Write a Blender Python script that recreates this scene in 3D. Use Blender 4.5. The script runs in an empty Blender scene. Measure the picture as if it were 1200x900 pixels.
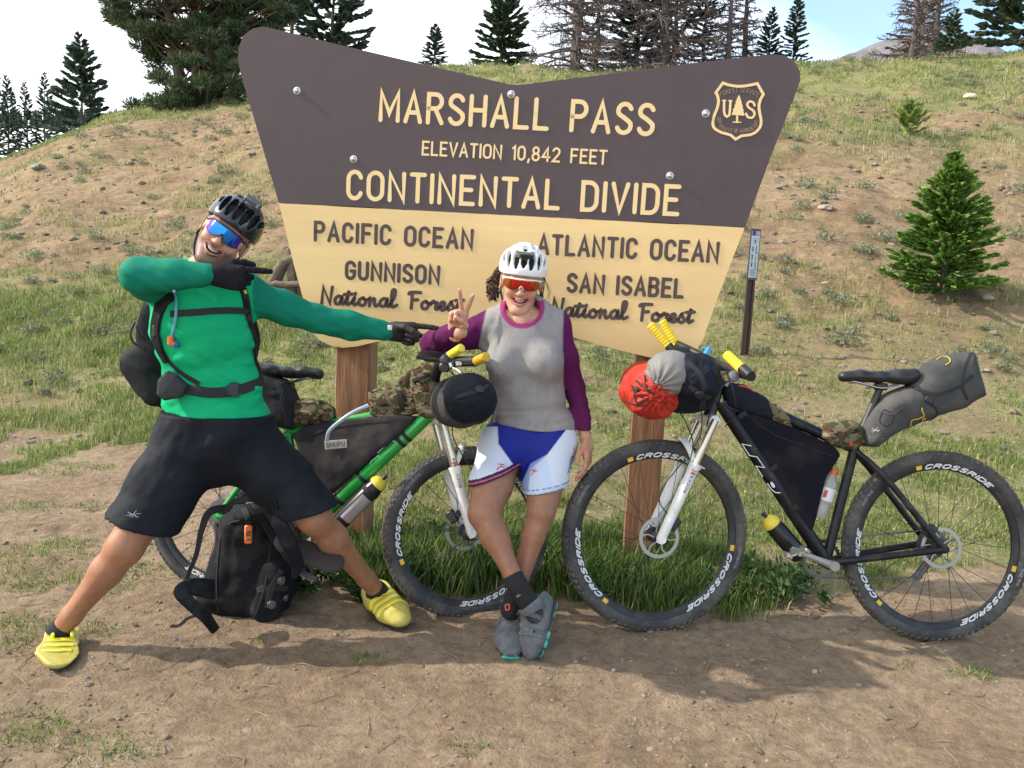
import bpy, math, random
import numpy as np
from mathutils import Vector, Matrix
rnd = random.Random(7); rs = np.random.RandomState(11)
scene = bpy.context.scene; COL = scene.collection
R = math.radians
# ---------------------------------------------------------------- camera
CZ = 1.44; F = 1050.0; PITCH = R(8.5); ROLL = R(2.7)
_f = np.array([0, math.cos(PITCH), -math.sin(PITCH)]); _u = np.array([0, math.sin(PITCH), math.cos(PITCH)]); _r = np.array([1., 0, 0])
CAM = np.array([0, 0, CZ])
_R = _r*math.cos(ROLL)+_u*math.sin(ROLL); _U = -_r*math.sin(ROLL)+_u*math.cos(ROLL)
cd = bpy.data.cameras.new('camera'); cam = bpy.data.objects.new('camera', cd); COL.objects.link(cam)
cd.sensor_width = 36; cd.lens = 36*F/1200; cd.clip_end = 5000; cd.clip_start = 0.05
cam.matrix_world = Matrix(((_R[0], _U[0], -_f[0], 0), (_R[1], _U[1], -_f[1], 0), (_R[2], _U[2], -_f[2], CZ), (0, 0, 0, 1)))
scene.camera = cam
# ---------------------------------------------------------------- light
SUN_EL = 35.0; SDIR = np.array([0.997, 0.0, 0]); SUN_DY = -0.02      # light travels towards +X
scene.view_settings.view_transform = 'Standard'; scene.view_settings.look = 'None'
scene.view_settings.gamma = 1; scene.view_settings.exposure = 0.80
w = bpy.data.worlds.new('World'); scene.world = w; w.use_nodes = True
nt = w.node_tree; nt.nodes.clear(); N = nt.nodes.new; L = nt.links.new
out = N('ShaderNodeOutputWorld'); bg = N('ShaderNodeBackground'); bg.inputs['Strength'].default_value = 0.130
sky = N('ShaderNodeTexSky'); sky.sky_type = 'NISHITA'; sky.sun_disc = False
sky.sun_elevation = R(SUN_EL); sky.altitude = 3300; sky.air_density = 1.0; sky.dust_density = 0.6
ldir = Vector((0.998, SUN_DY, 0)).normalized()                     # horizontal travel direction of the light
tosun = -ldir
sky.sun_rotation = math.atan2(tosun.x, tosun.y)
tc = N('ShaderNodeTexCoord'); nz = N('ShaderNodeTexNoise'); nz.inputs['Scale'].default_value = 1.7; nz.inputs['Detail'].default_value = 7; nz.inputs['Roughness'].default_value = 0.55
mp = N('ShaderNodeMapping'); mp.inputs['Scale'].default_value = (1, 1, 2.2); mp.inputs['Location'].default_value = (0.4, 0.1, 0.0)
L(tc.outputs['Generated'], mp.inputs['Vector']); L(mp.outputs['Vector'], nz.inputs['Vector'])
sx = N('ShaderNodeSeparateXYZ'); L(tc.outputs['Generated'], sx.inputs[0])
ma = N('ShaderNodeMath'); ma.operation = 'MULTIPLY_ADD'; ma.inputs[1].default_value = -0.42; L(sx.outputs['X'], ma.inputs[0]); L(nz.outputs['Fac'], ma.inputs[2])
cr = N('ShaderNodeValToRGB'); cr.color_ramp.elements[0].position = 0.34; cr.color_ramp.elements[1].position = 0.60; cr.color_ramp.elements[0].color = (.12,.12,.12,1); L(ma.outputs[0], cr.inputs[0])
mx = N('ShaderNodeMix'); mx.data_type = 'RGBA'; L(cr.outputs['Color'], mx.inputs['Factor'])
skm = N('ShaderNodeMix'); skm.data_type = 'RGBA'; skm.blend_type = 'MULTIPLY'; skm.inputs['Factor'].default_value = 1; skm.inputs[7].default_value = (1.35, 1.5, 1.45, 1)
L(sky.outputs['Color'], skm.inputs[6]); L(skm.outputs[2], mx.inputs[6]); mx.inputs[7].default_value = (8.2, 8.5, 8.9, 1)
L(mx.outputs[2], bg.inputs['Color']); L(bg.outputs[0], out.inputs['Surface'])
sl = bpy.data.lights.new('sun', 'SUN'); sl.energy = 3.3; sl.angle = R(0.6); sl.color = (1.0, 0.93, 0.82)
so = bpy.data.objects.new('sun', sl); COL.objects.link(so); so.location = (-10, 2, 12)
LD = Vector((ldir.x*math.cos(R(SUN_EL)), ldir.y*math.cos(R(SUN_EL)), -math.sin(R(SUN_EL))))
so.rotation_euler = LD.to_track_quat('-Z', 'Y').to_euler()
# ---------------------------------------------------------------- pixel -> world helpers (photo pixels)
def ray(px, py):
    dx, dy = px-600.0, py-450.0
    return _f+_R*dx/F-_U*dy/F
def at(px, py, Y):
    r = ray(px, py); return CAM+r*(Y/r[1])
def onz(px, py, z=0.0):
    r = ray(px, py); return CAM+r*((z-CZ)/r[2])
def onpl(px, py, p0, n):
    r = ray(px, py); return CAM+r*(np.dot(p0-CAM, n)/np.dot(r, n))
def pm(px, Y): return px/F*Y*1.0          # pixels -> metres at distance Y
def proj(p):
    d = np.asarray(p, float)-CAM; z = d@_f; return 600+F*(d@_R)/z, 450-F*(d@_U)/z
def nrm(v): v = np.asarray(v, float); return v/np.linalg.norm(v)
# ---------------------------------------------------------------- noise
def _h(ix, iy, iz, seed):
    n = (ix*374761393+iy*668265263+iz*2147483647+seed*974634777) & 0xffffffff
    n = ((n ^ (n >> 13))*1274126177) & 0xffffffff
    n = ((n ^ (n >> 16))*2246822519) & 0xffffffff
    return ((n >> 8) & 0xffff)/65535.0
def vn(x, y, z=None, seed=0):
    x = np.asarray(x, float); y = np.asarray(y, float)
    z = np.zeros_like(x) if z is None else np.asarray(z, float)
    x, y, z = np.broadcast_arrays(x, y, z)
    ix = np.floor(x).astype(np.int64); iy = np.floor(y).astype(np.int64); iz = np.floor(z).astype(np.int64)
    fx, fy, fz = x-ix, y-iy, z-iz
    fx = fx*fx*(3-2*fx); fy = fy*fy*(3-2*fy); fz = fz*fz*(3-2*fz)
    def c(a, b, d): return _h(ix+a, iy+b, iz+d, seed)
    if not z.any(): 
        return (c(0,0,0)*(1-fx)+c(1,0,0)*fx)*(1-fy)+(c(0,1,0)*(1-fx)+c(1,1,0)*fx)*fy
    l0 = (c(0,0,0)*(1-fx)+c(1,0,0)*fx)*(1-fy)+(c(0,1,0)*(1-fx)+c(1,1,0)*fx)*fy
    l1 = (c(0,0,1)*(1-fx)+c(1,0,1)*fx)*(1-fy)+(c(0,1,1)*(1-fx)+c(1,1,1)*fx)*fy
    return l0*(1-fz)+l1*fz
def fbm(x, y, z=None, seed=0, o=4):
    s = 0; a = 1; t = 0; f = 1
    for i in range(o):
        s = s+a*vn(np.asarray(x)*f, np.asarray(y)*f, None if z is None else np.asarray(z)*f, seed+i*17); t += a; a *= .5; f *= 2.03
    return s/t
def sm(a, b, x): 
    t = np.clip((np.asarray(x, float)-a)/(b-a), 0, 1); return t*t*(3-2*t)
# ---------------------------------------------------------------- materials
MATS = {}
def mat(name, col=(.5,.5,.5), rough=.6, metal=0, var=0, vscale=20, bump=0, bscale=60, bdet=4, attr=None, spec=.5, alpha=1, trans=0, sheen=0, coat=0, stretch=None, col2=None, c2s=8, c2lo=.45, c2hi=.6, transl=0, bdist=.01, sss=0):
    if name in MATS: return MATS[name]
    m = bpy.data.materials.new(name); m.use_nodes = True; MATS[name] = m
    t = m.node_tree; b = t.nodes['Principled BSDF']; n = t.nodes.new; l = t.links.new
    b.inputs['Roughness'].default_value = rough; b.inputs['Metallic'].default_value = metal
    b.inputs['Specular IOR Level'].default_value = spec
    b.inputs['Alpha'].default_value = alpha; b.inputs['Transmission Weight'].default_value = trans
    b.inputs['Sheen Weight'].default_value = sheen; b.inputs['Coat Weight'].default_value = coat
    if sss: b.inputs['Subsurface Weight'].default_value = sss; b.inputs['Subsurface Radius'].default_value = (.012, .004, .002); b.inputs['Subsurface Scale'].default_value = 1
    tc = n('ShaderNodeTexCoord'); vec = tc.outputs['Object']
    if stretch:
        mp = n('ShaderNodeMapping'); mp.inputs['Scale'].default_value = stretch; l(vec, mp.inputs['Vector']); vec = mp.outputs['Vector']
    if attr:
        a = n('ShaderNodeAttribute'); a.attribute_name = attr; c = a.outputs['Color']
    else:
        g = n('ShaderNodeRGB'); g.outputs[0].default_value = (*col, 1); c = g.outputs[0]
    if col2:
        nz = n('ShaderNodeTexNoise'); nz.inputs['Scale'].default_value = c2s; nz.inputs['Detail'].default_value = 5; l(vec, nz.inputs['Vector'])
        cr = n('ShaderNodeValToRGB'); cr.color_ramp.elements[0].position = c2lo; cr.color_ramp.elements[1].position = c2hi; l(nz.outputs['Fac'], cr.inputs[0])
        mx = n('ShaderNodeMix'); mx.data_type = 'RGBA'; l(cr.outputs['Color'], mx.inputs['Factor']); l(c, mx.inputs[6]); mx.inputs[7].default_value = (*col2, 1); c = mx.outputs[2]
    if var:
        nz = n('ShaderNodeTexNoise'); nz.inputs['Scale'].default_value = vscale; nz.inputs['Detail'].default_value = 6; nz.inputs['Roughness'].default_value = .65; l(vec, nz.inputs['Vector'])
        mr = n('ShaderNodeMapRange'); mr.inputs[1].default_value = .3; mr.inputs[2].default_value = .7; mr.inputs[3].default_value = 1-var; mr.inputs[4].default_value = 1+var; l(nz.outputs['Fac'], mr.inputs[0])
        vm = n('ShaderNodeVectorMath'); vm.operation = 'SCALE'; l(c, vm.inputs[0]); l(mr.outputs[0], vm.inputs['Scale']); c = vm.outputs[0]
    l(c, b.inputs['Base Color'])
    if bump:
        nb = n('ShaderNodeTexNoise'); nb.inputs['Scale'].default_value = bscale; nb.inputs['Detail'].default_value = bdet; l(vec, nb.inputs['Vector'])
        bp = n('ShaderNodeBump'); bp.inputs['Strength'].default_value = bump; bp.inputs['Distance'].default_value = bdist; l(nb.outputs['Fac'], bp.inputs['Height']); l(bp.outputs[0], b.inputs['Normal'])
    if transl:
        tr = n('ShaderNodeBsdfTranslucent'); l(c, tr.inputs['Color']); ms = n('ShaderNodeMixShader'); ms.inputs[0].default_value = transl
        o = t.nodes['Material Output']; l(b.outputs[0], ms.inputs[1]); l(tr.outputs[0], ms.inputs[2]); l(ms.outputs[0], o.inputs['Surface'])
    return m
def s2l(r, g, b):
    return tuple((c/255/12.92 if c/255 <= .04045 else ((c/255+.055)/1.055)**2.4) for c in (r, g, b))
# ---------------------------------------------------------------- objects
def tagp(o, label=None, cat=None, group=None, kind=None):
    if label: o['label'] = label
    if cat: o['category'] = cat
    if group: o['group'] = group
    if kind: o['kind'] = kind
    return o
def link(name, me, mats=None, parent=None, smooth=True, **kw):
    o = bpy.data.objects.new(name, me); COL.objects.link(o)
    if mats is not None and len(me.materials) == 0:
        for m in (mats if isinstance(mats, (list, tuple)) else [mats]): me.materials.append(m)
    if parent: o.parent = parent
    return tagp(o, **kw)
def empty(name, loc=(0,0,0), M=None, parent=None, **kw):
    o = bpy.data.objects.new(name, None); COL.objects.link(o); o.empty_display_size = .1
    if M is not None: o.matrix_world = M
    else: o.location = loc
    if parent: o.parent = parent
    return tagp(o, **kw)
def rawmesh(name, V, faces, mats=None, parent=None, smooth=True, col=None, origin=None, fmat=None, **kw):
    """faces: list of (M,k) int arrays (all faces of an array have k corners)"""
    V = np.asarray(V, np.float32)
    if origin is not None: V = V-np.asarray(origin, np.float32)
    me = bpy.data.meshes.new(name)
    fs = [np.asarray(f, np.int32) for f in faces if len(f)]
    lt = np.concatenate([np.full(len(f), f.shape[1], np.int32) for f in fs]) if fs else np.zeros(0, np.int32)
    lv = np.concatenate([f.ravel() for f in fs]) if fs else np.zeros(0, np.int32)
    me.vertices.add(len(V)); me.vertices.foreach_set('co', V.ravel())
    me.loops.add(len(lv)); me.loops.foreach_set('vertex_index', lv)
    me.polygons.add(len(lt)); st = np.concatenate([[0], np.cumsum(lt)[:-1]]).astype(np.int32)
    me.polygons.foreach_set('loop_start', st); me.polygons.foreach_set('loop_total', lt)
    me.polygons.foreach_set('use_smooth', np.full(len(lt), bool(smooth)))
    if fmat is not None: me.polygons.foreach_set('material_index', np.asarray(fmat, np.int32))
    me.update(calc_edges=True)
    if col is not None:
        a = me.color_attributes.new('Col', 'FLOAT_COLOR', 'POINT'); c = np.ones((len(V), 4), np.float32); c[:, :3] = col; a.data.foreach_set('color', c.ravel())
    o = link(name, me, mats, parent, **kw)
    if origin is not None: o.location = origin
    return o
class MB:
    """collects shapes, links them as one mesh"""
    def __init__(s): s.V = []; s.F = []; s.n = 0; s.C = []; s.usecol = False
    def raw(s, V, F, col=None):
        V = np.asarray(V, float); b = s.n
        for f in F:
            if len(f): s.F.append(np.asarray(f, np.int64)+b)
        s.V.append(V); s.n += len(V)
        c = np.ones((len(V), 3))*(.5 if col is None else np.asarray(col)); s.C.append(c)
        if col is not None: s.usecol = True
        return s
    def tube(s, P, r, n=10, cap=True, closed=False, sq=None, col=None):
        P = np.asarray(P, float); m = len(P); r = np.full(m, r, float) if np.isscalar(r) else np.asarray(r, float)
        T = np.gradient(P, axis=0) if not closed else (np.roll(P, -1, 0)-np.roll(P, 1, 0))
        T /= np.linalg.norm(T, axis=1)[:, None]+1e-12
        ref = np.array([0, 0, 1.]) if abs(T[0][2]) < .9 else np.array([1., 0, 0])
        if sq is not None: ref = np.asarray(sq[0], float)
        rings = []; u = ref-T[0]*(ref@T[0]); u /= np.linalg.norm(u)
        a = np.linspace(0, 2*np.pi, n, endpoint=False)
        for i in range(m):
            u = u-T[i]*(u@T[i]); u /= np.linalg.norm(u)+1e-12; v = np.cross(T[i], u)
            k = 1 if sq is None else sq[1]
            rings.append(P[i]+r[i]*(np.cos(a)[:, None]*u*k+np.sin(a)[:, None]*v))
        V = np.concatenate(rings); F = []
        j = np.arange(n); jn = (j+1) % n
        for i in range(m if closed else m-1):
            A = i*n; B = ((i+1) % m)*n
            F.append(np.stack([A+j, A+jn, B+jn, B+j], 1))
        F = [np.concatenate(F)]
        if cap and not closed: F += [np.array([list(range(n))[::-1]]), np.array([[(m-1)*n+q for q in range(n)]])]
        return s.raw(V, F, col)
    def cyl(s, a, b, r, r2=None, n=14, col=None): return s.tube([a, b], [r, r if r2 is None else r2], n, col=col)
    def lathe(s, c, ax, prof, n=32, closed=False, col=None, a0=0, a1=2*np.pi):
        """prof: list (radius, height along ax)"""
        ax = nrm(ax); ref = np.array([0, 0, 1.]) if abs(ax[2]) < .9 else np.array([1., 0, 0])
        u = nrm(np.cross(ref, ax)); v = np.cross(ax, u); full = abs(a1-a0-2*np.pi) < 1e-6
        a = np.linspace(a0, a1, n, endpoint=not full)
        P = np.asarray(prof, float); m = len(P); c = np.asarray(c, float)
        V = (c+P[None, :, 1, None]*ax+P[None, :, 0, None]*(np.cos(a)[:, None, None]*u+np.sin(a)[:, None, None]*v)).reshape(-1, 3)
        F = []; mm = m if closed else m-1
        for i in range(n if full else n-1):
            A = i*m; B = ((i+1) % n)*m
            for j in range(mm): j2 = (j+1) % m; F.append([A+j, B+j, B+j2, A+j2])
        return s.raw(V, [np.array(F)], col)
    def box(s, c, h, M=None, col=None, bev=0):
        c = np.asarray(c, float); h = np.asarray(h, float); M = np.eye(3) if M is None else np.asarray(M)
        if bev <= 0:
            V = np.array([[x, y, z] for x in (-1, 1) for y in (-1, 1) for z in (-1, 1)])*h
            F = np.array([[0,1,3,2],[4,6,7,5],[0,4,5,1],[2,3,7,6],[0,2,6,4],[1,5,7,3]])
            return s.raw(c+V@M.T, [F], col)
        pts = []; idx = {}
        for sx_ in (-1, 1):
            for sy_ in (-1, 1):
                for sz_ in (-1, 1):
                    for ax_ in range(3):
                        p = np.array([sx_, sy_, sz_])*(h-bev); p[ax_] += (sx_, sy_, sz_)[ax_]*bev
                        idx[(sx_, sy_, sz_, ax_)] = len(pts); pts.append(p)
        F4 = []; F3 = []
        for ax_ in range(3):
            o = [q for q in range(3) if q != ax_]
            for sg in (-1, 1):
                q = []
                for a_, b_ in ((-1,-1),(1,-1),(1,1),(-1,1)):
                    t = [0,0,0]; t[ax_] = sg; t[o[0]] = a_; t[o[1]] = b_; q.append(idx[(*t, ax_)])
                F4.append(q)
        for ax_ in range(3):
            o = [q for q in range(3) if q != ax_]
            for a_ in (-1, 1):
                for b_ in (-1, 1):
                    def k(e, axx): t = [0,0,0]; t[ax_] = e; t[o[0]] = a_; t[o[1]] = b_; return idx[(*t, axx)]
                    F4.append([k(-1, o[0]), k(1, o[0]), k(1, o[1]), k(-1, o[1])])
        for sx_ in (-1, 1):
            for sy_ in (-1, 1):
                for sz_ in (-1, 1): F3.append([idx[(sx_, sy_, sz_, a_)] for a_ in range(3)])
        V = np.array(pts); V = c+V@M.T
        # orient outward
        def fix(Fs):
            o = []
            for f in Fs:
                p = V[f]; nn = np.cross(p[1]-p[0], p[2]-p[0]); o.append(f if nn@(p.mean(0)-c) > 0 else f[::-1])
            return np.array(o)
        return s.raw(V, [fix(F4), fix(F3)], col)
    def prism(s, P, d, col=None):
        """P: (n,3) planar outline, d: extrusion vector"""
        P = np.asarray(P, float); n = len(P); d = np.asarray(d, float)
        nn = sum(np.cross(P[i]-P[0], P[(i+1) % n]-P[0]) for i in range(1, n-1))
        if nn@d > 0: P = P[::-1]
        j = np.arange(n); jn = (j+1) % n
        return s.raw(np.concatenate([P, P+d]), [j[None, :], (j[::-1]+n)[None, :], np.stack([jn, j, j+n, jn+n], 1)], col)
    def build(s, name, mats, parent=None, smooth=True, origin=None, **kw):
        V = np.concatenate(s.V); by = {}
        for f in s.F: by.setdefault(f.shape[1], []).append(f)
        F = [np.concatenate(v) for v in by.values()]
        o = rawmesh(name, V, F, mats, parent, smooth, np.concatenate(s.C) if s.usecol else None, origin, **kw)
        if smooth:
            try: o.data.set_sharp_from_angle(angle=R(38))
            except Exception: pass
        return o
def catmull(P, n=6, closed=False):
    P = [np.asarray(p, float) for p in P]; m = len(P); o = []
    rng_ = range(m) if closed else range(m-1)
    for i in rng_:
        p0 = P[(i-1) % m] if (closed or i > 0) else 2*P[0]-P[1]; p1 = P[i]; p2 = P[(i+1) % m]
        p3 = P[(i+2) % m] if (closed or i+2 < m) else 2*P[-1]-P[-2]
        for k in range(n):
            t = k/n; o.append(.5*((2*p1)+(-p0+p2)*t+(2*p0-5*p1+4*p2-p3)*t*t+(-p0+3*p1-3*p2+p3)*t**3))
    if not closed: o.append(P[-1])
    return np.array(o)
def round_poly(P, rad, n=5):
    """2D/3D polygon with rounded corners; rad scalar or list"""
    P = [np.asarray(p, float) for p in P]; m = len(P); o = []
    for i in range(m):
        r = rad[i] if hasattr(rad, '__len__') else rad
        a, b, c = P[i-1], P[i], P[(i+1) % m]
        if r <= 0: o.append(b); continue
        la, lc = np.linalg.norm(a-b), np.linalg.norm(c-b); q = min(r, la*.48, lc*.48)
        A = b+(a-b)/la*q; C = b+(c-b)/lc*q
        for k in range(n+1):
            t = k/n; o.append((1-t)**2*A+2*t*(1-t)*b+t*t*C)
    return np.array(o)
# ---------------------------------------------------------------- SDF modelling (soft things)
class Sdf:
    def __init__(s, lo, hi, h):
        s.lo = np.asarray(lo, float); s.h = h; s.n = np.ceil((np.asarray(hi, float)-s.lo)/h).astype(int)+1
        s.d = np.full(tuple(s.n), 0.5, np.float32)
    def _sub(s, lo, hi, mrg):
        a = np.clip(np.floor((np.asarray(lo)-mrg-s.lo)/s.h).astype(int), 0, s.n); b = np.clip(np.ceil((np.asarray(hi)+mrg-s.lo)/s.h).astype(int)+1, 0, s.n)
        if (b <= a).any(): return None
        sl_ = tuple(slice(a[i], b[i]) for i in range(3))
        g = [s.lo[i]+s.h*np.arange(a[i], b[i], dtype=np.float32) for i in range(3)]
        return sl_, g[0][:, None, None], g[1][None, :, None], g[2][None, None, :]
    def op(s, fn, lo, hi, k=.01, mode='u'):
        q = s._sub(lo, hi, k+3*s.h)
        if q is None: return s
        sl_, X, Y, Z = q; b = fn(X, Y, Z).astype(np.float32); a = s.d[sl_]
        if mode == 'u':
            t = np.clip(.5+.5*(a-b)/k, 0, 1); s.d[sl_] = a+(b-a)*t-k*t*(1-t)
        elif mode == 's':
            b = -b; t = np.clip(.5-.5*(a-b)/k, 0, 1); s.d[sl_] = a+(b-a)*t+k*t*(1-t)
        elif mode == 'i':
            raise Exception
        return s
    def cone(s, a, b, ra, rb=None, k=.02, mode='u', sq=None):
        a = np.asarray(a, float); b = np.asarray(b, float); rb = ra if rb is None else rb; ab = b-a; L2 = max(ab@ab, 1e-12)
        if sq is not None: nn = nrm(sq[0]); f = 1/sq[1]; ex = max(1, sq[1]); sc = min(1, sq[1])
        def fn(X, Y, Z):
            x, y, z = X-a[0], Y-a[1], Z-a[2]
            t = np.clip((x*ab[0]+y*ab[1]+z*ab[2])/L2, 0, 1)
            x, y, z = x-t*ab[0], y-t*ab[1], z-t*ab[2]
            if sq is not None:
                q = (x*nn[0]+y*nn[1]+z*nn[2])*(f-1); x, y, z = x+q*nn[0], y+q*nn[1], z+q*nn[2]
                r = ra+(rb-ra)*t; dd = np.sqrt(x*x+y*y+z*z); return (dd-r)*sc
            return np.sqrt(x*x+y*y+z*z)-(ra+(rb-ra)*t)
        r = max(ra, rb)*(max(1, sq[1]) if sq is not None else 1)
        return s.op(fn, np.minimum(a, b)-r, np.maximum(a, b)+r, k, mode)
    def chain(s, P, r, k=.02, **kw):
        for i in range(len(P)-1): s.cone(P[i], P[i+1], r[i], r[i+1], k, **kw)
        return s
    def ell(s, c, rad, M=None, k=.02, mode='u'):
        c = np.asarray(c, float); M = np.eye(3) if M is None else np.asarray(M); rad = np.asarray(rad, float)
        def fn(X, Y, Z):
            x, y, z = X-c[0], Y-c[1], Z-c[2]
            q = [(x*M[0, i]+y*M[1, i]+z*M[2, i]) for i in range(3)]
            k0 = np.sqrt(sum((q[i]/rad[i])**2 for i in range(3))); k1 = np.sqrt(sum((q[i]/rad[i]**2)**2 for i in range(3)))+1e-9
            return k0*(k0-1)/k1
        e = np.sqrt(((M*rad)**2).sum(1)); return s.op(fn, c-e, c+e, k, mode)
    def box(s, c, hs, M=None, r=.01, k=.02, mode='u'):
        c = np.asarray(c, float); M = np.eye(3) if M is None else np.asarray(M); hs = np.asarray(hs, float)
        def fn(X, Y, Z):
            x, y, z = X-c[0], Y-c[1], Z-c[2]
            q = [np.abs(x*M[0, i]+y*M[1, i]+z*M[2, i])-(hs[i]-r) for i in range(3)]
            o = np.sqrt(sum(np.maximum(t, 0)**2 for t in q)); return o+np.minimum(np.maximum(np.maximum(q[0], q[1]), q[2]), 0)-r
        e = np.abs(M*hs).sum(1); return s.op(fn, c-e, c+e, k, mode)
    def cut(s, p, n, k=.002):
        """remove everything on the side n points to"""
        p = np.asarray(p, float); n = nrm(n)
        X, Y, Z = [s.lo[i]+s.h*np.arange(s.n[i], dtype=np.float32) for i in range(3)]
        b = ((X[:, None, None]-p[0])*n[0]+(Y[None, :, None]-p[1])*n[1]+(Z[None, None, :]-p[2])*n[2]).astype(np.float32)
        t = np.clip(.5-.5*(s.d-b)/k, 0, 1); s.d = s.d+(b-s.d)*t+k*t*(1-t); return s
    def disp(s, fn, band=.03):
        """add fn(X,Y,Z) to the distance near the surface"""
        m = np.abs(s.d) < band; I = np.nonzero(m)
        s.d[I] += fn(s.lo[0]+s.h*I[0], s.lo[1]+s.h*I[1], s.lo[2]+s.h*I[2]).astype(np.float32); return s
    def shell(s, t):
        s.d = np.abs(s.d+t)-t; return s
    def nets(s, smooth=1):
        d = s.d.copy(); d[0] = d[-1] = .5; d[:, 0] = d[:, -1] = .5; d[:, :, 0] = d[:, :, -1] = .5
        ins = d < 0; nx, ny, nz = d.shape
        cnt = np.zeros((nx-1, ny-1, nz-1), np.int8)
        offs = [(i, j, k) for i in (0, 1) for j in (0, 1) for k in (0, 1)]
        for o in offs: cnt += ins[o[0]:nx-1+o[0], o[1]:ny-1+o[1], o[2]:nz-1+o[2]]
        act = (cnt > 0) & (cnt < 8); I = np.nonzero(act); m = len(I[0])
        idx = np.full(act.shape, -1, np.int64); idx[I] = np.arange(m)
        D = {o: d[I[0]+o[0], I[1]+o[1], I[2]+o[2]] for o in offs}
        P = np.zeros((m, 3)); Cn = np.zeros(m)
        for o in offs:
            for ax_ in range(3):
                if o[ax_] == 0:
                    o2 = list(o); o2[ax_] = 1; o2 = tuple(o2); a, b = D[o], D[o2]; ch = (a < 0) != (b < 0)
                    t = np.where(ch, a/(a-b+1e-20), 0); q = np.array(o, float)[None, :].repeat(m, 0); q[:, ax_] += t
                    P[ch] += q[ch]; Cn[ch] += 1
        P /= Cn[:, None]; V = s.lo+s.h*(P+np.stack(I, 1))
        Fs = []
        for ax_ in range(3):
            sl0 = [slice(1, -1)]*3; sl1 = [slice(1, -1)]*3; sl0[ax_] = slice(0, -1); sl1[ax_] = slice(1, None)
            A, B = ins[tuple(sl0)], ins[tuple(sl1)]; b1, b2 = [q for q in range(3) if q != ax_]
            for sgn, msk in ((0, A & ~B), (1, ~A & B)):
                J = list(np.nonzero(msk)); J = [J[q]+(0 if q == ax_ else 1) for q in range(3)]
                def g(u_, v_):
                    K = [j.copy() for j in J]; K[b1] -= u_; K[b2] -= v_; return idx[K[0], K[1], K[2]]
                q = np.stack([g(0, 0), g(1, 0), g(1, 1), g(0, 1)], 1)
                flip = (sgn == 1) ^ (ax_ == 1)
                Fs.append(q[:, ::-1] if flip else q)
        Fq = np.concatenate(Fs)
        for _ in range(smooth):
            S = np.zeros_like(V); c = np.zeros(len(V))
            for e in range(4):
                a, b = Fq[:, e], Fq[:, (e+1) % 4]
                for ax_ in range(3):
                    S[:, ax_] += np.bincount(a, V[b, ax_], len(V))+np.bincount(b, V[a, ax_], len(V))
                c += np.bincount(a, minlength=len(V))+np.bincount(b, minlength=len(V))
            V = V*.5+.5*S/c[:, None]
        return V, Fq
    def build(s, name, mats, parent=None, col=None, smooth=1, extra=None, **kw):
        V, Fq = s.nets(smooth); C = None
        if col is not None: C = col(V)
        return rawmesh(name, V, [Fq], mats, parent, True, C, **kw)
def frame_from(x=None, y=None, z=None):
    """3x3 with columns x,y,z from two approximate axes (first given is exact)"""
    if z is not None and x is not None: z = nrm(z); x = nrm(np.asarray(x)-z*(np.dot(x, z))); y = np.cross(z, x)
    elif x is not None and y is not None: x = nrm(x); y = nrm(np.asarray(y)-x*np.dot(y, x)); z = np.cross(x, y)
    elif y is not None and z is not None: z = nrm(z); y = nrm(np.asarray(y)-z*np.dot(y, z)); x = np.cross(y, z)
    return np.stack([x, y, z], 1)
# ================================================================ TERRAIN
YC = 24.0
_sk = [(-300,250),(-150,222),(0,190),(60,165),(130,132),(200,122),(260,114),(300,106),(420,74),(520,72),(600,72),(680,78),(760,82),(850,80),(940,74),(1010,71),(1090,68),(1150,64),(1200,59),(1350,52),(1500,45)]
_skp = np.array([at(a, b, YC) for a, b in _sk])
def zc(X): return np.interp(X, _skp[:, 0], _skp[:, 2])
def y0(X): return np.interp(X, [-6, -3.2, -1.5, 0, 3, 8], [6.6, 6.2, 5.3, 4.7, 4.7, 5.0])
def hbase(X, Y):
    X = np.asarray(X, float); Y = np.asarray(Y, float)
    a = y0(X); t = (Y-a)/(YC-a); k = .035
    g = k*np.logaddexp(0, t/k)                        # soft start
    g = np.where(t > 1, 1+.30*(1-np.exp(-(t-1)*1.0)), g)
    g = np.where((t > .9) & (t <= 1), g, g)
    Z = zc(X*np.where(Y > YC, YC/np.maximum(Y, 1), (YC/np.clip(Y, 7, YC))**.65))*g
    Z = np.where(Y > YC, Z-0.02*(Y-YC), Z)
    und = (fbm(X*.22+5, Y*.22, seed=3)-.5)*sm(6, 16, Y)*(1-sm(20, 24, Y)*.7)*.9
    m = sm(5, 9, Y); und = und+(fbm(X*1.1, Y*1.1, seed=5)-.5)*.24*m+(fbm(X*3.3+fbm(X, Y, seed=7)*2, Y*4.5, seed=6, o=3)-.5)*.13*m-np.clip(.33-vn(X*4.1, Y*5.3, seed=16), 0, 1)*.12*m
    return Z+und
def hfine(X, Y):
    f = (fbm(X*2.2, Y*2.2, seed=21)-.5)*.035+(fbm(X*9, Y*9, seed=22, o=3)-.5)*.030+(vn(X*31, Y*31, seed=26)-.5)*.007*(Y < 6)
    p = vn(X*13+3*vn(X*4, Y*4, seed=8), Y*13, seed=24); f = f-np.clip(.34-p, 0, 1)*.045
    rut = np.exp(-((Y-3.45-.1*np.sin(X*1.3))/.12)**2)*.0
    return f*(.35+.65*sm(1.2, 1.9, Y))*np.where(Y > 30, 0, 1)+rut
def hgt(X, Y): return hbase(X, Y)+hfine(X, Y)
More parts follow.
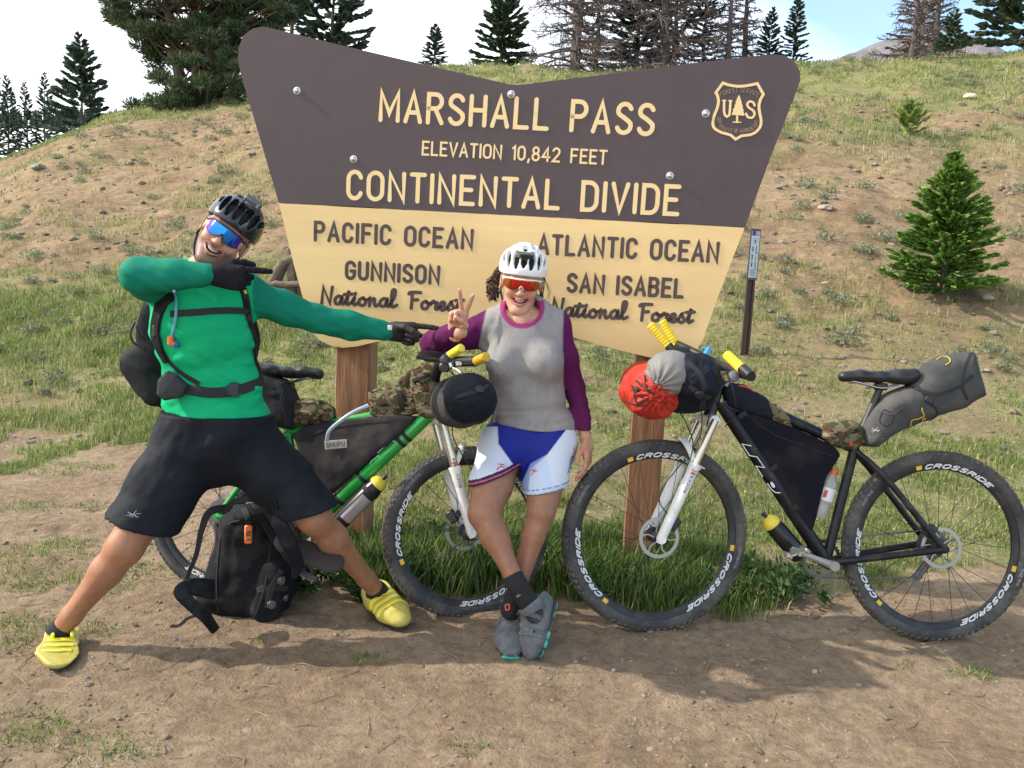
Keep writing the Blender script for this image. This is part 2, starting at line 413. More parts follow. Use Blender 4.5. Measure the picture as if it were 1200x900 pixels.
def cover(X, Y):
    """how green the ground is, 0..1"""
    X = np.asarray(X, float); Y = np.asarray(Y, float)
    n1 = fbm(X*.9+9, Y*.9, seed=31); n2 = fbm(X*3.1, Y*3.1, seed=33, o=3); n3 = fbm(X*.35, Y*.35, seed=35)
    n = .55*n1+.45*n2
    yv = np.interp(X, [-6, -2.6, -1.75, -1.1, -.5, .0, .7, 1.2, 2.0, 3.5], [6.1, 5.8, 4.9, 4.6, 3.4, 3.36, 3.36, 3.5, 3.95, 4.1])   # where the verge begins
    verge = sm(-.12, .22, Y-yv+(n-.5)*.7)
    c = verge*(.50+.5*sm(.38, .55, n))
    # sparse tufts of the dirt apron at the left
    ap = sm(3.1, 3.7, Y)*sm(-.9, -1.3, X)*sm(.52, .62, n)*.75+sm(2.6, 3.0, Y)*sm(-1.25, -1.6, X)*sm(.56, .64, n)*.55
    c = np.maximum(c, ap)
    # hillside
    t = np.clip((Y-y0(X))/(YC-y0(X)), 0, 1.2)
    left = sm(-.5, -3, X+0*Y)
    hill_r = (.30+.35*sm(.42, .62, n)+.25*(sm(.45, .65, n3)-.4))*(1-.5*sm(.03, .12, t)*sm(1.3, 3.2, X)*(1-sm(.4, .6, t)))+.35*sm(.55, .85, t)+.34*(1-sm(.10, .26, t+(n-.5)*.3))
    hill_l = .85*(1-sm(.10, .26, t+(n-.5)*.15))+.20+.70*sm(.80, .95, t+(n-.5)*.12)+.25*sm(.5, .62, n)
    hl = hill_r*(1-left)+hill_l*left
    k = sm(.02, .10, t)
    c = c*(1-k)+np.clip(hl, 0, 1)*k
    return np.clip(c, 0, 1)
def axis(a, b, dens):
    """non-uniform axis with local spacing dens(x)"""
    v = [a]
    while v[-1] < b: v.append(v[-1]+dens(v[-1]))
    return np.array(v)
gx = axis(-420, 420, lambda x: .028 if abs(x) < 2.3 else .028+(abs(x)-2.3)*.035)
gy = axis(-30, 420, lambda y: .9 if y < -1 else (.3 if y < 1.2 else (.026 if y < 4.6 else .026+(y-4.6)*.018)))
GX, GY = np.meshgrid(gx, gy, indexing='ij')
GZ = hgt(GX, GY)
n_, m_ = GX.shape; ii = np.arange(n_*m_).reshape(n_, m_)
Fq = np.stack([ii[:-1, :-1], ii[1:, :-1], ii[1:, 1:], ii[:-1, 1:]], -1).reshape(-1, 4)
CV = cover(GX, GY); lv = sm(-.5, -3, GX)
gcol = np.stack([CV.ravel(), sm(5, 8, GY).ravel(), lv.ravel()], 1)
def ground_mat():
    m = bpy.data.materials.new('dirt_ground'); m.use_nodes = True; t = m.node_tree; b = t.nodes['Principled BSDF']; n = t.nodes.new; l = t.links.new
    b.inputs['Roughness'].default_value = .95; b.inputs['Specular IOR Level'].default_value = .15
    a = n('ShaderNodeAttribute'); a.attribute_name = 'Col'; sp = n('ShaderNodeSeparateColor'); l(a.outputs['Color'], sp.inputs[0])
    tc = n('ShaderNodeTexCoord'); v = tc.outputs['Object']
    def noise(sc, det=6, ro=.6, d=0):
        z = n('ShaderNodeTexNoise'); z.inputs['Scale'].default_value = sc; z.inputs['Detail'].default_value = det; z.inputs['Roughness'].default_value = ro; z.inputs['Distortion'].default_value = d; l(v, z.inputs['Vector']); return z.outputs['Fac']
    def ramp(f, lo, hi, c0, c1):
        r = n('ShaderNodeValToRGB'); e = r.color_ramp.elements; e[0].position = lo; e[1].position = hi; e[0].color = (*c0, 1); e[1].color = (*c1, 1); l(f, r.inputs[0]); return r.outputs['Color']
    def mix(f, A, B, bt='MIX', fv=None):
        x = n('ShaderNodeMix'); x.data_type = 'RGBA'; x.blend_type = bt
        if f is not None: l(f, x.inputs['Factor'])
        else: x.inputs['Factor'].default_value = fv
        if isinstance(A, tuple): x.inputs[6].default_value = (*A, 1)
        else: l(A, x.inputs[6])
        if isinstance(B, tuple): x.inputs[7].default_value = (*B, 1)
        else: l(B, x.inputs[7])
        return x.outputs[2]
    d1 = ramp(noise(1.6), .35, .65, (.285, .202, .130), (.390, .295, .198))
    d2 = ramp(noise(23, 8, .7), .38, .62, (.72, .70, .68), (1.12, 1.11, 1.10))
    dirt = mix(None, d1, d2, 'MULTIPLY', 1)
    speck = ramp(noise(160, 3, .6), .60, .68, (1, 1, 1), (1.25, 1.25, 1.27)); dirt = mix(None, dirt, speck, 'MULTIPLY', .8)
    spd = ramp(noise(95, 4, .6), .30, .38, (.55, .52, .5), (1, 1, 1)); dirt = mix(None, dirt, spd, 'MULTIPLY', .8)
    hd = ramp(noise(.9, 7), .35, .65, (.272, .188, .114), (.370, .272, .165)); hs = ramp(noise(6, 10, .8), .36, .60, (.52, .50, .48), (1.15, 1.13, 1.1)); hd = mix(None, hd, hs, 'MULTIPLY', 1)
    base = mix(sp.outputs['Green'], dirt, hd)
    g1 = ramp(noise(5, 7), .35, .65, (.18, .205, .07), (.33, .32, .14)); g2 = ramp(noise(40, 6, .7), .35, .62, (.55, .55, .5), (1.15, 1.15, 1.1)); gr = mix(None, g1, g2, 'MULTIPLY', 1)
    th = n('ShaderNodeMath'); th.operation = 'ADD'; l(sp.outputs['Red'], th.inputs[0]); nn = n('ShaderNodeMath'); nn.operation = 'MULTIPLY_ADD'; l(noise(7, 8, .75), nn.inputs[0]); nn.inputs[1].default_value = 1.1; nn.inputs[2].default_value = -.55; l(nn.outputs[0], th.inputs[1])
    gm = ramp(th.outputs[0], .35, .72, (0, 0, 0), (.82, .82, .82))
    c = mix(gm, base, gr); l(c, b.inputs['Base Color'])
    ad = n('ShaderNodeMath'); ad.operation = 'MULTIPLY_ADD'; l(noise(14, 10, .72, .4), ad.inputs[0]); ad.inputs[1].default_value = 2.0; l(noise(70, 6, .7), ad.inputs[2])
    bp = n('ShaderNodeBump'); bp.inputs['Strength'].default_value = .85; bp.inputs['Distance'].default_value = .024; l(ad.outputs[0], bp.inputs['Height']); l(bp.outputs[0], b.inputs['Normal'])
    return m
GM = ground_mat()
rawmesh('ground', np.stack([GX.ravel(), GY.ravel(), GZ.ravel()], 1), [Fq], GM, None, True, gcol, kind='structure')
def gz(x, y): return float(hgt(np.array([x]), np.array([y]))[0])
# ---- bare grey mountain behind the pass
def mountain():
    Y0 = 520.0; prof = [(880,84),(930,80),(975,67),(1000,56),(1020,47),(1040,40),(1062,36),(1085,34),(1100,36),(1125,36),(1150,40),(1175,52),(1210,66),(1260,78),(1400,100)]
    P = np.array([at(a, b, Y0) for a, b in prof]); X = np.linspace(P[0, 0], P[-1, 0], 150); top = np.interp(X, P[:, 0], P[:, 2])+(fbm(X*.06, X*0, seed=91)-.5)*3
    K = 60; V = []
    for k in range(K):
        t = k/(K-1); d = abs(t-.45)/.55 if t > .45 else (.45-t)/.45
        Yv = Y0+(t-.45)*420; zz = 20+(top-20)*(1-d)**1.15+(fbm(X*.035, np.full_like(X, t*9), seed=92)-.5)*16*(1-abs(1-2*t))*d*2-(0 if t != 0 else 30)
        V.append(np.stack([X, np.full_like(X, Yv)+(fbm(X*.02, X*0+t*5, seed=93)-.5)*20, zz], 1))
    V = np.concatenate(V); ii = np.arange(K*150).reshape(K, 150); F_ = np.stack([ii[:-1, :-1], ii[:-1, 1:], ii[1:, 1:], ii[1:, :-1]], -1).reshape(-1, 4)
    m = mat('scree_rock', (.17, .155, .165), .95, col2=(.24, .205, .195), c2s=.03, c2lo=.4, c2hi=.6, var=.22, vscale=.12, bump=.6, bscale=.15, bdist=4)
    rawmesh('mountain', V, [F_], m, kind='structure')
mountain()
# ================================================================ STROKE LETTERING
def _arc(cx, cy, rx, ry, a0, a1, n=10):
    a = np.radians(np.linspace(a0, a1, n)); return [(cx+rx*math.cos(t), cy+ry*math.sin(t)) for t in a]
# every glyph: (width, [strokes]); strokes are polylines in a box of height 1
G = {
 'A': (.56, [[(0,0),(.28,1),(.56,0)], [(.1,.32),(.46,.32)]]),
 'B': (.5, [[(0,0),(0,1),(.28,1)]+_arc(.28,.765,.2,.235,90,-90,8)+[(0,.53)], [(.28,.53)]+_arc(.28,.265,.22,.265,90,-90,8)+[(0,0)]]),
 'C': (.5, [_arc(.25,.72,.25,.28,15,180,10)+_arc(.25,.28,.25,.28,180,345,10)]),
 'D': (.52, [[(0,0),(0,1),(.24,1)]+_arc(.24,.7,.28,.3,90,0,6)+_arc(.24,.3,.28,.3,0,-90,6)+[(0,0)]]),
 'E': (.46, [[(.46,1),(0,1),(0,0),(.46,0)], [(0,.52),(.38,.52)]]),
 'F': (.46, [[(.46,1),(0,1),(0,0)], [(0,.52),(.38,.52)]]),
 'G': (.52, [_arc(.26,.72,.26,.28,15,180,10)+_arc(.26,.28,.26,.28,180,355,9)+[(.52,.46),(.3,.46)]]),
 'H': (.52, [[(0,0),(0,1)], [(.52,0),(.52,1)], [(0,.52),(.52,.52)]]),
 'I': (.0, [[(0,0),(0,1)]]),
 'J': (.4, [[(.4,1),(.4,.25)]+_arc(.2,.22,.2,.22,0,-180,8)]),
 'K': (.52, [[(0,0),(0,1)], [(.5,1),(0,.42)], [(.16,.6),(.52,0)]]),
 'L': (.44, [[(0,1),(0,0),(.44,0)]]),
 'M': (.66, [[(0,0),(0,1),(.33,.25),(.66,1),(.66,0)]]),
 'N': (.54, [[(0,0),(0,1),(.54,0),(.54,1)]]),
 'O': (.54, [_arc(.27,.72,.27,.28,0,180,11)+_arc(.27,.28,.27,.28,180,360,11)+[(.54,.72)]]),
 'P': (.5, [[(0,0),(0,1),(.26,1)]+_arc(.26,.74,.24,.26,90,-90,9)+[(0,.48)]]),
 'R': (.52, [[(0,0),(0,1),(.26,1)]+_arc(.26,.75,.24,.25,90,-90,9)+[(0,.5)], [(.26,.5),(.52,0)]]),
 'S': (.5, [_arc(.25,.76,.24,.24,20,200,9)+[(.08,.62),(.25,.52),(.42,.4)]+_arc(.25,.25,.25,.25,20,-160,9)]),
 'T': (.5, [[(0,1),(.5,1)], [(.25,1),(.25,0)]]),
 'U': (.52, [[(0,1),(0,.28)]+_arc(.26,.26,.26,.26,180,360,11)+[(.52,1)]]),
 'V': (.54, [[(0,1),(.27,0),(.54,1)]]),
 'W': (.7, [[(0,1),(.17,0),(.35,.8),(.53,0),(.7,1)]]),
 'X': (.5, [[(0,0),(.5,1)], [(0,1),(.5,0)]]), 'Y': (.5, [[(0,1),(.25,.5),(.5,1)], [(.25,.5),(.25,0)]]),
 '0': (.5, [_arc(.25,.7,.25,.3,0,180,9)+_arc(.25,.3,.25,.3,180,360,9)+[(.5,.7)]]),
 '1': (.16, [[(0,.84),(.16,1),(.16,0)]]),
 '2': (.5, [_arc(.25,.74,.24,.26,165,-10,9)+[(.4,.5),(0,0),(.5,0)]]),
 '4': (.54, [[(.4,0),(.4,1),(0,.3),(.54,.3)]]),
 '8': (.5, [_arc(.25,.76,.21,.24,-90,270,15), _arc(.25,.26,.25,.26,90,450,15)]),
 ',': (.08, [[(.08,.06),(.02,-.18)]]), '@': (.5, [[(0,0),(0,.9),(.45,.9),(.45,0),(0,0)], [(.15,.4),(.3,.4)]]),
}
# slanted brush script, already joined up
S_ = {
 'N': (.50, [[(.0,.0),(.06,1.0),(.36,.02),(.46,1.02)]]),
 'a': (.40, [catmull([(.34,.42),(.2,.5),(.04,.32),(.06,.06),(.22,.06),(.34,.42),(.31,.1),(.4,.04),(.48,.14)],5)]),
 't': (.26, [catmull([(-.0,.12),(.12,.5),(.18,.86),(.1,.3),(.12,.02),(.28,.14)],5), [(-.02,.62),(.32,.66)]]),
 'i': (.22, [catmull([(-.02,.12),(.1,.46),(.06,.14),(.12,.02),(.26,.14)],5), [(.13,.68),(.14,.72)]]),
 'o': (.38, [catmull([(.2,.48),(.04,.32),(.06,.05),(.24,.04),(.32,.28),(.2,.48),(.3,.36),(.42,.38)],5)]),
 'n': (.42, [catmull([(.02,.40),(.06,.44),(.04,.02)],4), catmull([(.04,.1),(.14,.4),(.26,.44),(.26,.16),(.32,.02),(.46,.14)],5)]),
 'l': (.26, [catmull([(-.02,.12),(.18,.6),(.22,1.0),(.1,1.0),(.06,.5),(.1,.04),(.3,.14)],6)]),
 'F': (.50, [[(.12,.0),(.16,.95)], catmull([(.0,.86),(.1,.96),(.52,.98)],4), [(.15,.5),(.4,.54)]]),
 'r': (.30, [catmull([(-.02,.3),(.1,.5),(.16,.4),(.26,.42),(.2,.1),(.26,.02),(.34,.14)],5)]),
 'e': (.32, [catmull([(-.02,.14),(.22,.28),(.2,.48),(.06,.4),(.04,.1),(.18,.0),(.36,.16)],6)]),
 's': (.30, [catmull([(-.02,.14),(.14,.5),(.14,.44),(.26,.16),(.16,.0),(.02,.05)],5), [(.24,.08),(.34,.14)]]),
}
def ribbon(mb, P2, w, th, toP, z=0, col=None, caps=6):
    """flat stroke of width w with round ends along the 2D polyline P2; toP(xy, z) -> 3D"""
    P = [np.array(p, float) for p in P2]; Q = [P[0]]
    for p in P[1:]:
        if np.linalg.norm(p-Q[-1]) > 1e-5: Q.append(p)
    P = np.array(Q); closed = len(P) > 3 and np.linalg.norm(P[0]-P[-1]) < w*.2
    if closed: P = P[:-1]
    m = len(P); Lf = []; Rt = []
    for i in range(m):
        a = P[i-1] if (i > 0 or closed) else None; c = P[(i+1) % m] if (i < m-1 or closed) else None
        t0 = nrm(P[i]-a) if a is not None else None; t1 = nrm(c-P[i]) if c is not None else None
        if t0 is None: t0 = t1
        if t1 is None: t1 = t0
        t = t0+t1; l_ = np.linalg.norm(t)
        if l_ < .3: t = t1; kf = 1
        else: t = t/l_; kf = min(1/max(t@t0, .3), 2.2)
        nn = np.array([-t[1], t[0]]); Lf.append(P[i]+nn*w/2*kf); Rt.append(P[i]-nn*w/2*kf)
    V = []; F4 = []
    for i in range(m): V += [toP(Lf[i], z+th), toP(Rt[i], z+th), toP(Lf[i], z), toP(Rt[i], z)]
    for i in range(m if closed else m-1):
        A, B = i*4, ((i+1) % m)*4
        F4 += [[A, A+1, B+1, B], [A+2, A, B, B+2], [A+1, A+3, B+3, B+1]]
    mb.raw(V, [np.array(F4)], col)
    if not closed:
        for e, (i, j) in enumerate(((0, 1), (m-1, m-2))):
            d = nrm(P[i]-P[j]); nn = np.array([-d[1], d[0]]); o = []
            for k in range(caps+1):
                a = math.pi*k/caps-math.pi/2; o.append(P[i]+w/2*(d*math.cos(a)+nn*math.sin(a)))
            k = len(o); V = [toP(p, z+th) for p in o]+[toP(p, z) for p in o]
            mb.raw(V, [np.array([list(range(k))]), np.array([[q+1, q, q+k, q+k+1] for q in range(k-1)])], col)
def layout(text, font, gap, space, width=None):
    x = 0; o = []
    for ch in text:
        if ch == ' ': x += space; continue
        g = font[ch]; o.append((ch, x, g)); x += g[0]+gap
    tot = x-gap
    return o, tot
def text_strokes(text, p0, p1, h, font=G, gap=.26, space=.5):
    """2D strokes of the text set between baseline points p0 and p1 (2D), cap height h; one list per character"""
    lay, tot = layout(text, font, gap, space); p0 = np.array(p0, float); p1 = np.array(p1, float); ex = (p1-p0)/tot; ln = np.linalg.norm(p1-p0); ey = np.array([-(p1-p0)[1], (p1-p0)[0]])/ln*h
    return [(ch, [[p0+ex*(x+q[0])+ey*q[1] for q in st] for st in g[1]]) for ch, x, g in lay]
# ================================================================ FOREST SIGN
YAW = R(6.0); SN = np.array([-math.sin(YAW), -math.cos(YAW), 0]); SU = np.array([math.cos(YAW), -math.sin(YAW), 0]); SV = np.array([0, 0, 1.])
SP = at(608, 250, 3.78)
def s2(px, py):
    p = onpl(px, py, SP, SN)-SP; return np.array([p@SU, p@SV])
def s3(q, z=0): return SP+SU*q[0]+SV*q[1]+SN*z

M_brown = mat('sign_brown_face', (.072, .047, .050), .5, var=.10, vscale=6, bump=.06, bscale=350)
M_tan = mat('sign_tan_face', (.82, .58, .26), .5, var=.07, vscale=4, stretch=(.4,1,3), col2=(.77, .53, .24), c2s=2.5, c2lo=.4, c2hi=.7, bump=.05, bscale=300)
M_letT = mat('letter_cream_paint', (.85, .62, .30), .5)
M_letB = mat('letter_brown_paint', (.075, .045, .042), .45)
M_bolt = mat('zinc_bolt', (.55, .56, .58), .35, metal=.9)
sign = empty('forest_sign', (float(SP[0]), float(SP[1])+.08, 0), label='large brown and tan wooden forest boundary sign on two timber posts', cat='sign')
def sp_(o):       # parent keeping world placement
    o.parent = sign; o.matrix_parent_inverse = Matrix.Identity(4); o.location = Vector(o.location)-Vector(sign.location); return o
top = [(326.6,237.5),(303,157),(282.5,88),(279,72),(279.5,56),(285,42),(296,33.5),(308,31),(322,34),(416,56.8),(515,80),(576,94),(596,98.6),(605,99.7),(616,98.6),(690,89.6),(810,74),(870,67.3),(905,63.6),(920,65),(931,72),(937.5,83),(938,94),(931,113),(902,187),(873,266)]
bot = [(872.6,267),(850,325),(822,402),(814,412),(802,418),(785,421),(762,419),(720,409),(676,396.5),(640,384),(605,376),(560,380),(500,390),(439,401),(418,406),(402,407.5),(388,405),(375,399),(366,389),(345,313),(326.8,238.5)]
TH = .038
mb = MB(); mb.prism([s3(s2(*p), 0) for p in top], -SN*TH); sp_(mb.build('brown_panel', M_brown, smooth=False))
mb = MB(); mb.prism([s3(s2(*p), 0.0) for p in bot], -SN*TH); sp_(mb.build('tan_panel', M_tan, smooth=False))
def sign_text(text, a, b, hpx, wpx, m, font=G, gap=.26, space=.5, th=.0014, z=.0005, label=None):
    A, B = s2(*a), s2(*b); h = abs(s2(a[0], a[1]-hpx)[1]-A[1]); wd = wpx*np.linalg.norm(s2(601,250)-s2(600,250))
    for ch, strokes in text_strokes(text, A, B, h, font, gap, space):
        mb = MB()
        for k, st in enumerate(strokes): ribbon(mb, st, wd, th+.0003*k, lambda q, zz: s3(q, zz), z)
        o = mb.build('letter', m, smooth=False); sp_(o)
sign_text('MARSHALL PASS', (446,140.5), (764,157.5), 33, 5.0, M_letT, gap=.30, space=.62)
sign_text('ELEVATION 10,842 FEET', (495.3,181), (710,192.3), 15, 2.4, M_letT, gap=.27, space=.66)
sign_text('CONTINENTAL DIVIDE', (408,232), (793.5,251), 31, 5.0, M_letT, gap=.30, space=.62)
sign_text('PACIFIC OCEAN', (369.5,281), (552.5,291), 20.5, 4.2, M_letB, gap=.33, space=.62)
sign_text('GUNNISON', (406,326), (513.5,332), 19, 4.2, M_letB, gap=.33)
sign_text('ATLANTIC OCEAN', (631,296.5), (840,306.5), 21, 4.2, M_letB, gap=.33, space=.62)
sign_text('SAN ISABEL', (665.5,341), (799,348), 19.5, 4.2, M_letB, gap=.33, space=.60)
def script_text(a, b, hpx): 
    for w_, f0, f1 in (('National', 0, .53), ('Forest', .62, 1)):
        A = np.array(a, float)+(np.array(b, float)-np.array(a, float))*f0; B = np.array(a, float)+(np.array(b, float)-np.array(a, float))*f1
        sign_text(w_, A, B, hpx, 4.0, M_letB, font=S_, gap=.06)
script_text((377,355.5), (541,364.5), 19.5); script_text((647,369.5), (811,378.5), 19.5)
for p in ((348,106.3),(599,110.4),(414.4,186.5),(827,133),(785,206)):
    mb = MB(); c = s3(s2(*p), .0); mb.lathe(c, SN, [(.0155,0),(.0155,.002),(.011,.003),(.0105,.007),(.008,.0105),(.003,.0125),(0,.0126)], 16); sp_(mb.build('bolt', M_bolt))
# shield
mb = MB(); zs = lambda q, zz: s3(q, zz)
sc = lambda pts: [s2(820+x/9.474, 80+y/9.474) for x, y in pts]
outl = sc([(256,165)]+[tuple(p) for p in catmull([(300,182),(370,197),(445,202),(520,196),(590,182)],3)]+[(638,172),(705,290)]+[tuple(p) for p in catmull([(672,350),(656,420),(665,500),(680,580),(670,650),(620,710),(560,740)],3)]+[(460,752),(398,790),(340,742)]+[tuple(p) for p in catmull([(240,715),(165,670),(145,610),(160,530),(195,440),(208,360),(195,300)],3)]+[(178,272),(256,165)])
ribbon(mb, outl, .0105, .004, zs, .0005)
ribbon(mb, sc([(250,360),(290,360)]), .004, .004, zs, .0006); ribbon(mb, sc([(320,362),(358,364)]), .004, .004, zs, .0006)
ribbon(mb, sc([(270,360),(268,480)]+[(280,525),(300,540),(325,525),(333,480),(340,364)]), .009, .0045, zs, .0005)
ribbon(mb, sc([tuple(p) for p in catmull([(608,415),(590,380),(550,372),(525,400),(545,440),(590,470),(608,510),(580,550),(535,545),(512,505)],3)]), .0085, .0045, zs, .0005)
ribbon(mb, sc([(370,600),(452,602)]), .0045, .004, zs, .0006); ribbon(mb, sc([(413,600),(414,500)]), .008, .0043, zs, .0005)
tr_ = sc([(436,295),(448,330),(455,345),(450,345),(468,385),(460,387),(480,430),(470,430),(490,475),(480,475),(497,528),(350,520),(372,470),(362,468),(390,425),(382,422),(403,380),(396,378),(416,338),(412,335)])
mb.prism([s3(q, .0052) for q in tr_], -SN*.0047)
def arc_text(mb, text, P, h, w_, zs, z=.0005, th=.003, flip=False):
    P = np.array(P); C = catmull([*P], 12); ln = np.concatenate([[0], np.cumsum(np.linalg.norm(np.diff(C, axis=0), axis=1))]); lay, tot = layout(text, G, .25, .4); k = ln[-1]/tot
    for ch, x, g in lay:
        xm = (x+g[0]/2)*k; c = np.array([np.interp(xm, ln, C[:, i]) for i in range(2)]); c2 = np.array([np.interp(min(xm+.002, ln[-1]), ln, C[:, i]) for i in range(2)]); c1 = np.array([np.interp(max(xm-.002, 0), ln, C[:, i]) for i in range(2)])
        ex = nrm(c2-c1); ey = np.array([-ex[1], ex[0]])
        for st in g[1]: ribbon(mb, [c+ex*(q[0]-g[0]/2)*k*.95+ey*q[1]*h for q in st], w_, th, zs, z, caps=3)
M_shf = mat('letter_dim_paint', (.38, .27, .17), .6)
mb2 = MB(); hh = 36/9.474*np.linalg.norm(s2(601,250)-s2(600,250))
arc_text(mb2, 'FOREST SERVICE', sc([(232,312),(290,292),(360,272),(440,266),(520,272),(590,292),(640,320)]), hh*1.15, .0016, zs)
arc_text(mb2, 'DEPARTMENT OF AGRICULTURE', sc([(190,555),(205,625),(240,680),(310,705),(395,715),(480,712),(570,695),(630,650),(645,580)]), hh, .0016, zs)
sp_(mb2.build('emblem_lettering', M_shf, smooth=False, kind='stuff')); sp_(mb.build('shield_emblem', M_letT, smooth=False))
# posts
M_post = mat('post_timber', (.27, .125, .060), .75, var=.35, vscale=9, stretch=(4, 4, .35), bump=.5, bscale=30, col2=(.38, .20, .10), c2s=5, c2lo=.4, c2hi=.65, bdist=.006)
for (pa, pb, zt) in ((389.5, 428.7, 1.75), (743.5, 783, 1.75)):
    A, B = s2(pa, 450), s2(pb, 450); wdt = (B-A)[0]; cx = (A+B)[0]/2; c = SP+SU*cx-SN*(TH+.002+wdt/2); h2 = (c[2]*0+zt+.35)/2
    zmid = zt-h2
    M3 = np.stack([SU, -SN, SV], 1); mb = MB(); mb.box((c[0], c[1], zmid), (wdt/2, wdt/2, h2), M3, bev=.004)
    o = mb.build('post', M_post, smooth=False); sp_(o)
# ================================================================ BICYCLES
M_rub = mat('tyre_rubber', (.050, .051, .054), .85, spec=.25, col2=(.115, .108, .098), c2s=7, c2lo=.42, c2hi=.72, var=.3, vscale=60, bump=.2, bscale=200)
M_tread = mat('tyre_tread_dusty', (.065, .058, .050), .9, spec=.2, col2=(.20, .16, .115), c2s=11, c2lo=.4, c2hi=.7, var=.3, vscale=90)
M_blk = mat('black_anodised', (.014, .014, .016), .42, col2=(.05, .045, .038), c2s=15, c2lo=.5, c2hi=.8)
M_blkdust = mat('black_frame_paint', (.006, .007, .010), .38, col2=(.05, .043, .036), c2s=12, c2lo=.5, c2hi=.8, spec=.35)
M_green = mat('green_frame_paint', (.012, .30, .045), .30, coat=.5, var=.08)
M_whitep = mat('white_fork_paint', (.78, .78, .76), .35, coat=.3, var=.07, vscale=15, col2=(.55, .5, .43), c2s=18, c2lo=.6, c2hi=.8)
M_steel = mat('bright_steel', (.36, .35, .34), .35, metal=.9)
M_dsteel = mat('dark_steel', (.16, .15, .15), .45, metal=.8)
M_stan = mat('stanchion_metal', (.62, .58, .48), .25, metal=.8)
M_dec = mat('white_decal', (.66, .66, .66), .5)
M_dec2 = mat('grey_decal', (.32, .31, .30), .6)
M_yel = mat('yellow_grip_foam', (.80, .56, .02), .65, var=.2, vscale=25, bump=.4, bscale=70, bdist=.004)
M_ytag = mat('yellow_decal', (.75, .45, .03), .5)
M_spk = mat('black_spoke', (.03, .03, .03), .4)
M_red = mat('red_plastic', (.5, .03, .02), .4)
M_web = mat('black_webbing', (.015, .015, .017), .8, bump=.3, bscale=300)
M_blue = mat('blue_rubber', (.05, .35, .6), .5)
def mtx(ex, ey, ez, o):
    return Matrix(((ex[0], ey[0], ez[0], o[0]), (ex[1], ey[1], ez[1], o[1]), (ex[2], ey[2], ez[2], o[2]), (0, 0, 0, 1)))
SPOKE = None
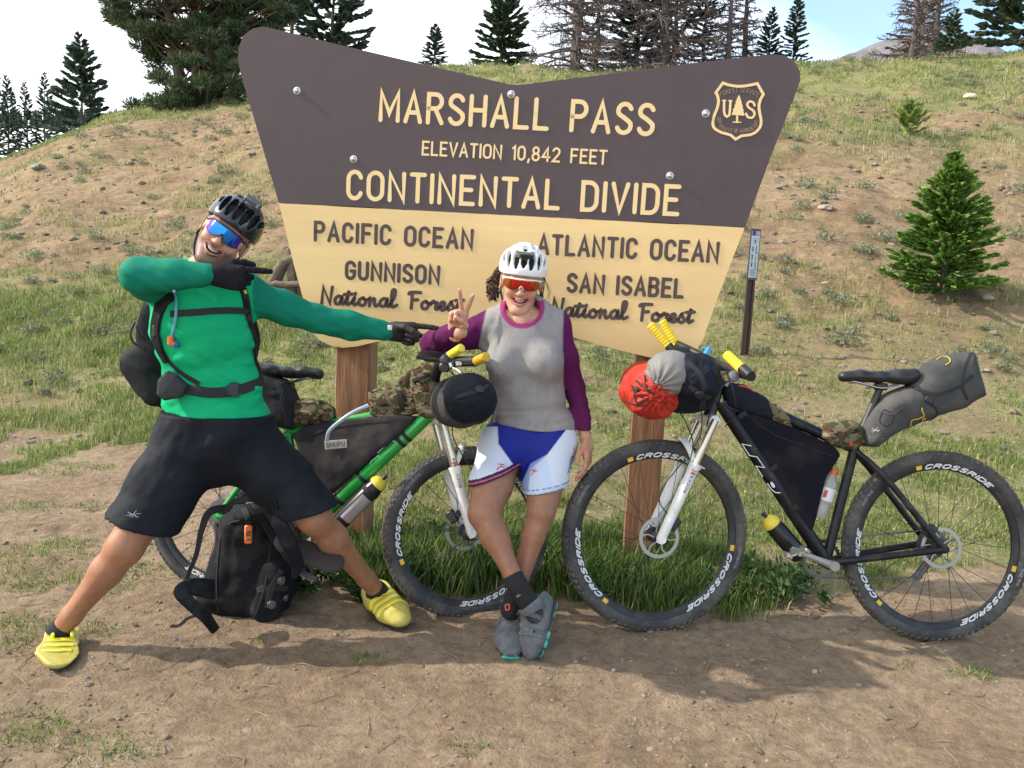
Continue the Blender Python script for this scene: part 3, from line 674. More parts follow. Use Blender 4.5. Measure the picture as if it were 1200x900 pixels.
def wheel(parent, c, Ro, rt, near, rimtext, rot0=0, steer=None, rotor=True, cass=False, knob=1.0, nsp=24, tyretext=None, axisdir=None):
    """wheel in bike coordinates, axle along y (or axisdir); near = +1/-1 side the camera sees"""
    W_ = empty('wheel', c, parent=parent)
    if steer is not None: W_.rotation_euler = (0, 0, steer)
    Rc = Ro-rt; Rr = Rc-rt*.62
    mb = MB(); pr = []
    for k in range(15):
        a = -math.pi*.80+2*math.pi*.80*k/14; pr.append((Rc+rt*math.cos(a), rt*.98*math.sin(a)))
    mb.lathe((0,0,0), (0,1,0), pr, 72); mb.build('tyre', M_rub, W_)
    # knobs
    V = []; Fk = []; nk = 84; b = 0
    for row, (ang, wd, ln, h) in enumerate(((0,.0052,.0072,.0030),(.48,.0048,.0066,.0030),(-.48,.0048,.0066,.0030),(.98,.0046,.0070,.0030),(-.98,.0046,.0070,.0030))):
        th = (np.arange(nk)+(.5 if row in (1, 2) else 0)+(.25 if row > 2 else 0))/nk*2*np.pi
        for t in th:
            er = np.array([math.cos(t), 0, math.sin(t)]); et = np.array([-math.sin(t), 0, math.cos(t)]); ey = np.array([0, 1, 0])
            nn = er*math.cos(ang)+ey*math.sin(ang); tt = -er*math.sin(ang)+ey*math.cos(ang); p = er*Rc+nn*(rt-.0012)
            for zz, s_ in ((0, 1), (h*knob, .8)):
                for a_, b_ in ((-1,-1),(1,-1),(1,1),(-1,1)): V.append(p+nn*zz+tt*a_*wd*s_+et*b_*ln*s_)
            Fk += [[b+4,b+5,b+6,b+7],[b,b+1,b+5,b+4],[b+1,b+2,b+6,b+5],[b+2,b+3,b+7,b+6],[b+3,b,b+4,b+7]]; b += 8
    rawmesh('tread_knobs', V, [np.array(Fk)], M_tread, W_, False, kind='stuff')
    mb = MB(); ri = Rr-.030
    mb.lathe((0,0,0), (0,1,0), [(Rr+.004,-.0125),(Rr+.004,.0125),(Rr-.002,.0130),(ri+.006,.0100),(ri,.0045),(ri,-.0045),(ri+.006,-.0100),(Rr-.002,-.0130)], 72, closed=True); mb.build('rim', M_blk, W_)
    # decals on the rim's near side
    yo = near*.0133
    def P(r, a, z=0): return np.array([r*math.cos(a), yo+near*z-near*(Rr-.001-r)*.11, r*math.sin(a)])
    mb = MB(); mt = MB()
    sgn = near            # clockwise as the camera sees it
    for k in range(3):
        a0 = rot0+k*2*math.pi/3
        lay, tot = layout(rimtext, G, .22, .3); span = .88; hh = .0145
        r0 = ri+.0075
        for ch, x, g in lay:
            for st in g[1]:
                pts = [(x+q[0]+q[1]*.25, q[1]) for q in st]; den = []
                for i in range(len(pts)-1):
                    for u in np.linspace(0, 1, 3)[:-1]: den.append((pts[i][0]*(1-u)+pts[i+1][0]*u, pts[i][1]*(1-u)+pts[i+1][1]*u))
                den.append(pts[-1])
                ribbon(mb, [(r0+q[1]*hh, q[0]/tot*span) for q in [(0, 0)][:0]] or [(q[0]/tot*span*Rr, q[1]*hh) for q in den], .0052, .0006, lambda q, z, a0=a0: P(r0+q[1], a0+sgn*q[0]/Rr, z), .0003, caps=2)
        ribbon(mt, [(-.035, .0), (-.012, .0)], .016, .0006, lambda q, z, a0=a0: P(r0+q[1]+.009, a0+sgn*q[0]/Rr, z), .0003, caps=1)
    mb.build('rim_lettering', M_dec, W_, smooth=False, kind='stuff'); mt.build('rim_tag', M_ytag, W_, smooth=False, kind='stuff')
    if tyretext:
        mb = MB(); lay, tot = layout(tyretext, G, .3, .6)
        for a0 in (rot0-.9, rot0+2.0):
            for ch, x, g in lay:
                for st in g[1]:
                    ribbon(mb, [(q[0]*.0105, q[1]*.010) for q in [(x+p[0], p[1]) for p in st]], .0014, .0004, lambda q, z, a0=a0: (lambda r, a: np.array([r*math.cos(a), near*(math.sqrt(max(rt*rt-(r-Rc)**2, 1e-8))*.98+.0004+z), r*math.sin(a)]))(Rc-.008+q[1], a0+sgn*q[0]/Rc), 0, caps=1)
        mb.build('tyre_lettering', M_dec2, W_, smooth=False, kind='stuff')
    mb = MB(); mb.lathe((0,0,0), (0,1,0), [(.0,-.056),(.010,-.056),(.011,-.045),(.028,-.036),(.028,-.032),(.014,-.028),(.013,.028),(.028,.032),(.028,.036),(.011,.045),(.010,.056),(0,.056)], 20); mb.build('hub', M_blk, W_)
    me = None
    for k in range(nsp):
        s_ = 1 if k % 2 else -1; a = 2*math.pi*k/nsp; d = (.30 if (k//2) % 2 else -.30)*2.2
        A = np.array([.028*math.cos(a+d*1.6), s_*.033, .028*math.sin(a+d*1.6)]); B = np.array([(ri+.003)*math.cos(a), s_*.002, (ri+.003)*math.sin(a)])
        if me is None:
            m0 = MB(); m0.cyl((0,0,0), (1,0,0), .0013, n=5); o = m0.build('spoke', M_spk, W_); me = o.data
        else: o = link('spoke', me, None, W_)
        fr = frame_from(x=B-A, y=(0, 1, 0.01)); l_ = np.linalg.norm(B-A)
        o.matrix_local = mtx(fr[:, 0]*l_, fr[:, 1], fr[:, 2], A)
        if k % 1 == 0: pass
    if rotor:
        s_ = 1 if near > 0 else 1; yy = (.040)*(1 if near > 0 else 1)
        mb = MB(); mb.lathe((0, yy, 0), (0,1,0), [(.066,-.0009),(.066,.0009),(.0795,.0009),(.0795,-.0009)], 48, closed=True)
        for k in range(6):
            a = k*math.pi/3; p = [np.array([r*math.cos(a+t), yy, r*math.sin(a+t)]) for r, t in ((.02, 0), (.045, .25), (.067, .1))]
            mb.tube(p, .003, 6, sq=((0,1,0), .3))
        mb.build('brake_disc', M_steel, W_)
    if cass:
        mb = MB(); yy = -.036
        for k in range(9): mb.lathe((0, yy-.0+ k*-.0035+.0, 0), (0,1,0), [(.012,-.0008),(.012,.0008),(.060-k*.0042,.0008),(.060-k*.0042,-.0008)], 28, closed=True)
        mb.build('cassette', M_dsteel, W_)
    return W_
class Bike:
    def __init__(s, cF, cR, face, lean, **kw):
        A = onz(*cF); B = onz(*cR); s.A = A; ex = nrm((A-B)*[1, 1, 0]); side = np.array([-ex[1], ex[0], 0.])      # left of the rider
        away = side if side[1] > 0 else -side
        ez = np.array([0, 0, 1.])*math.cos(lean)+away*math.sin(lean); ey = np.cross(ez, ex)
        s.ex, s.ey, s.ez = ex, ey, ez; s.o = A.copy(); s.o[2] = min(gz(A[0], A[1]), gz(B[0], B[1]))-.004; s.near = 1 if ey[1] < 0 else -1
        s.root = empty('bicycle', M=mtx(ex, ey, ez, s.o), **kw); s.WB = np.linalg.norm(A-B)
    def l(s, px, py, off=0):
        """photo pixel -> bike coordinates on the plane at lateral offset off (towards the camera side)"""
        y = off*s.near; p = onpl(px, py, s.o+s.ey*y, s.ey)-s.o; return np.array([p@s.ex, y, p@s.ez])
    def w(s, q): return s.o+s.ex*q[0]+s.ey*q[1]+s.ez*q[2]
    def lw(s, P): P = np.asarray(P)-s.o; return np.array([P@s.ex, P@s.ey, P@s.ez])
    def M(s): return mtx(s.ex, s.ey, s.ez, s.o)
def saddle(b, nose, tail, mat_, n=1):
    L_ = np.linalg.norm(tail-nose); d = nrm(tail-nose); up = np.array([0, 0, 1.]); y = np.array([0, 1., 0])
    S = Sdf(np.minimum(nose, tail)-[.03, .10, .07], np.maximum(nose, tail)+[.03, .10, .05], .005)
    P = [nose+d*L_*t+up*(z) for t, z in ((.03,-.004),(.25,.0),(.5,-.004),(.72,.0),(.93,.010))]
    wd = [.020, .024, .033, .056, .066]; 
    for i in range(4):
        for sx_ in (-1, 1):
            S.cone(P[i]+y*sx_*wd[i]*.45, P[i+1]+y*sx_*wd[i+1]*.5, .017, .020, k=.02)
    S.cone(P[0]-up*.008, P[2]-up*.012, .012, .012, k=.015); S.ell(P[4]-up*.02-d*.03, (.05,.05,.03), k=.03)
    S.box(nose+d*L_*.6-up*.05, (L_*.7, .1, .018), r=.004, k=.01, mode='s')
    o = S.build('saddle', mat_, b.root)
    mb = MB()
    for sx_ in (-1, 1):
        mb.tube(catmull([P[0]-up*.012+y*sx_*.008, P[1]-up*.028+y*sx_*.018, P[2]-up*.042+y*sx_*.022, P[3]-up*.038+y*sx_*.022, P[4]-up*.018+y*sx_*.02], 5), .0035, 6)
    mb.build('saddle_rail', M_steel, b.root)
def crankset(b, bb, pedal_px, arm_mat, ring_mat, ringR=.075, q=.082, drive=-1):
    """drive: lateral sign of the chain side"""
    near = b.near; mb = MB()
    mb.cyl(bb-[0,.07,0], bb+[0,.07,0], .020, n=18); mb.build('bottom_bracket', M_blk, b.root)
    pn = b.l(*pedal_px, off=q+.0); bn = bb+np.array([0, near*q, 0]); d = pn-bn; d[1] = 0; L_ = np.linalg.norm(d); d = nrm(d); pn = bn+d*min(L_, .175)
    for s_, e in ((1, pn), (-1, bb-d*.17+np.array([0, -near*q, 0]))):
        c = bb+np.array([0, near*s_*q, 0]); mb = MB(); mb.tube([c, c*.6+e*.4, e], [.017, .012, .013], 12, sq=((0,1,0), .5)); mb.cyl(c-[0,.011,0], c+[0,.011,0], .0185, n=18); mb.build('crank_arm', arm_mat, b.root)
        pc = e+np.array([0, near*s_*.055, 0]); mb = MB(); fr = frame_from(x=(.93, 0, -.36), y=(0, 1, 0)); mb.cyl(e, pc+[0, near*s_*.04, 0], .007, n=8); mb.box(pc, (.042, .030, .0035), fr, bev=.002)
        for t in (-1, 1): mb.box(pc+fr[:, 0]*t*.033, (.006, .034, .010), fr, bev=.003)
        mb.build('pedal', M_steel if arm_mat is not M_blk else M_dsteel, b.root)
    c = bb+np.array([0, drive*.048, 0])
    mb = MB(); mb.lathe(c, (0,1,0), [(ringR-.012,-.0012),(ringR-.012,.0012),(ringR,.0012),(ringR,-.0012)], 40, closed=True)
    for k in range(38):
        a = k*2*math.pi/38; mb.box(c+[ (ringR+.002)*math.cos(a), 0, (ringR+.002)*math.sin(a)], (.0028,.001,.0028), np.array([[math.cos(a),0,-math.sin(a)],[0,1,0],[math.sin(a),0,math.cos(a)]]))
    for k in range(4):
        a = .4+k*math.pi/2; mb.tube([c, c+[(ringR-.008)*math.cos(a), 0, (ringR-.008)*math.sin(a)]], .006, 6, sq=((0,1,0), .4))
    mb.build('chainring', ring_mat, b.root)
def chain(b, bb, rc, R1, R2, drive=-1):
    y = np.array([0, drive*.048, 0]); a = rc+y; c = bb+y; mb = MB()
    mb.tube([a+[0,0,R2], c+[0,0,R1]], .0035, 6); mb.tube([a+[.02,0,-R2-.08], c+[0,0,-R1]], .0035, 6)
    mb.tube(catmull([c+[0,0,-R1], c+[R1*.7,0,-R1*.7], c+[R1,0,0], c+[R1*.7,0,R1*.7], c+[0,0,R1]], 4), .0035, 6)
    mb.build('chain', M_dsteel, b.root)
def derailleur(b, rc, drive=-1):
    y = np.array([0, drive*.052, 0]); c = rc+y; mb = MB()
    mb.tube([c+[-.01,0,-.01], c+[-.012,-.0,-.045], c+[.0,0,-.075]], [.009,.014,.012], 8); p1, p2 = c+[.005,0,-.08], c+[.045,0,-.135]
    for o_ in (-.006, .006): mb.tube([p1+[0,o_,0], p2+[0,o_,0]], [.016, .014], 10, sq=((0,1,0), .15))
    for p in (p1, p2): mb.lathe(p, (0,1,0), [(.006,-.003),(.006,.003),(.019,.003),(.019,-.003)], 14, closed=True)
    mb.build('rear_derailleur', M_dsteel, b.root)
def caliper(b, c, m=None, parent=None):
    mb = MB(); mb.box(c, (.018,.014,.026), frame_from(x=(.8,0,.6), y=(0,1,0)), bev=.005); mb.box(c+[.022,.0,.014], (.010,.016,.014), frame_from(x=(.8,0,.6), y=(0,1,0)), bev=.004); mb.cyl(c+[0,-.02,-.01], c+[0,.02,-.01], .008, n=8); mb.build('brake_caliper', m or M_blk, parent or b.root)

def build_bike(b, S):
    near = b.near; Rf, Rr_ = S['Rf'], S['Rr']
    hf = np.array([0, 0, Rf]); hr = np.array([-b.WB, 0, Rr_])
    st = S.get('steer', 0)
    fm, Y_ = S['fm'], np.array([0, 1., 0])
    ht, hb = b.l(*S['ht']), b.l(*S['hb'])
    W1 = wheel(b.root, hf, Rf, S['rt'], near, S['rim'], rot0=S['rot'][0], steer=st, tyretext=S['tt'][0], knob=S.get('knob', 1))
    W2 = wheel(b.root, hr, Rr_, S['rt'], near, S['rim'], rot0=S['rot'][1], cass=True, tyretext=S['tt'][1])
    bb = b.l(*S['bb']); stc = b.l(*S['st']); dt = b.l(*S['dt']); tt = b.l(*S['ttf'])
    mb = MB()
    mb.tube([ht, hb], .024, 18); mb.tube(catmull([dt, dt*.5+bb*.5, bb], 4), [S['dr']]*9, 20); mb.tube([tt, tt*.5+stc*.5, stc], [S['tr']*1.1, S['tr'], S['tr']*.9], 18)
    mb.tube([stc+nrm(stc-bb)*.03, bb], .0185, 18); mb.cyl(bb-[0,.036,0], bb+[0,.036,0], .026, n=20)
    for s_ in (-1, 1):
        mb.tube(catmull([stc+[0,s_*.008,-.005], stc*.7+hr*.3+[0,s_*.045,.012], hr*.85+stc*.15+[0,s_*.064,0], hr+[0,s_*.066,0]], 5), [.0125]*15+[.010], 12)
        mb.tube(catmull([bb+[-.02,s_*.022,0], bb*.72+hr*.28+[0,s_*.042,0], hr*.9+bb*.1+[0,s_*.066,0], hr+[0,s_*.066,0]], 5), [.0135]*15+[.011], 12)
        mb.cyl(hr+[0,s_*.058,0], hr+[0,s_*.074,0], .016, n=14)
    mb.build('frame', fm, b.root)
    # seat post + saddle
    sp, sn, sr = b.l(*S['spt']), b.l(*S['nose']), b.l(*S['tail'])
    mb = MB(); mb.tube([stc, sp], .0140, 14); mb.box(sp, (.022,.020,.014), bev=.005); mb.build('seat_post', M_blk, b.root)
    mb = MB(); mb.cyl(stc+nrm(sp-stc)*.02, stc+nrm(sp-stc)*.038, .020, n=16); mb.build('seat_clamp', S.get('clampm', M_blk), b.root)
    saddle(b, sn, sr, M_sad)
    # fork: steering frame
    ax = nrm(ht-hb); cst, sst = math.cos(st), math.sin(st)
    def rt_(p):      # turn about the steering axis
        p = np.asarray(p, float); v = p-hb; return hb+v*cst+np.cross(ax, v)*sst+ax*(ax@v)*(1-cst)
    crown = hb-ax*.012
    off = hf-rt_(hf); 
    W1.location = Vector(rt_(hf)); 
    axle = hf
    mb = MB(); mb.tube([rt_(crown+Y_*t) for t in (-.066,-.03,.03,.066)], [.021,.024,.024,.021], 16); mb.cyl(hb, crown, .022, n=14); mb.build('fork_crown', S.get('crownm', M_whitep), b.root)
    ls = MB(); us = MB()
    for s_ in (-1, 1):
        t0 = crown+Y_*s_*.062-ax*.0; e = axle+Y_*s_*.062; dd = nrm(e-t0); Lf = np.linalg.norm(e-t0); mid = t0+dd*Lf*S.get('mid', .38)
        us.tube([rt_(t0+ax*.004), rt_(mid+dd*.02)], .0165, 16)
        ls.tube([rt_(q) for q in (mid, mid+dd*.012, mid+dd*.03, t0+dd*Lf*.7, e+dd*.0, e+dd*.018)], [.0245,.0245,.0215,.0205,.0185,.012], 18)
        ls.cyl(rt_(e-Y_*.012), rt_(e+Y_*s_*.018), .015, n=14)
    a0 = [rt_(crown*(1-S.get('mid', .38))+axle*S.get('mid', .38)+v) for v in (Y_*-.062+[.0,0,.0], Y_*-.045+[.025,0,.06], Y_*0+[.035,0,.085], Y_*.045+[.025,0,.06], Y_*.062)]
    ls.tube(catmull(a0, 5), .010, 10, sq=((1,0,0), 1.3)); us.build('fork_stanchion', M_stan, b.root, kind=None); ls.build('fork_lower', M_whitep, b.root)
    # brake bits
    caliper(b, rt_(axle+np.array([-.055, .045, .055])), parent=b.root); caliper(b, hr+np.array([.05, .048, .065]))
    crankset(b, bb, S['ped'], S['arm'], M_dsteel if near > 0 else M_blk); chain(b, bb, hr, .075, .055); derailleur(b, hr)
    # cables
    mb = MB(); mb.tube(catmull([rt_(ht+ax*.10+Y_*near*.05+[.05,0,0]), rt_(ht+[.10,near*.05,-.02]), rt_(crown+[.05,near*.05,-.06]), rt_(axle+[.015,near*.07,.18]), rt_(axle+[-.03,.06,.08])], 8), .0022, 6); mb.tube(catmull([rt_(ht+ax*.12+Y_*-near*.08+[.05,0,0]), rt_(ht+[.13,-near*.02,.0]), ht+[.05,near*.03,-.06], dt+[-.06,near*.035,-.03]], 8), .0022, 6); mb.build('brake_cable', M_blk, b.root)
    return dict(hf=hf, hr=hr, bb=bb, rt=rt_, ht=ht, hb=hb, ax=ax, stc=stc, sp=sp, axle=axle, crown=crown, dt=dt)
M_sad = mat('saddle_leather', (.013, .013, .015), .38)
BK = Bike((762, 743), (1091, 755), 1, R(8), label='black mountain bicycle with white fork and yellow grips leaning on the right sign post', cat='bicycle')
K = build_bike(BK, dict(Rf=.370, Rr=.370, rt=.0265, rim='CROSSRIDE', rot=(R(72), R(78)), tt=('CONTINENTAL', 'RACE KING'), knob=.6, steer=R(9), fm=M_blkdust,
    ht=(843,447), hb=(831,488), dt=(845,472), bb=(968,658), ttf=(851,458), st=(1001,526), dr=.0275, tr=.021, spt=(1032,453), nose=(986,440), tail=(1073,441), ped=(917,640), arm=mat('crank_alloy', (.33, .30, .27), .45, metal=.6), mid=.36))
GK = Bike((541, 727), (257, 697), -1, R(9), label='green mountain bicycle with white fork and camouflage bags leaning on the left sign post', cat='bicycle')
KG = build_bike(GK, dict(Rf=.337, Rr=.325, rt=.026, rim='CROSSRIDE', rot=(R(200), R(170)), tt=('CONTINENTAL', None), steer=R(26), fm=M_green, knob=1.1,
    ht=(508,452), hb=(513,487), dt=(509,480), bb=(352,628), ttf=(500,476), st=(338,506), dr=.0275, tr=.0195, spt=(338,452), nose=(376,437), tail=(300,433), ped=(366,672), arm=M_blk, mid=.42, clampm=M_green))
# ================================================================ PEOPLE
from mathutils.bvhtree import BVHTree
M_skin = mat('skin', rough=.48, attr='Col', var=.13, vscale=38, bump=.2, bscale=240, sss=.10, spec=.4, bdist=.002)
M_teeth = mat('teeth', (.55, .49, .42), .3)
def cat_parts(parts):
    V = []; Fq = []; C = []; n = 0
    for v, f, c in parts: V.append(v); Fq.append(f+n); C.append(c); n += len(v)
    return np.concatenate(V), np.concatenate(Fq), np.concatenate(C)
def skin_col(base, red=(.50, .22, .17)):
    def f(V):
        n = fbm(V[:, 0]*18, V[:, 1]*18, V[:, 2]*18, seed=4, o=3)[:, None]; return np.array(base)*(.92+.16*n)
    return f
def head_mesh(o, M, s, P):
    """P: dict of face settings; returns (V,F,C) in world space"""
    S = Sdf((-.105,-.125,-.20), (.105,.135,.145), .0023); k = .022
    S.ell((0,-.012,.040), (.074,.096,.084), k=k); S.ell((0,.028,-.030), (.058,.062,.088), k=.03)
    jw = P.get('jaw', .046)
    for x in (-1, 1):
        S.cone((x*jw,.005,-.052), (x*.016,.066,-.103), .024, .019, k=.025)
        S.ell((x*.037,.064,-.030), (.022,.020,.018), k=.022)                   # cheek lifted by the smile
        S.ell((x*.052,.055,.004), (.016,.022,.020), k=.02)
    S.ell((0,.072,-.103), (.021,.018,.016), k=.02)
    S.cone((-.034,.082,.024), (.034,.082,.024), .013, .013, k=.018)             # brow
    for x in (-1, 1): S.ell((x*.031,.099,.004), (.019,.014,.013), k=.012, mode='s')
    for x in (-1, 1): S.ell((x*.031,.080,.003), (.0135,.0135,.0125), k=.005)
    S.cone((0,.088,.014), (0,.107,-.027), .0075, .0105, k=.012); S.ell((0,.108,-.031), (.0115,.0115,.0105), k=.006)
    for x in (-1, 1): S.ell((x*.0125,.098,-.033), (.0078,.010,.0075), k=.006); S.ell((x*.0065,.108,-.041), (.0036,.005,.0035), k=.002, mode='s')
    mw = P.get('mw', .027); op = P.get('open', .0065)
    mc = [np.array([t*mw, .0935-.016*t*t, -.066+.0105*t*t-(.0 if abs(t) > .9 else 0)]) for t in np.linspace(-1, 1, 9)]
    for i in range(8):                                                          # lips around the smile
        t = 1-abs((i-3.5)/4)
        S.cone(mc[i]+[0,-.002,.0060+.002*t], mc[i+1]+[0,-.002,.0060+.002*t], .0052, .0052, k=.006); S.cone(mc[i]+[0,-.003,-.006-.0035*t], mc[i+1]+[0,-.003,-.006-.0035*t], .0060, .0060, k=.006)
    for i in range(8):
        r0 = op*(1-abs((i-4)/4.3)**2)+.001; r1 = op*(1-abs((i+1-4)/4.3)**2)+.001
        S.cone(mc[i]+[0,.004,0], mc[i+1]+[0,.004,0], r0, r1, k=.002, mode='s'); S.cone(mc[i]+[0,-.004,0], mc[i+1]+[0,-.004,0], r0, r1, k=.002, mode='s')
    for x in (-1, 1):                                                           # smile folds, ears
        for a, b in (((x*.020,.103,-.036), (x*.040,.083,-.066)),): S.cone(a, b, .003, .0028, k=.008, mode='s')
        S.ell((x*.076,-.006,-.002), (.010,.019,.031), frame_from(x=(x, .35, 0), z=(0, -.2, 1)), k=.006); S.ell((x*.084,-.001,.002), (.006,.010,.018), frame_from(x=(x, .35, 0), z=(0, -.2, 1)), k=.004, mode='s')
        S.ell((x*.080,.002,-.026), (.006,.008,.009), k=.006)
    nk = np.asarray(P['neck_local'], float)
    S.cone((0,-.030,-.055), nk, .052, P.get('nr', .056), k=.03)
    V, Fq = S.nets(2)
    base = np.array(P['skin']); C = np.tile(base, (len(V), 1))
    n = fbm(V[:, 0]*30, V[:, 1]*30, V[:, 2]*30, seed=9, o=3)[:, None]; C = C*(.93+.14*n)
    def blend(m, col): 
        nonlocal C
        m = np.clip(m, 0, 1)[:, None]; C = C*(1-m)+np.array(col)*m
    x, y, z = V.T
    for sx_ in (-1, 1): blend(.45*np.exp(-((x-sx_*.036)**2+(z+.032)**2)/.016**2)*(y > 0), base*[1.08, .72, .66])
    blend(.5*np.exp(-(x**2+(z+.032)**2)/.010**2)*(y > .09), base*[1.05, .72, .66])
    dm = np.min([np.sqrt((V[:, 0]-q[0])**2*.6+(V[:, 2]-q[2])**2) for q in mc], axis=0)
    if P.get('stubble'):
        jm = sm(-.036, -.055, z)*sm(-.02, .03, y)*sm(-.13, -.118, z)+np.exp(-((z+.050)/.006)**2)*(np.abs(x) < .028)*(y > .07)
        blend(P['stubble']*np.clip(jm, 0, 1)*(dm > .011)*(.6+.7*n[:, 0]), base*[.42, .38, .40])
    blend(sm(.0145, .0095, dm)*(y > .07)*.75, P['lip'])
    blend(sm(.0085, .005, dm)*(y < .092)*(y > .06), (.12, .02, .02))
    blend(np.exp(-(((np.abs(x)-.031)/.016)**2+((z-.020)/.0035)**2))*(y > .06)*.8, (.06, .04, .03))
    Vw = o+s*(V@M.T); return Vw, Fq, C
def teeth(o, M, s, P, parent):
    mb = MB(); mw = P.get('mw', .027)
    for i in range(9):
        t = (i-4)/5.0; w_ = .0036 if abs(i-4) > 1 else .0042
        c = np.array([t*mw*1.0, .0895-.016*t*t, -.0625+.0105*t*t]); fr = frame_from(x=(1, -1.2*t, 0), z=(0, 0, 1))
        mb.box(o+s*(M@c), (w_*.82*s, .002*s, .0036*s), M@fr, bev=.001)
    mb.build('teeth', M_teeth, parent, kind='stuff')
def hand(o, fy, nz, side, curls, s=1, thumb=None, h=.0021, glove=False, inner=None):
    """o wrist, fy towards the knuckles, nz out of the back of the hand; side=+1 when the thumb is on +x; returns V,F"""
    y = nrm(fy); z = nrm(np.asarray(nz)-y*np.dot(nz, y)); x = np.cross(y, z); g = .0015 if glove else 0
    o = np.asarray(o, float); lo = o-.24*s; S = Sdf(np.minimum(o-.07, o+y*.20*s-.10), np.maximum(o+.07, o+y*.20*s+.10), h)
    W_ = lambda a, b, c: o+s*(x*a+y*b+z*c)
    bx = [side*.028, side*.0095, -side*.0095, -side*.027]; by = [.088, .092, .088, .079]; ln = [(.040,.024,.021), (.044,.027,.022), (.040,.025,.021), (.031,.019,.019)]; fr_ = [.0092, .0094, .0088, .0078]
    for i in range(4):
        S.cone(W_(bx[i]*.55, .008, 0), W_(bx[i], by[i]-.006, 0), (.0165+g)*s, (.0125+g)*s, k=.014*s)
    S.ell(W_(0, .045, -.003), np.array([.036, .044, .0155])*s, np.stack([x, y, z], 1), k=.012*s)
    S.cone(W_(0, -.018, 0), W_(0, .012, 0), (.026+g)*s, (.025+g)*s, k=.015*s, sq=(z, .78))
    for i in range(4):
        c1, c2, c3, spd = curls[i]; a = 0; p = W_(bx[i], by[i]-.004, 0); d0 = nrm(y*math.cos(spd)+x*side*math.sin(spd)); r = fr_[i]*s+g
        for j, (L_, c) in enumerate(zip(ln[i], (c1, c2, c3))):
            a += c; d = d0*math.cos(a)-z*math.sin(a); q = p+d*L_*s; S.cone(p, q, r*(1-.07*j), r*(.93-.07*j), k=.0035*s); p = q
    tb = thumb or ((.9, .45, -.5), (.55, .8, -.6), (.2, .9, -.5))
    p = W_(side*.024, .022, -.006); rr = [.0135, .0115, .0100, .0085]; ll = [.038, .033, .026]
    for j in range(3):
        d = nrm(x*side*tb[j][0]+y*tb[j][1]+z*tb[j][2]); q = p+d*ll[j]*s; S.cone(p, q, (rr[j]+g)*s, (rr[j+1]+g)*s, k=(.012 if j == 0 else .004)*s); p = q
    return S.nets(1)
def shoe(heel, toe, up, sc=1, h=.004, hi=.085):
    """returns Sdf of a shoe upper, and frame"""
    heel = np.asarray(heel, float); toe = np.asarray(toe, float); d = nrm(toe-heel); u = nrm(np.asarray(up)-d*np.dot(up, d)); x = np.cross(d, u); L_ = np.linalg.norm(toe-heel)
    S = Sdf(np.minimum(heel, toe)-.11, np.maximum(heel, toe)+.11+np.maximum(u*0, 0), h)
    W_ = lambda a, b, c: heel+d*L_*b+x*a+u*c
    q = sc
    S.cone(W_(0, .12, .038*q), W_(-.0, .42, .036*q), .037*q, .041*q, k=.02); S.cone(W_(0, .42, .036*q), W_(.004, .70, .031*q), .043*q, .050*q, k=.02, sq=(u, .70)); S.cone(W_(.004, .70, .030*q), W_(.0, .88, .024*q), .050*q, .036*q, k=.02, sq=(u, .62))
    S.cone(W_(0, .14, .04*q), W_(0, .16, hi), .033*q, .034*q, k=.02); S.cone(W_(0, .28, .062*q), W_(0, .52, .050*q), .034*q, .030*q, k=.03)
    return S, W_, (x, d, u), L_
def bvh_of(o):
    me = o.data; V = np.empty(len(me.vertices)*3, np.float32); me.vertices.foreach_get('co', V); V = V.reshape(-1, 3)
    return BVHTree.FromPolygons([Vector(v) for v in V], [tuple(p.vertices) for p in me.polygons])
def drape(bv, pts, off=.003, sub=6, fallback=3.1):
    """points given in photo pixels dropped onto a surface; returns positions and normals"""
    pts = catmull([np.array(p[:2], float) for p in pts], sub) if sub > 1 else [np.array(p, float) for p in pts]
    P = []; Nn = []
    for p in pts:
        r = nrm(ray(*p)); hit, nn, _, dist = bv.ray_cast(Vector(CAM), Vector(r))
        if hit is None: hit, nn, _, dist = bv.find_nearest(Vector(CAM+r*(fallback if not P else np.dot(P[-1]-CAM, r))))
        nn = np.array(nn); nn = nn if nn@(-r) > -.2 else -nn
        P.append(np.array(hit)+nn*off); Nn.append(nn)
    P = np.array(P); Nn = np.array(Nn)
    for _ in range(3):
        Nn[1:-1] = (Nn[:-2]+Nn[1:-1]+Nn[2:]); Nn /= np.linalg.norm(Nn, axis=1)[:, None]; P[1:-1] = P[1:-1]*.5+.25*(P[:-2]+P[2:])
    return P, Nn
def strap(mb, P, Nn, w_, th, col=None):
    P = np.asarray(P); m = len(P); T = np.gradient(P, axis=0); V = []
    w_ = np.full(m, w_) if np.isscalar(w_) else np.interp(np.linspace(0, 1, m), np.linspace(0, 1, len(w_)), w_)
    for i in range(m):
        t = nrm(T[i]); nn = nrm(Nn[i]-t*(Nn[i]@t)); b = np.cross(t, nn)
        V += [P[i]+b*w_[i]/2, P[i]+b*w_[i]*.42+nn*th, P[i]-b*w_[i]*.42+nn*th, P[i]-b*w_[i]/2, P[i]-b*w_[i]*.42-nn*th*.4, P[i]+b*w_[i]*.42-nn*th*.4]
    F = [[i*6+j, i*6+(j+1) % 6, (i+1)*6+(j+1) % 6, (i+1)*6+j] for i in range(m-1) for j in range(6)]
    mb.raw(np.array(V), [np.array(F), np.array([[5,4,3,2,1,0], [(m-1)*6+q for q in range(6)]])], col)
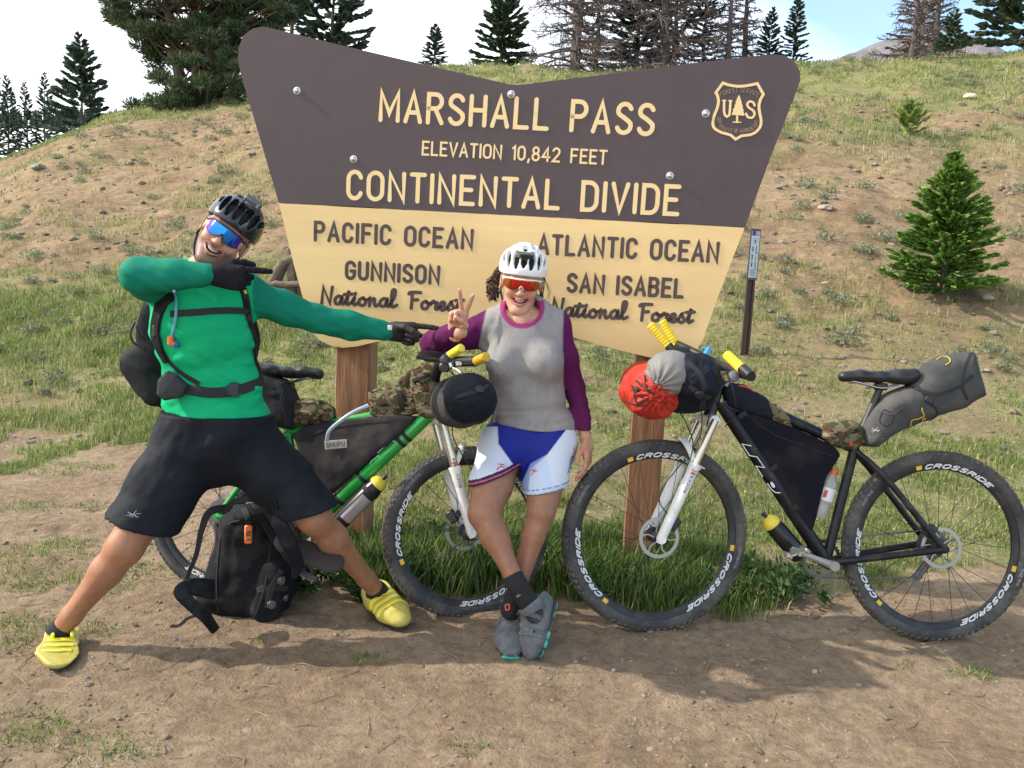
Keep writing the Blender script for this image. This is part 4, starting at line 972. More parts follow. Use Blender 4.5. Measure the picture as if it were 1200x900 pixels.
def helmet(o, M, s, parent, shell_mat, liner_mat, lanes, hz=0, nm='helmet'):
    E = Empty = None
    S = Sdf((-.12,-.16,-.06), (.12,.15,.175), .0028)
    S.ell((0,-.012,.055), (.097,.128,.098), k=.01); S.ell((0,-.11,.028), (.06,.045,.035), k=.03)
    # rim rises over the ears, dips behind
    S.ell((0,-.011,.046), (.0865,.111,.0885), k=.003, mode='s'); S.ell((0,-.010,.025), (.0865,.109,.060), k=.003, mode='s'); S.cut((0,.05,.030+hz), (0,.12,-1), k=.006); S.ell((0,.02,-.005), (.16,.07,.040), k=.012, mode='s')
    for (x0, ph0, ph1, r) in lanes:
        for sx_ in ((-1, 1) if x0 > 0 else (1,)):
            for qq in (.99, .91):
                P_ = []
                for ph in np.linspace(ph0, ph1, 4):
                    ya = math.sin(ph); za = math.cos(ph); xx = sx_*x0*(1-.15*abs(ya)); q = math.sqrt(max(1-(xx/.097)**2, .05)); P_.append(np.array([xx*(1-.9*(1-qq)), -.012+.128*ya*q*qq, .055+.098*za*q*qq]))
                S.chain(P_, [r*.7, r, r, r*.6], k=.002, mode='s')
    V, Fq = S.nets(1); ob = rawmesh(nm, o+s*(V@M.T), [Fq], shell_mat, parent, True)
    S = Sdf((-.12,-.16,-.06), (.12,.15,.175), .005); S.ell((0,-.011,.046), (.0855,.1095,.0872), k=.01); S.ell((0,-.010,.040), (.0755,.098,.080), k=.004, mode='s'); S.cut((0,.05,.036+hz), (0,.12,-1), k=.006); S.ell((0,.02,-.005), (.16,.07,.040), k=.012, mode='s')
    V, Fq = S.nets(1); rawmesh('helmet_liner', o+s*(V@M.T), [Fq], liner_mat, ob, True)
    mb = MB(); W_ = lambda p: o+s*(M@np.array(p, float))
    for x in (-1, 1):
        j = (x*.079,.012,-.045)
        mb.tube([W_(p) for p in catmull([(x*.078,.045,.032), (x*.080,.028,-.005), j], 4)], .0035*s, 6, sq=(M[:, 0], .4)); mb.tube([W_(p) for p in catmull([(x*.076,-.06,.02), (x*.081,-.02,-.015), j], 4)], .0035*s, 6, sq=(M[:, 0], .4))
        mb.tube([W_(p) for p in catmull([j, (x*.060,.032,-.088), (x*.030,.050,-.119), (0,.055,-.126)], 5)], .0045*s, 6); mb.box(W_(j), (.004*s,.008*s,.009*s), M, bev=.002)
    mb.build('chin_strap', mat('strap_web', (.02,.02,.022), .8), ob); return ob
def glasses(o, M, s, parent, fn, frame_mat, hgt_=.021, wd=.071, zc_=.004, yc=.112):
    nu, nv = 41, 13; V = []; C = []
    for side in (0, 1):
        for i in range(nu):
            u = i/(nu-1)*2-1
            for j in range(nv):
                v = j/(nv-1)*2-1; au = abs(u)
                top = hgt_*(1-.12*u*u); bt = -hgt_*(1-.25*au**3)+ (.020*math.exp(-(u/.16)**2)) ; 
                k = (1-au**6)**.5 if au < 1 else 0; k = max(k, .45)
                zz = (top*k if v > 0 else 0)*abs(v)+(bt*k if v < 0 else 0)*abs(v)
                x = wd*math.sin(u*1.22)/math.sin(1.22)*1.0; y = yc-.058*(1-math.cos(u*1.22))/(1-math.cos(1.22))-.10*max(0, -zz)*.5
                V.append((x, y+(0 if side == 0 else -.0022), zz+zc_)); C.append(fn(u, v))
    n = nu*nv; F = []
    for i in range(nu-1):
        for j in range(nv-1):
            a = i*nv+j; F.append([a, a+nv, a+nv+1, a+1]); F.append([n+a, n+a+1, n+a+nv+1, n+a+nv])
    for i in range(nu-1): a = i*nv; F.append([a, n+a, n+a+nv, a+nv]); a = i*nv+nv-1; F.append([a, a+nv, n+a+nv, n+a])
    for j in range(nv-1): F.append([j, j+1, n+j+1, n+j]); a = (nu-1)*nv+j; F.append([a, n+a, n+a+1, a+1])
    V = np.array(V); ob = rawmesh('sunglasses', o+s*(V@M.T), [np.array(F)], mat('mirror_lens', attr='Col', rough=.12, metal=.75, spec=.8), parent, True, np.array(C))
    W_ = lambda p: o+s*(M@np.array(p, float)); mb = MB()
    tp = [V[i*nv+nv-1]+[0,.001,.001] for i in range(0, nu, 2)]
    mb.tube([W_(p) for p in tp], .0032*s, 8)
    for x in (-1, 1): mb.tube([W_(p) for p in catmull([(x*.066,.062,.020), (x*.077,.045,.018), (x*.080,.0,.012), (x*.079,-.025,-.002)], 5)], .0032*s, 8, sq=(M[:, 0], .6))
    mb.tube([W_(p) for p in catmull([(-.009,.110,-.014), (-.005,.116,-.004), (0,.117,.0), (.005,.116,-.004), (.009,.110,-.014)], 4)], .0018*s, 6)
    mb.build('glasses_frame', frame_mat, ob); return ob
lanes_std = [(0,.80,1.42,.012), (0,-.1,.50,.011), (.033,.78,1.45,.0125), (.032,-.2,.46,.011), (.064,.65,1.40,.012), (.060,-.25,.35,.011), (.085,.2,1.05,.009), (.03,-.9,-.55,.011), (.06,-.95,-.6,.011)]
exec_people = True
# ================================================================ MAN
def A3(*t): return [at(*q) for q in t]
man = empty('person', (float(at(258,505,3.1)[0]), 3.1, 0), label='man in green long-sleeved shirt and black shorts lunging and pointing', cat='person')
def own(o, root):
    """parent keeping world placement (roots are unrotated)"""
    o.parent = root; o.location = Vector(o.location)-root.location; return o
def adopt(root, *obs):
    for o in obs: own(o, root)
MAN_SKIN = (.46, .235, .15); LEG_SKIN = (.33, .150, .080)
M_shirt = mat('green_shirt_knit', rough=.75, attr='Col', var=.06, vscale=30, bump=.35, bscale=14, bdet=3, bdist=.012, spec=.15)
M_shorts = mat('black_shorts_cloth', (.0065, .0085, .014), .7, spec=.2, bump=.4, bscale=13, bdet=4, bdist=.014)
M_glove = mat('black_glove', (.007, .007, .009), .8, spec=.2, bump=.3, bscale=80)
M_sock = mat('black_sock', (.012, .012, .014), .85, bump=.4, bscale=220)
def build_man():
    hR, kR, aR = A3((222,520,3.07), (146,642,2.93), (71,738,2.92)); hL, kL, aL = A3((292,520,3.13), (368,606,3.06), (441,692,3.31))
    parts = []
    S = Sdf(np.minimum.reduce([hR, aR, aL])-.13, np.maximum.reduce([hL, aL, hR])+.13, .0065)
    S.chain([hR, hR*.45+kR*.55, kR], [.088, .074, .060], k=.02); S.chain([hL, hL*.45+kL*.55, kL], [.088, .074, .060], k=.02)
    for k_, a_, ap in ((kR, aR, 1), (kL, aL, 1)):
        ax = nrm(a_-k_); L_ = np.linalg.norm(a_-k_); bk = nrm(np.array([0, 1., 0])-ax*ax[1]); fw = -bk
        S.cone(k_, k_+ax*L_*.28, .054, .051, k=.03); S.cone(k_+ax*L_*.28, a_-ax*L_*.18, .049, .034, k=.03); S.cone(a_-ax*L_*.18, a_+ax*.03, .034, .035, k=.02)
        S.ell(k_+ax*L_*.30+bk*.022, (.042, .036, .105), frame_from(x=(1, 0, 0), z=ax), k=.03); S.ell(k_+fw*.024, (.036, .024, .040), frame_from(x=(1, 0, 0), z=ax), k=.02)
        S.ell(k_+fw*.02+ax*.06, (.018, .016, .026), frame_from(x=(1, 0, 0), z=ax), k=.015)
        for s_ in (-1, 1): S.ell(a_+np.array([s_*.024, 0, -.005]), (.013, .014, .014), k=.015)
        S.cone(k_+ax*L_*.2+fw*.036, a_-ax*L_*.15+fw*.022, .014, .011, k=.02)
    V, Fq = S.nets(1); parts.append((V, Fq, skin_col(LEG_SKIN)(V)))
    pel, wst, ch, uc, nb = A3((257,500,3.10), (249,452,3.10), (238,395,3.08), (233,350,3.08), (234,316,3.06))
    shR, elR, wrR = A3((192,332,3.10), (163,323,2.86), (247,322,2.86)); shL, elL, wrL = A3((286,345,3.12), (372,374,3.20), (452,388,3.27))
    # hidden trunk and arms joining head, legs and hands
    S = Sdf(np.minimum.reduce([pel, elR, nb])-.16, np.maximum.reduce([pel, wrL, nb])+.16, .012)
    S.chain([pel, wst, ch, uc, nb], [.10, .095, .10, .09, .05], k=.03); S.chain([hR, pel, hL], [.09]*3, k=.03); S.chain([uc, shR, elR, wrR], [.05, .04, .030, .024], k=.02); S.chain([uc, shL, elL, wrL], [.05, .04, .032, .025], k=.02)
    V, Fq = S.nets(1); parts.append((V, Fq, skin_col(MAN_SKIN)(V)))
    S = Sdf(np.minimum(wrL, elL)-.06, np.maximum(wrL, elL)+.08, .004); S.cone(elL*.3+wrL*.7, wrL+nrm(wrL-elL)*.02, .030, .026, k=.01, sq=((0,1,0), .85)); V, Fq = S.nets(1); parts.append((V, Fq, skin_col(MAN_SKIN)(V)))
    S = Sdf(np.minimum(wrR, elR)-.06, np.maximum(wrR, elR)+.08, .004); S.cone(elR*.4+wrR*.6, wrR+nrm(wrR-elR)*.02, .029, .026, k=.01, sq=((0,1,0), .85)); V, Fq = S.nets(1); parts.append((V, Fq, skin_col(MAN_SKIN)(V)))
    # head
    th = R(34); s = .965; fwd = nrm([.20, -.97, .02]); upv = np.array([math.sin(th), 0.10, math.cos(th)]); M = frame_from(y=fwd, z=upv); 
    M = np.stack([np.cross(nrm(fwd), nrm(upv-fwd*np.dot(upv, fwd))), nrm(fwd), nrm(upv-fwd*np.dot(upv, fwd))], 1)
    eye = at(261, 274, 2.91); o = eye-s*(M@np.array([0, .108, .003]))
    nkl = M.T@((nb-np.array([0,0,.02])-o)/s)
    HP = dict(skin=(.52, .29, .20), lip=(.42, .17, .14), neck_local=nkl, stubble=1.2, open=.0062, mw=.024, nr=.055)
    nk2 = nkl/np.linalg.norm(nkl)*min(np.linalg.norm(nkl), .19); HP['neck_local'] = nk2
    parts.append(head_mesh(o, M, s, HP))
    V, Fq, C = cat_parts(parts); body = rawmesh('body', V, [Fq], M_skin, None, True, C)
    obs = [body]
    teeth(o, M, s, HP, body)
    # shirt
    S = Sdf(np.minimum.reduce([pel, elR, nb])-.20, np.maximum.reduce([pel, wrL, nb])+.17, .0058)
    fl = ((0, 1, 0), .66)
    S.chain([pel-[0,0,.02], wst, ch, uc+[0,0,-.01]], [.198, .160, .164, .140], k=.04, sq=fl); S.cone(uc+(shR-uc)*.75, uc+(shL-uc)*.85, .075, .085, k=.05); S.cone(uc, nb, .085, .058, k=.04)
    S.cone(ch+np.array([.05,-.05,.06]), ch+np.array([-.04,-.05,.07]), .07, .07, k=.06)
    nd = nrm(nb-uc); S.cut(nb+nd*.012, nd+np.array([.05, -.25, 0]))
    S.chain([shL, shL*.45+elL*.55, elL], [.072, .056, .047], k=.04); S.chain([elL, elL*.5+wrL*.5, wrL], [.050, .047, .036], k=.02)
    S.chain([shR, shR*.45+elR*.55, elR], [.078, .066, .053], k=.035); S.chain([elR, elR*.5+wrR*.5, wrR-nrm(wrR-elR)*.01], [.056, .050, .036], k=.02)
    def folds(X, Y, Z):
        a = fbm(X*5+Z*9, Y*5, Z*14-X*6, seed=61, o=3)-.5; b = fbm(X*14, Y*9, Z*30+X*16, seed=62, o=2)-.5
        w1 = sm(elR[2]-.03, elR[2]-.35, Z); return a*.022*(.5+w1)+b*.012
    S.disp(folds)
    # neckline, hem, cuffs
    hem = at(257, 493, 3.0); S.cut(hem, nrm(np.array([-.055, 0, -1.])), k=.003)
    cl = nrm(wrL-elL); S.cone(wrL+cl*.05, wrL+cl*.0, .06, .06, k=.001, mode='s', sq=(cl, .12)) if False else None
    TE = np.array([.004, .175, .108]); GR = np.array([.005, .375, .155])
    def segd(P, a, b): ab = b-a; t = np.clip(((P-a)@ab)/(ab@ab), 0, 1); return np.linalg.norm(P-a-t[:, None]*ab, axis=1)
    def sc_(V):
        wR_ = np.minimum(segd(V, shR*.6+elR*.4, elR), segd(V, elR, wrR)); inR = sm(.085, .072, wR_)*(V[:, 1] < 3.07)
        ln_ = (V-at(300,345,3.1))@nrm(np.array([1., 0, .05])); inL = sm(-.002, .006, ln_)*(segd(V, shL, elL) < .12)
        inL = np.maximum(inL, sm(.0, .01, (V-elL)@nrm(elL-shL)))
        m = np.clip(np.maximum(inR, inL), 0, 1)[:, None]; n = fbm(V[:, 0]*9, V[:, 1]*9, V[:, 2]*9, seed=3)[:, None]; return (GR*(1-m)+TE*m)*(.92+.16*n)
    shirt = S.build('shirt', M_shirt, None, sc_, smooth=1); obs.append(shirt)
    # shorts
    S = Sdf(np.minimum.reduce([pel, kR, kL])-.17, np.maximum.reduce([pel, kR, kL])+.17, .0062)
    wl = at(257,480,3.1); S.cone(wl, pel-[0,0,.01], .200, .205, k=.03, sq=fl); S.cone(hR+[.02,0,.01], hL-[.02,0,-.01], .104, .104, k=.035)
    eR, eL = at(167,618,2.98), at(363,604,3.06)
    S.chain([hR, hR*.5+eR*.5, eR+(eR-hR)*.3], [.122, .112, .128], k=.035, sq=((0,1,0), .88)); S.chain([hL, hL*.5+eL*.5, eL+(eL-hL)*.3], [.120, .106, .104], k=.035, sq=((0,1,0), .9))
    def sf(X, Y, Z): 
        a = fbm(X*6+Z*5, Y*5, Z*7-X*9, seed=71, o=3)-.5; b = fbm(X*22, Y*10, Z*12, seed=72, o=2)-.5; return a*.028+b*.005
    S.disp(sf); dR, dL = nrm(eR-hR), nrm(eL-hL)
    hemR = nrm(np.array([-.28, -.05, -1.0])); hemL = nrm(np.array([.33, 0, -1.0]))
    X, Y, Z = [S.lo[i]+S.h*np.arange(S.n[i]) for i in range(3)]; X = X[:, None, None]; Y = Y[None, :, None]; Z = Z[None, None, :]
    mid = pel[0]; pR_, pL_ = at(171,613,3.0), at(356,602,3.05)
    bR = (X-pR_[0])*hemR[0]+(Y-pR_[1])*hemR[1]+(Z-pR_[2])*hemR[2]; bL = (X-pL_[0])*hemL[0]+(Y-pL_[1])*hemL[1]+(Z-pL_[2])*hemL[2]
    S.d = np.maximum(S.d, np.where(X < mid, bR, bL)).astype(np.float32)
    for e, d, r in ((pR_, dR, .120), (pL_, dL, .092)): S.cone(e-d*.10, e+d*.2, r*.84, r*.92, k=.003, mode='s', sq=((0,1,0), .88))
    S.cut(at(257,486,3.1)+[0,0,.01], (.0, 0, 1))
    shorts = S.build('shorts', M_shorts, None, smooth=1); obs.append(shorts)
    bs = bvh_of(shorts); mb = MB()
    for st in ([(150,600),(157,604),(163,606)], [(152,606),(158,601),(160,598)], [(155,607),(158,602)], [(160,607),(158,602),(165,602)], [(149,604),(156,603)]):
        P_, N_ = drape(bs, st, .001, 3); strap(mb, P_, N_, .0022, .0006)
    lg = mb.build('embroidered_logo', mat('grey_thread', (.22, .24, .27), .7), None); own(lg, man); 
    # socks, shoes
    for nm_, a_, sh in (('R', aR, ((66,722),(66,782))), ('L', aL, ((436,700),(468,733)))):
        S = Sdf(a_-.10, a_+.10, .004); kk = kR if nm_ == 'R' else kL; d = nrm(kk-a_); S.cone(a_-[0,0,.05], a_-d*.01, .043, .040, k=.01); S.cone(a_-d*.01, a_+d*.014, .040, .0385, k=.01); S.cut(a_+d*.020, d); obs.append(S.build('sock', M_sock, None))
    M_ysh = mat('yellow_shoe_leather', (.50, .42, .08), .5, var=.15, vscale=25, bump=.25, bscale=60, col2=(.50, .42, .12), c2s=14, c2lo=.5, c2hi=.75)
    M_sole = mat('dark_sole', (.03, .03, .03), .8); M_mesh = mat('shoe_mesh', (.42, .40, .16), .7, bump=.5, bscale=400)
    for toe_px, a_, kk in (((68,793), aR, kR), ((473,744), aL, kL)):
        toe = onz(*toe_px); toe[2] = gz(toe[0], toe[1])+.012; ank = a_.copy(); heel = np.array([ank[0], ank[1]+.03, gz(ank[0], ank[1])+.014]); d = toe-heel; d[2] = 0; L0 = np.linalg.norm(d); heel = toe-nrm(d)*max(min(L0, .31), .28); heel[2] = toe[2]+.012
        S, W_, (x, dd, u), L_ = shoe(heel, toe, (0,0,1), 1.22, hi=.10)
        S.cone(W_(0,.18,.07), np.array([a_[0], a_[1], a_[2]-.035]), .042, .047, k=.03); S.cut(np.array([a_[0], a_[1], a_[2]-.008]), nrm(kk-a_)*.5+np.array([0,0,.8])); S.cut(W_(0,0,.008), -u)
        # open collar, grooves between straps
        S.cone(np.array([a_[0], a_[1], a_[2]-.05]), a_+[0,0,.03], .034, .0415, k=.004, mode='s')
        for t in (.52, .66): S.cone(W_(-.05,t,.07-t*.03), W_(.05,t-.06,.072-t*.03), .0045, .0045, k=.003, mode='s')
        so_ = S.build('shoe', M_ysh, None); obs.append(so_)
        bv = bvh_of(so_); mb = MB()
        for t, wd in ((.45, .020), (.585, .016), (.715, .014)):
            P_ = []; N_ = []
            for q in np.linspace(-1, 1, 15):
                c = W_(0, t+.03*q, .02); ang = q*1.35; dr = x*math.sin(ang)+u*math.cos(ang); hit, nn, _, _ = bv.ray_cast(Vector(c+dr*.12), Vector(-dr)); 
                if hit is None: continue
                P_.append(np.array(hit)+dr*.002); N_.append(np.array(nn))
            if len(P_) > 5:
                P_ = np.array(P_); P_[1:-1] = (P_[:-2]+P_[1:-1]*2+P_[2:])/4; strap(mb, P_, N_, wd, .0028)
        b1 = mb.build('shoe_strap', mat('yellow_strap', (.82, .72, .05), .3), None); own(b1, man); b1.parent = so_; b1.location = (0, 0, 0)
        mb = MB(); pr = [W_(.034*math.sin(a)*(1+.22*math.sin(a*0)) , .5+.5*math.cos(a), .0) for a in np.linspace(0, 2*np.pi, 28, endpoint=False)]
        pr = [W_((.037+.013*sm(.3,.75,(.5+.5*math.cos(a)))-.0)*math.sin(a)*1.0, .49+.50*math.cos(a), .001) for a in np.linspace(0, 2*np.pi, 28, endpoint=False)]
        mb.prism(pr, u*.008); 
        for t in (.2, .3, .6, .72, .84):
            for sx_ in (-1, 1): mb.box(W_(sx_*.022, t, -.004), (.008,.008,.006), np.stack([x, dd, u], 1), bev=.002)
        b2 = mb.build('shoe_sole', M_sole, None); b2.parent = so_
        mb = MB()
        for sx_ in (-1, 1): mb.box(W_(sx_*.030*(1 if sx_ > 0 else 1), .42, .050), (.006,.012,.008), np.stack([x, dd, u], 1), bev=.003)
        b3 = mb.build('shoe_buckles', mat('yellow_strap', ()), None, kind='stuff'); b3.parent = so_
    # gloves
    fR = nrm(at(282,326,2.86)-wrR); V, Fq = hand(wrR+fR*.012, fR, (0.05,-1,.12), -1, [(.12,.08,.05,.05), (1.25,1.4,.9,0), (1.3,1.4,.9,0), (1.3,1.4,.9,0)], s=1.02, thumb=((.6,.7,-.45),(.15,1,-.3),(-.1,1,-.2)), glove=True)
    xr = np.cross(fR, nrm([0.05,-1,.12]))
    obs.append(rawmesh('glove', V, [Fq], M_glove, None))
    fL = nrm(at(487,390,3.30)-wrL); V, Fq = hand(wrL+fL*.014, fL, (0.10,.95,.30), 1 if np.cross(fL, (0.1,.95,.3))[2] > 0 else -1, [(.10,.08,.05,.02), (1.25,1.45,.9,0), (1.3,1.45,.9,0), (1.3,1.4,.9,0)], s=1.02, thumb=((.35,.8,-.9),(-.2,.9,-.6),(-.6,.7,-.2)), glove=True)
    gl = rawmesh('glove', V, [Fq], mat('brown_black_glove', (.035, .022, .018), .7, col2=(.010,.010,.012), c2s=16, c2lo=.42, c2hi=.55, bump=.3, bscale=80), None); obs.append(gl)
    mb = MB(); c = at(457,384,3.20); mb.box(c, (.008,.003,.009), frame_from(x=fL, z=(0,0,1)), bev=.002); q = mb.build('wrist_tab', M_dec, None); own(q, man)
    adopt(man, *obs)
    for o_ in (lg, q): o_.parent = man
    # helmet + glasses
    hm = mat('black_helmet_shell', (.009, .012, .020), .25, spec=.4, coat=.25, col2=(.16,.17,.19), c2s=7, c2lo=.60, c2hi=.66); H = helmet(o, M, s, None, hm, mat('helmet_foam', (.012,.012,.014), .9), lanes_std, hz=.004)
    own(H, man)
    mb = MB(); W_ = lambda p: o+s*(M@np.array(p, float)); fr = M@frame_from(x=(1,0,0), y=(0,.75,-.66)); mb.box(W_((-.012,.078,.148)), (.026,.012,.011), fr, bev=.003); mb.cyl(W_((-.036,.090,.146)), W_((-.044,.094,.144)), .010, n=14); mb.box(W_((-.012,.074,.137)), (.014,.012,.008), fr, bev=.002)
    t = mb.build('helmet_camera', mat('grey_camera_plastic', (.10,.11,.12), .35), H)
    def lc(u, v):
        a = min(abs(u), 1); w1 = sm(.45, .95, a); base = np.array([.01, .22, .80])*(1-w1)+np.array([.42, .01, .40])*w1
        m = math.exp(-((a-.62)/.2)**2); base = base*(1-.6*m)+np.array([.10, .02, .75])*.6*m; return np.clip(base*(1.0+.25*v), 0, 1)
    GLS = glasses(o, M, s, None, lc, M_blk, hgt_=.024, wd=.067, yc=.115); own(GLS, man)
    return dict(shirt=shirt, shorts=shorts, elR=elR, wrR=wrR, shL=shL, uc=uc, wst=wst, ch=ch, pel=pel)
MAN = build_man()
# ================================================================ WOMAN
woman = empty('person', (float(at(612,505,3.36)[0]), 3.36, 0), label='smiling woman in white helmet and grey purple shirt making a peace sign', cat='person')
def in_poly(pts, poly):
    x, y = pts[:, 0], pts[:, 1]; c = np.zeros(len(pts), bool); n = len(poly)
    for i in range(n):
        x0, y0_ = poly[i-1]; x1, y1 = poly[i]; m = ((y0_ > y) != (y1 > y)) & (x < (x1-x0)*(y-y0_)/(y1-y0_+1e-9)+x0); c ^= m
    return c
def build_woman():
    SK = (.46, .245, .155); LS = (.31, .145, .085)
    hR, kR, aR = A3((590,522,3.36), (567,602,3.13), (609,692,3.01)); hL, kL, aL = A3((646,520,3.36), (634,600,3.17), (601,706,3.10))
    pel, wst, ch, uc, nb = A3((625,508,3.38), (619,462,3.40), (613,410,3.42), (612,378,3.44), (612,368,3.45))
    shR, elR, wrR = A3((576,383,3.43), (507,402,3.40), (536,391,3.22)); shL, elL, wrL = A3((651,382,3.46), (673,455,3.47), (687,516,3.36))
    parts = []
    S = Sdf(np.minimum.reduce([hR, kR, aR, aL])-.13, np.maximum.reduce([hL, kR, aL, aR])+.13, .006)
    S.chain([hR, hR*.4+kR*.6, kR], [.084, .075, .057], k=.02); 
    for h_, k_, a_, q in ((hR, kR, aR, 1), (hL, kL, aL, .96)):
        if h_ is hL: 
            S2 = S; S2.chain([hL, hL*.4+kL*.6, kL], [.082, .071, .054], k=.004)
        ax = nrm(a_-k_); L_ = np.linalg.norm(a_-k_); bk = nrm(np.array([0, 1., 0])-ax*ax[1]); fw = -bk; kk = .004 if h_ is hL else .02
        S.cone(k_, k_+ax*L_*.28, .052*q, .046*q, k=kk); S.cone(k_+ax*L_*.28, a_-ax*L_*.18, .044*q, .031*q, k=kk if kk < .01 else .03); S.cone(a_-ax*L_*.18, a_+ax*.005, .032, .030, k=.01)
        S.ell(k_+ax*L_*.28+bk*.018, (.044*q, .036, .10), frame_from(x=(1, 0, 0), z=ax), k=kk*1.2); S.ell(k_+fw*.026, (.034, .022, .036), frame_from(x=(1, 0, 0), z=ax), k=.015)
        S.cone(k_+ax*L_*.2+fw*.034, a_-ax*L_*.15+fw*.020, .014, .010, k=.015)
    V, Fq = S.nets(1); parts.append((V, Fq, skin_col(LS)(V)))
    S = Sdf(np.minimum.reduce([pel, elR, nb])-.15, np.maximum.reduce([pel, wrL, nb])+.15, .012)
    S.chain([pel, wst, ch, uc, nb], [.09, .075, .08, .07, .045], k=.03); S.chain([hR, pel, hL], [.08]*3, k=.03); S.chain([uc, shR, elR, wrR], [.04, .035, .028, .022], k=.02); S.chain([uc, shL, elL, wrL], [.04, .035, .028, .021], k=.02)
    V, Fq = S.nets(1); parts.append((V, Fq, skin_col(SK)(V)))
    # upper chest inside the collar
    S = Sdf(nb-.16, nb+.16, .005); S.cone(nb-[0,.01,.04], nb+[0,-.0,.03], .058, .048, k=.03); S.cone(uc+[-.07,-.01,.0], uc+[.07,-.01,.0], .055, .055, k=.03); V, Fq = S.nets(1); parts.append((V, Fq, skin_col(SK)(V)))
    # head
    s = .975; th = R(4); fwd = nrm([-.02, -.985, -.12]); upv = np.array([math.sin(th), -.12, math.cos(th)])
    M = np.stack([np.cross(nrm(fwd), nrm(upv-fwd*np.dot(upv, fwd))), nrm(fwd), nrm(upv-fwd*np.dot(upv, fwd))], 1)
    eye = at(611, 334.5, 3.34); o = eye-s*(M@np.array([0, .108, .003])); nk = M.T@((nb-np.array([0,0,.03])-o)/s); nk = nk/np.linalg.norm(nk)*min(np.linalg.norm(nk), .185)
    HP = dict(skin=(.53, .29, .19), lip=(.46, .13, .12), neck_local=nk, open=.0044, mw=.0235, jaw=.039, nr=.045)
    parts.append(head_mesh(o, M, s, HP))
    # hands
    f = nrm(at(540,362,3.21)-wrR); up_ = nrm(np.array([.02,0,1.])); f = nrm(at(538.5,366,3.20)-at(535,389,3.22))
    V, Fq = hand(at(534.5,389,3.22), f, (0, 1, .05), 1 if np.cross(f, (0,1,.05))[0] > 0 else -1, [(.06,.06,.04,.20), (.06,.05,.04,-.22), (1.35,1.5,.9,0), (1.4,1.5,.9,0)], s=.90, thumb=((.35,.7,-.8),(-.6,.7,-.5),(-.9,.45,-.1)))
    parts.append((V, Fq, skin_col((.52, .27, .18))(V)))
    f = nrm(at(689,545,3.30)-wrL); V, Fq = hand(wrL+f*.012, f, (.95,-.35,.0), 1 if np.cross(f, (.95,-.35,0))[1] < 0 else -1, [(.25,.35,.25,.02), (.32,.4,.3,.0), (.4,.45,.3,0), (.5,.5,.3,-.03)], s=.90, thumb=((.5,.8,-.3),(.3,.9,-.35),(.1,.95,-.3)))
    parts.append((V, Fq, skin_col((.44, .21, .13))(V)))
    for w_, e_ in ((wrL, elL), (wrR, elR)):
        S = Sdf(w_-.12, w_+.12, .005); d = nrm(w_-e_); S.cone(w_-d*.06, w_+d*.03, .024, .0235, k=.01); V, Fq = S.nets(1); parts.append((V, Fq, skin_col(SK)(V)))
    S = Sdf(wrR-.12, wrR+.12, .005); S.cone(wrR-[0,-.01,.0], at(534.5,386,3.22), .026, .024, k=.01); V, Fq = S.nets(1); parts.append((V, Fq, skin_col(SK)(V)))
    V, Fq, C = cat_parts(parts); body = rawmesh('body', V, [Fq], M_skin, None, True, C); obs = [body]; teeth(o, M, s, HP, body)
    # shirt
    S = Sdf(np.minimum.reduce([pel, elR, nb, wrR])-.13, np.maximum.reduce([pel, wrL, nb])+.17, .0052); fl = ((0, 1, 0), .68)
    S.cone(pel-[0,0,.0], wst, .160, .118, k=.05, sq=((0,1,0), .72)); S.chain([wst, ch, uc], [.118, .137, .110], k=.05, sq=((0,1,0), .64))
    for px in (589, 637): S.ell(at(px, 425, 3.345), (.066, .062, .066), k=.045)
    S.cone(uc+(shR-uc)*.35, uc+(shL-uc)*.35, .064, .064, k=.05, sq=fl); S.cone(uc, nb+[0,0,.02], .07, .062, k=.04)
    S.cone(uc+(shR-uc)*.3, shR, .062, .056, k=.04); S.cone(uc+(shL-uc)*.3, shL, .062, .058, k=.04)
    S.cone(nb-[0,.02,.01], nb+[0,-.12,.09], .056, .075, k=.006, mode='s'); S.cone(nb+[0,.0,-.02], nb+[0,0,.2], .050, .052, k=.005, mode='s')
    S.chain([shR, shR*.5+elR*.5, elR], [.060, .053, .046], k=.035); S.cone(elR, at(535,387,3.22), .046, .034, k=.02)
    S.chain([shL, shL*.5+elL*.5, elL], [.058, .048, .040], k=.03); S.cone(elL, wrL-nrm(wrL-elL)*.004, .040, .029, k=.02)
    hemz = at(626, 505, 3.28)
    def folds(X, Y, Z):
        q = sm(wst[2]+.05, wst[2]-.08, Z); a = fbm(X*3+Z*3, Y*3, Z*34-X*5, seed=81, o=2)-.5; b = fbm(X*9, Y*6, Z*12+X*8, seed=82, o=3)-.5
        arm = (X < shR[0]+.03)*1.0; c = fbm(X*26, Y*12, Z*18-X*14, seed=83, o=2)-.5
        return a*.026*q*(1-arm)+b*.013+c*arm*.020
    S.disp(folds); S.cut(hemz, (-.03, 0, -1), k=.003)
    GY_ = np.array([.27, .255, .245]); PU = np.array([.095, .011, .068]); MR = np.array([.27, .035, .13])
    def segd(P, a, b): ab = b-a; t = np.clip(((P-a)@ab)/(ab@ab), 0, 1); return np.linalg.norm(P-a-t[:, None]*ab, axis=1)
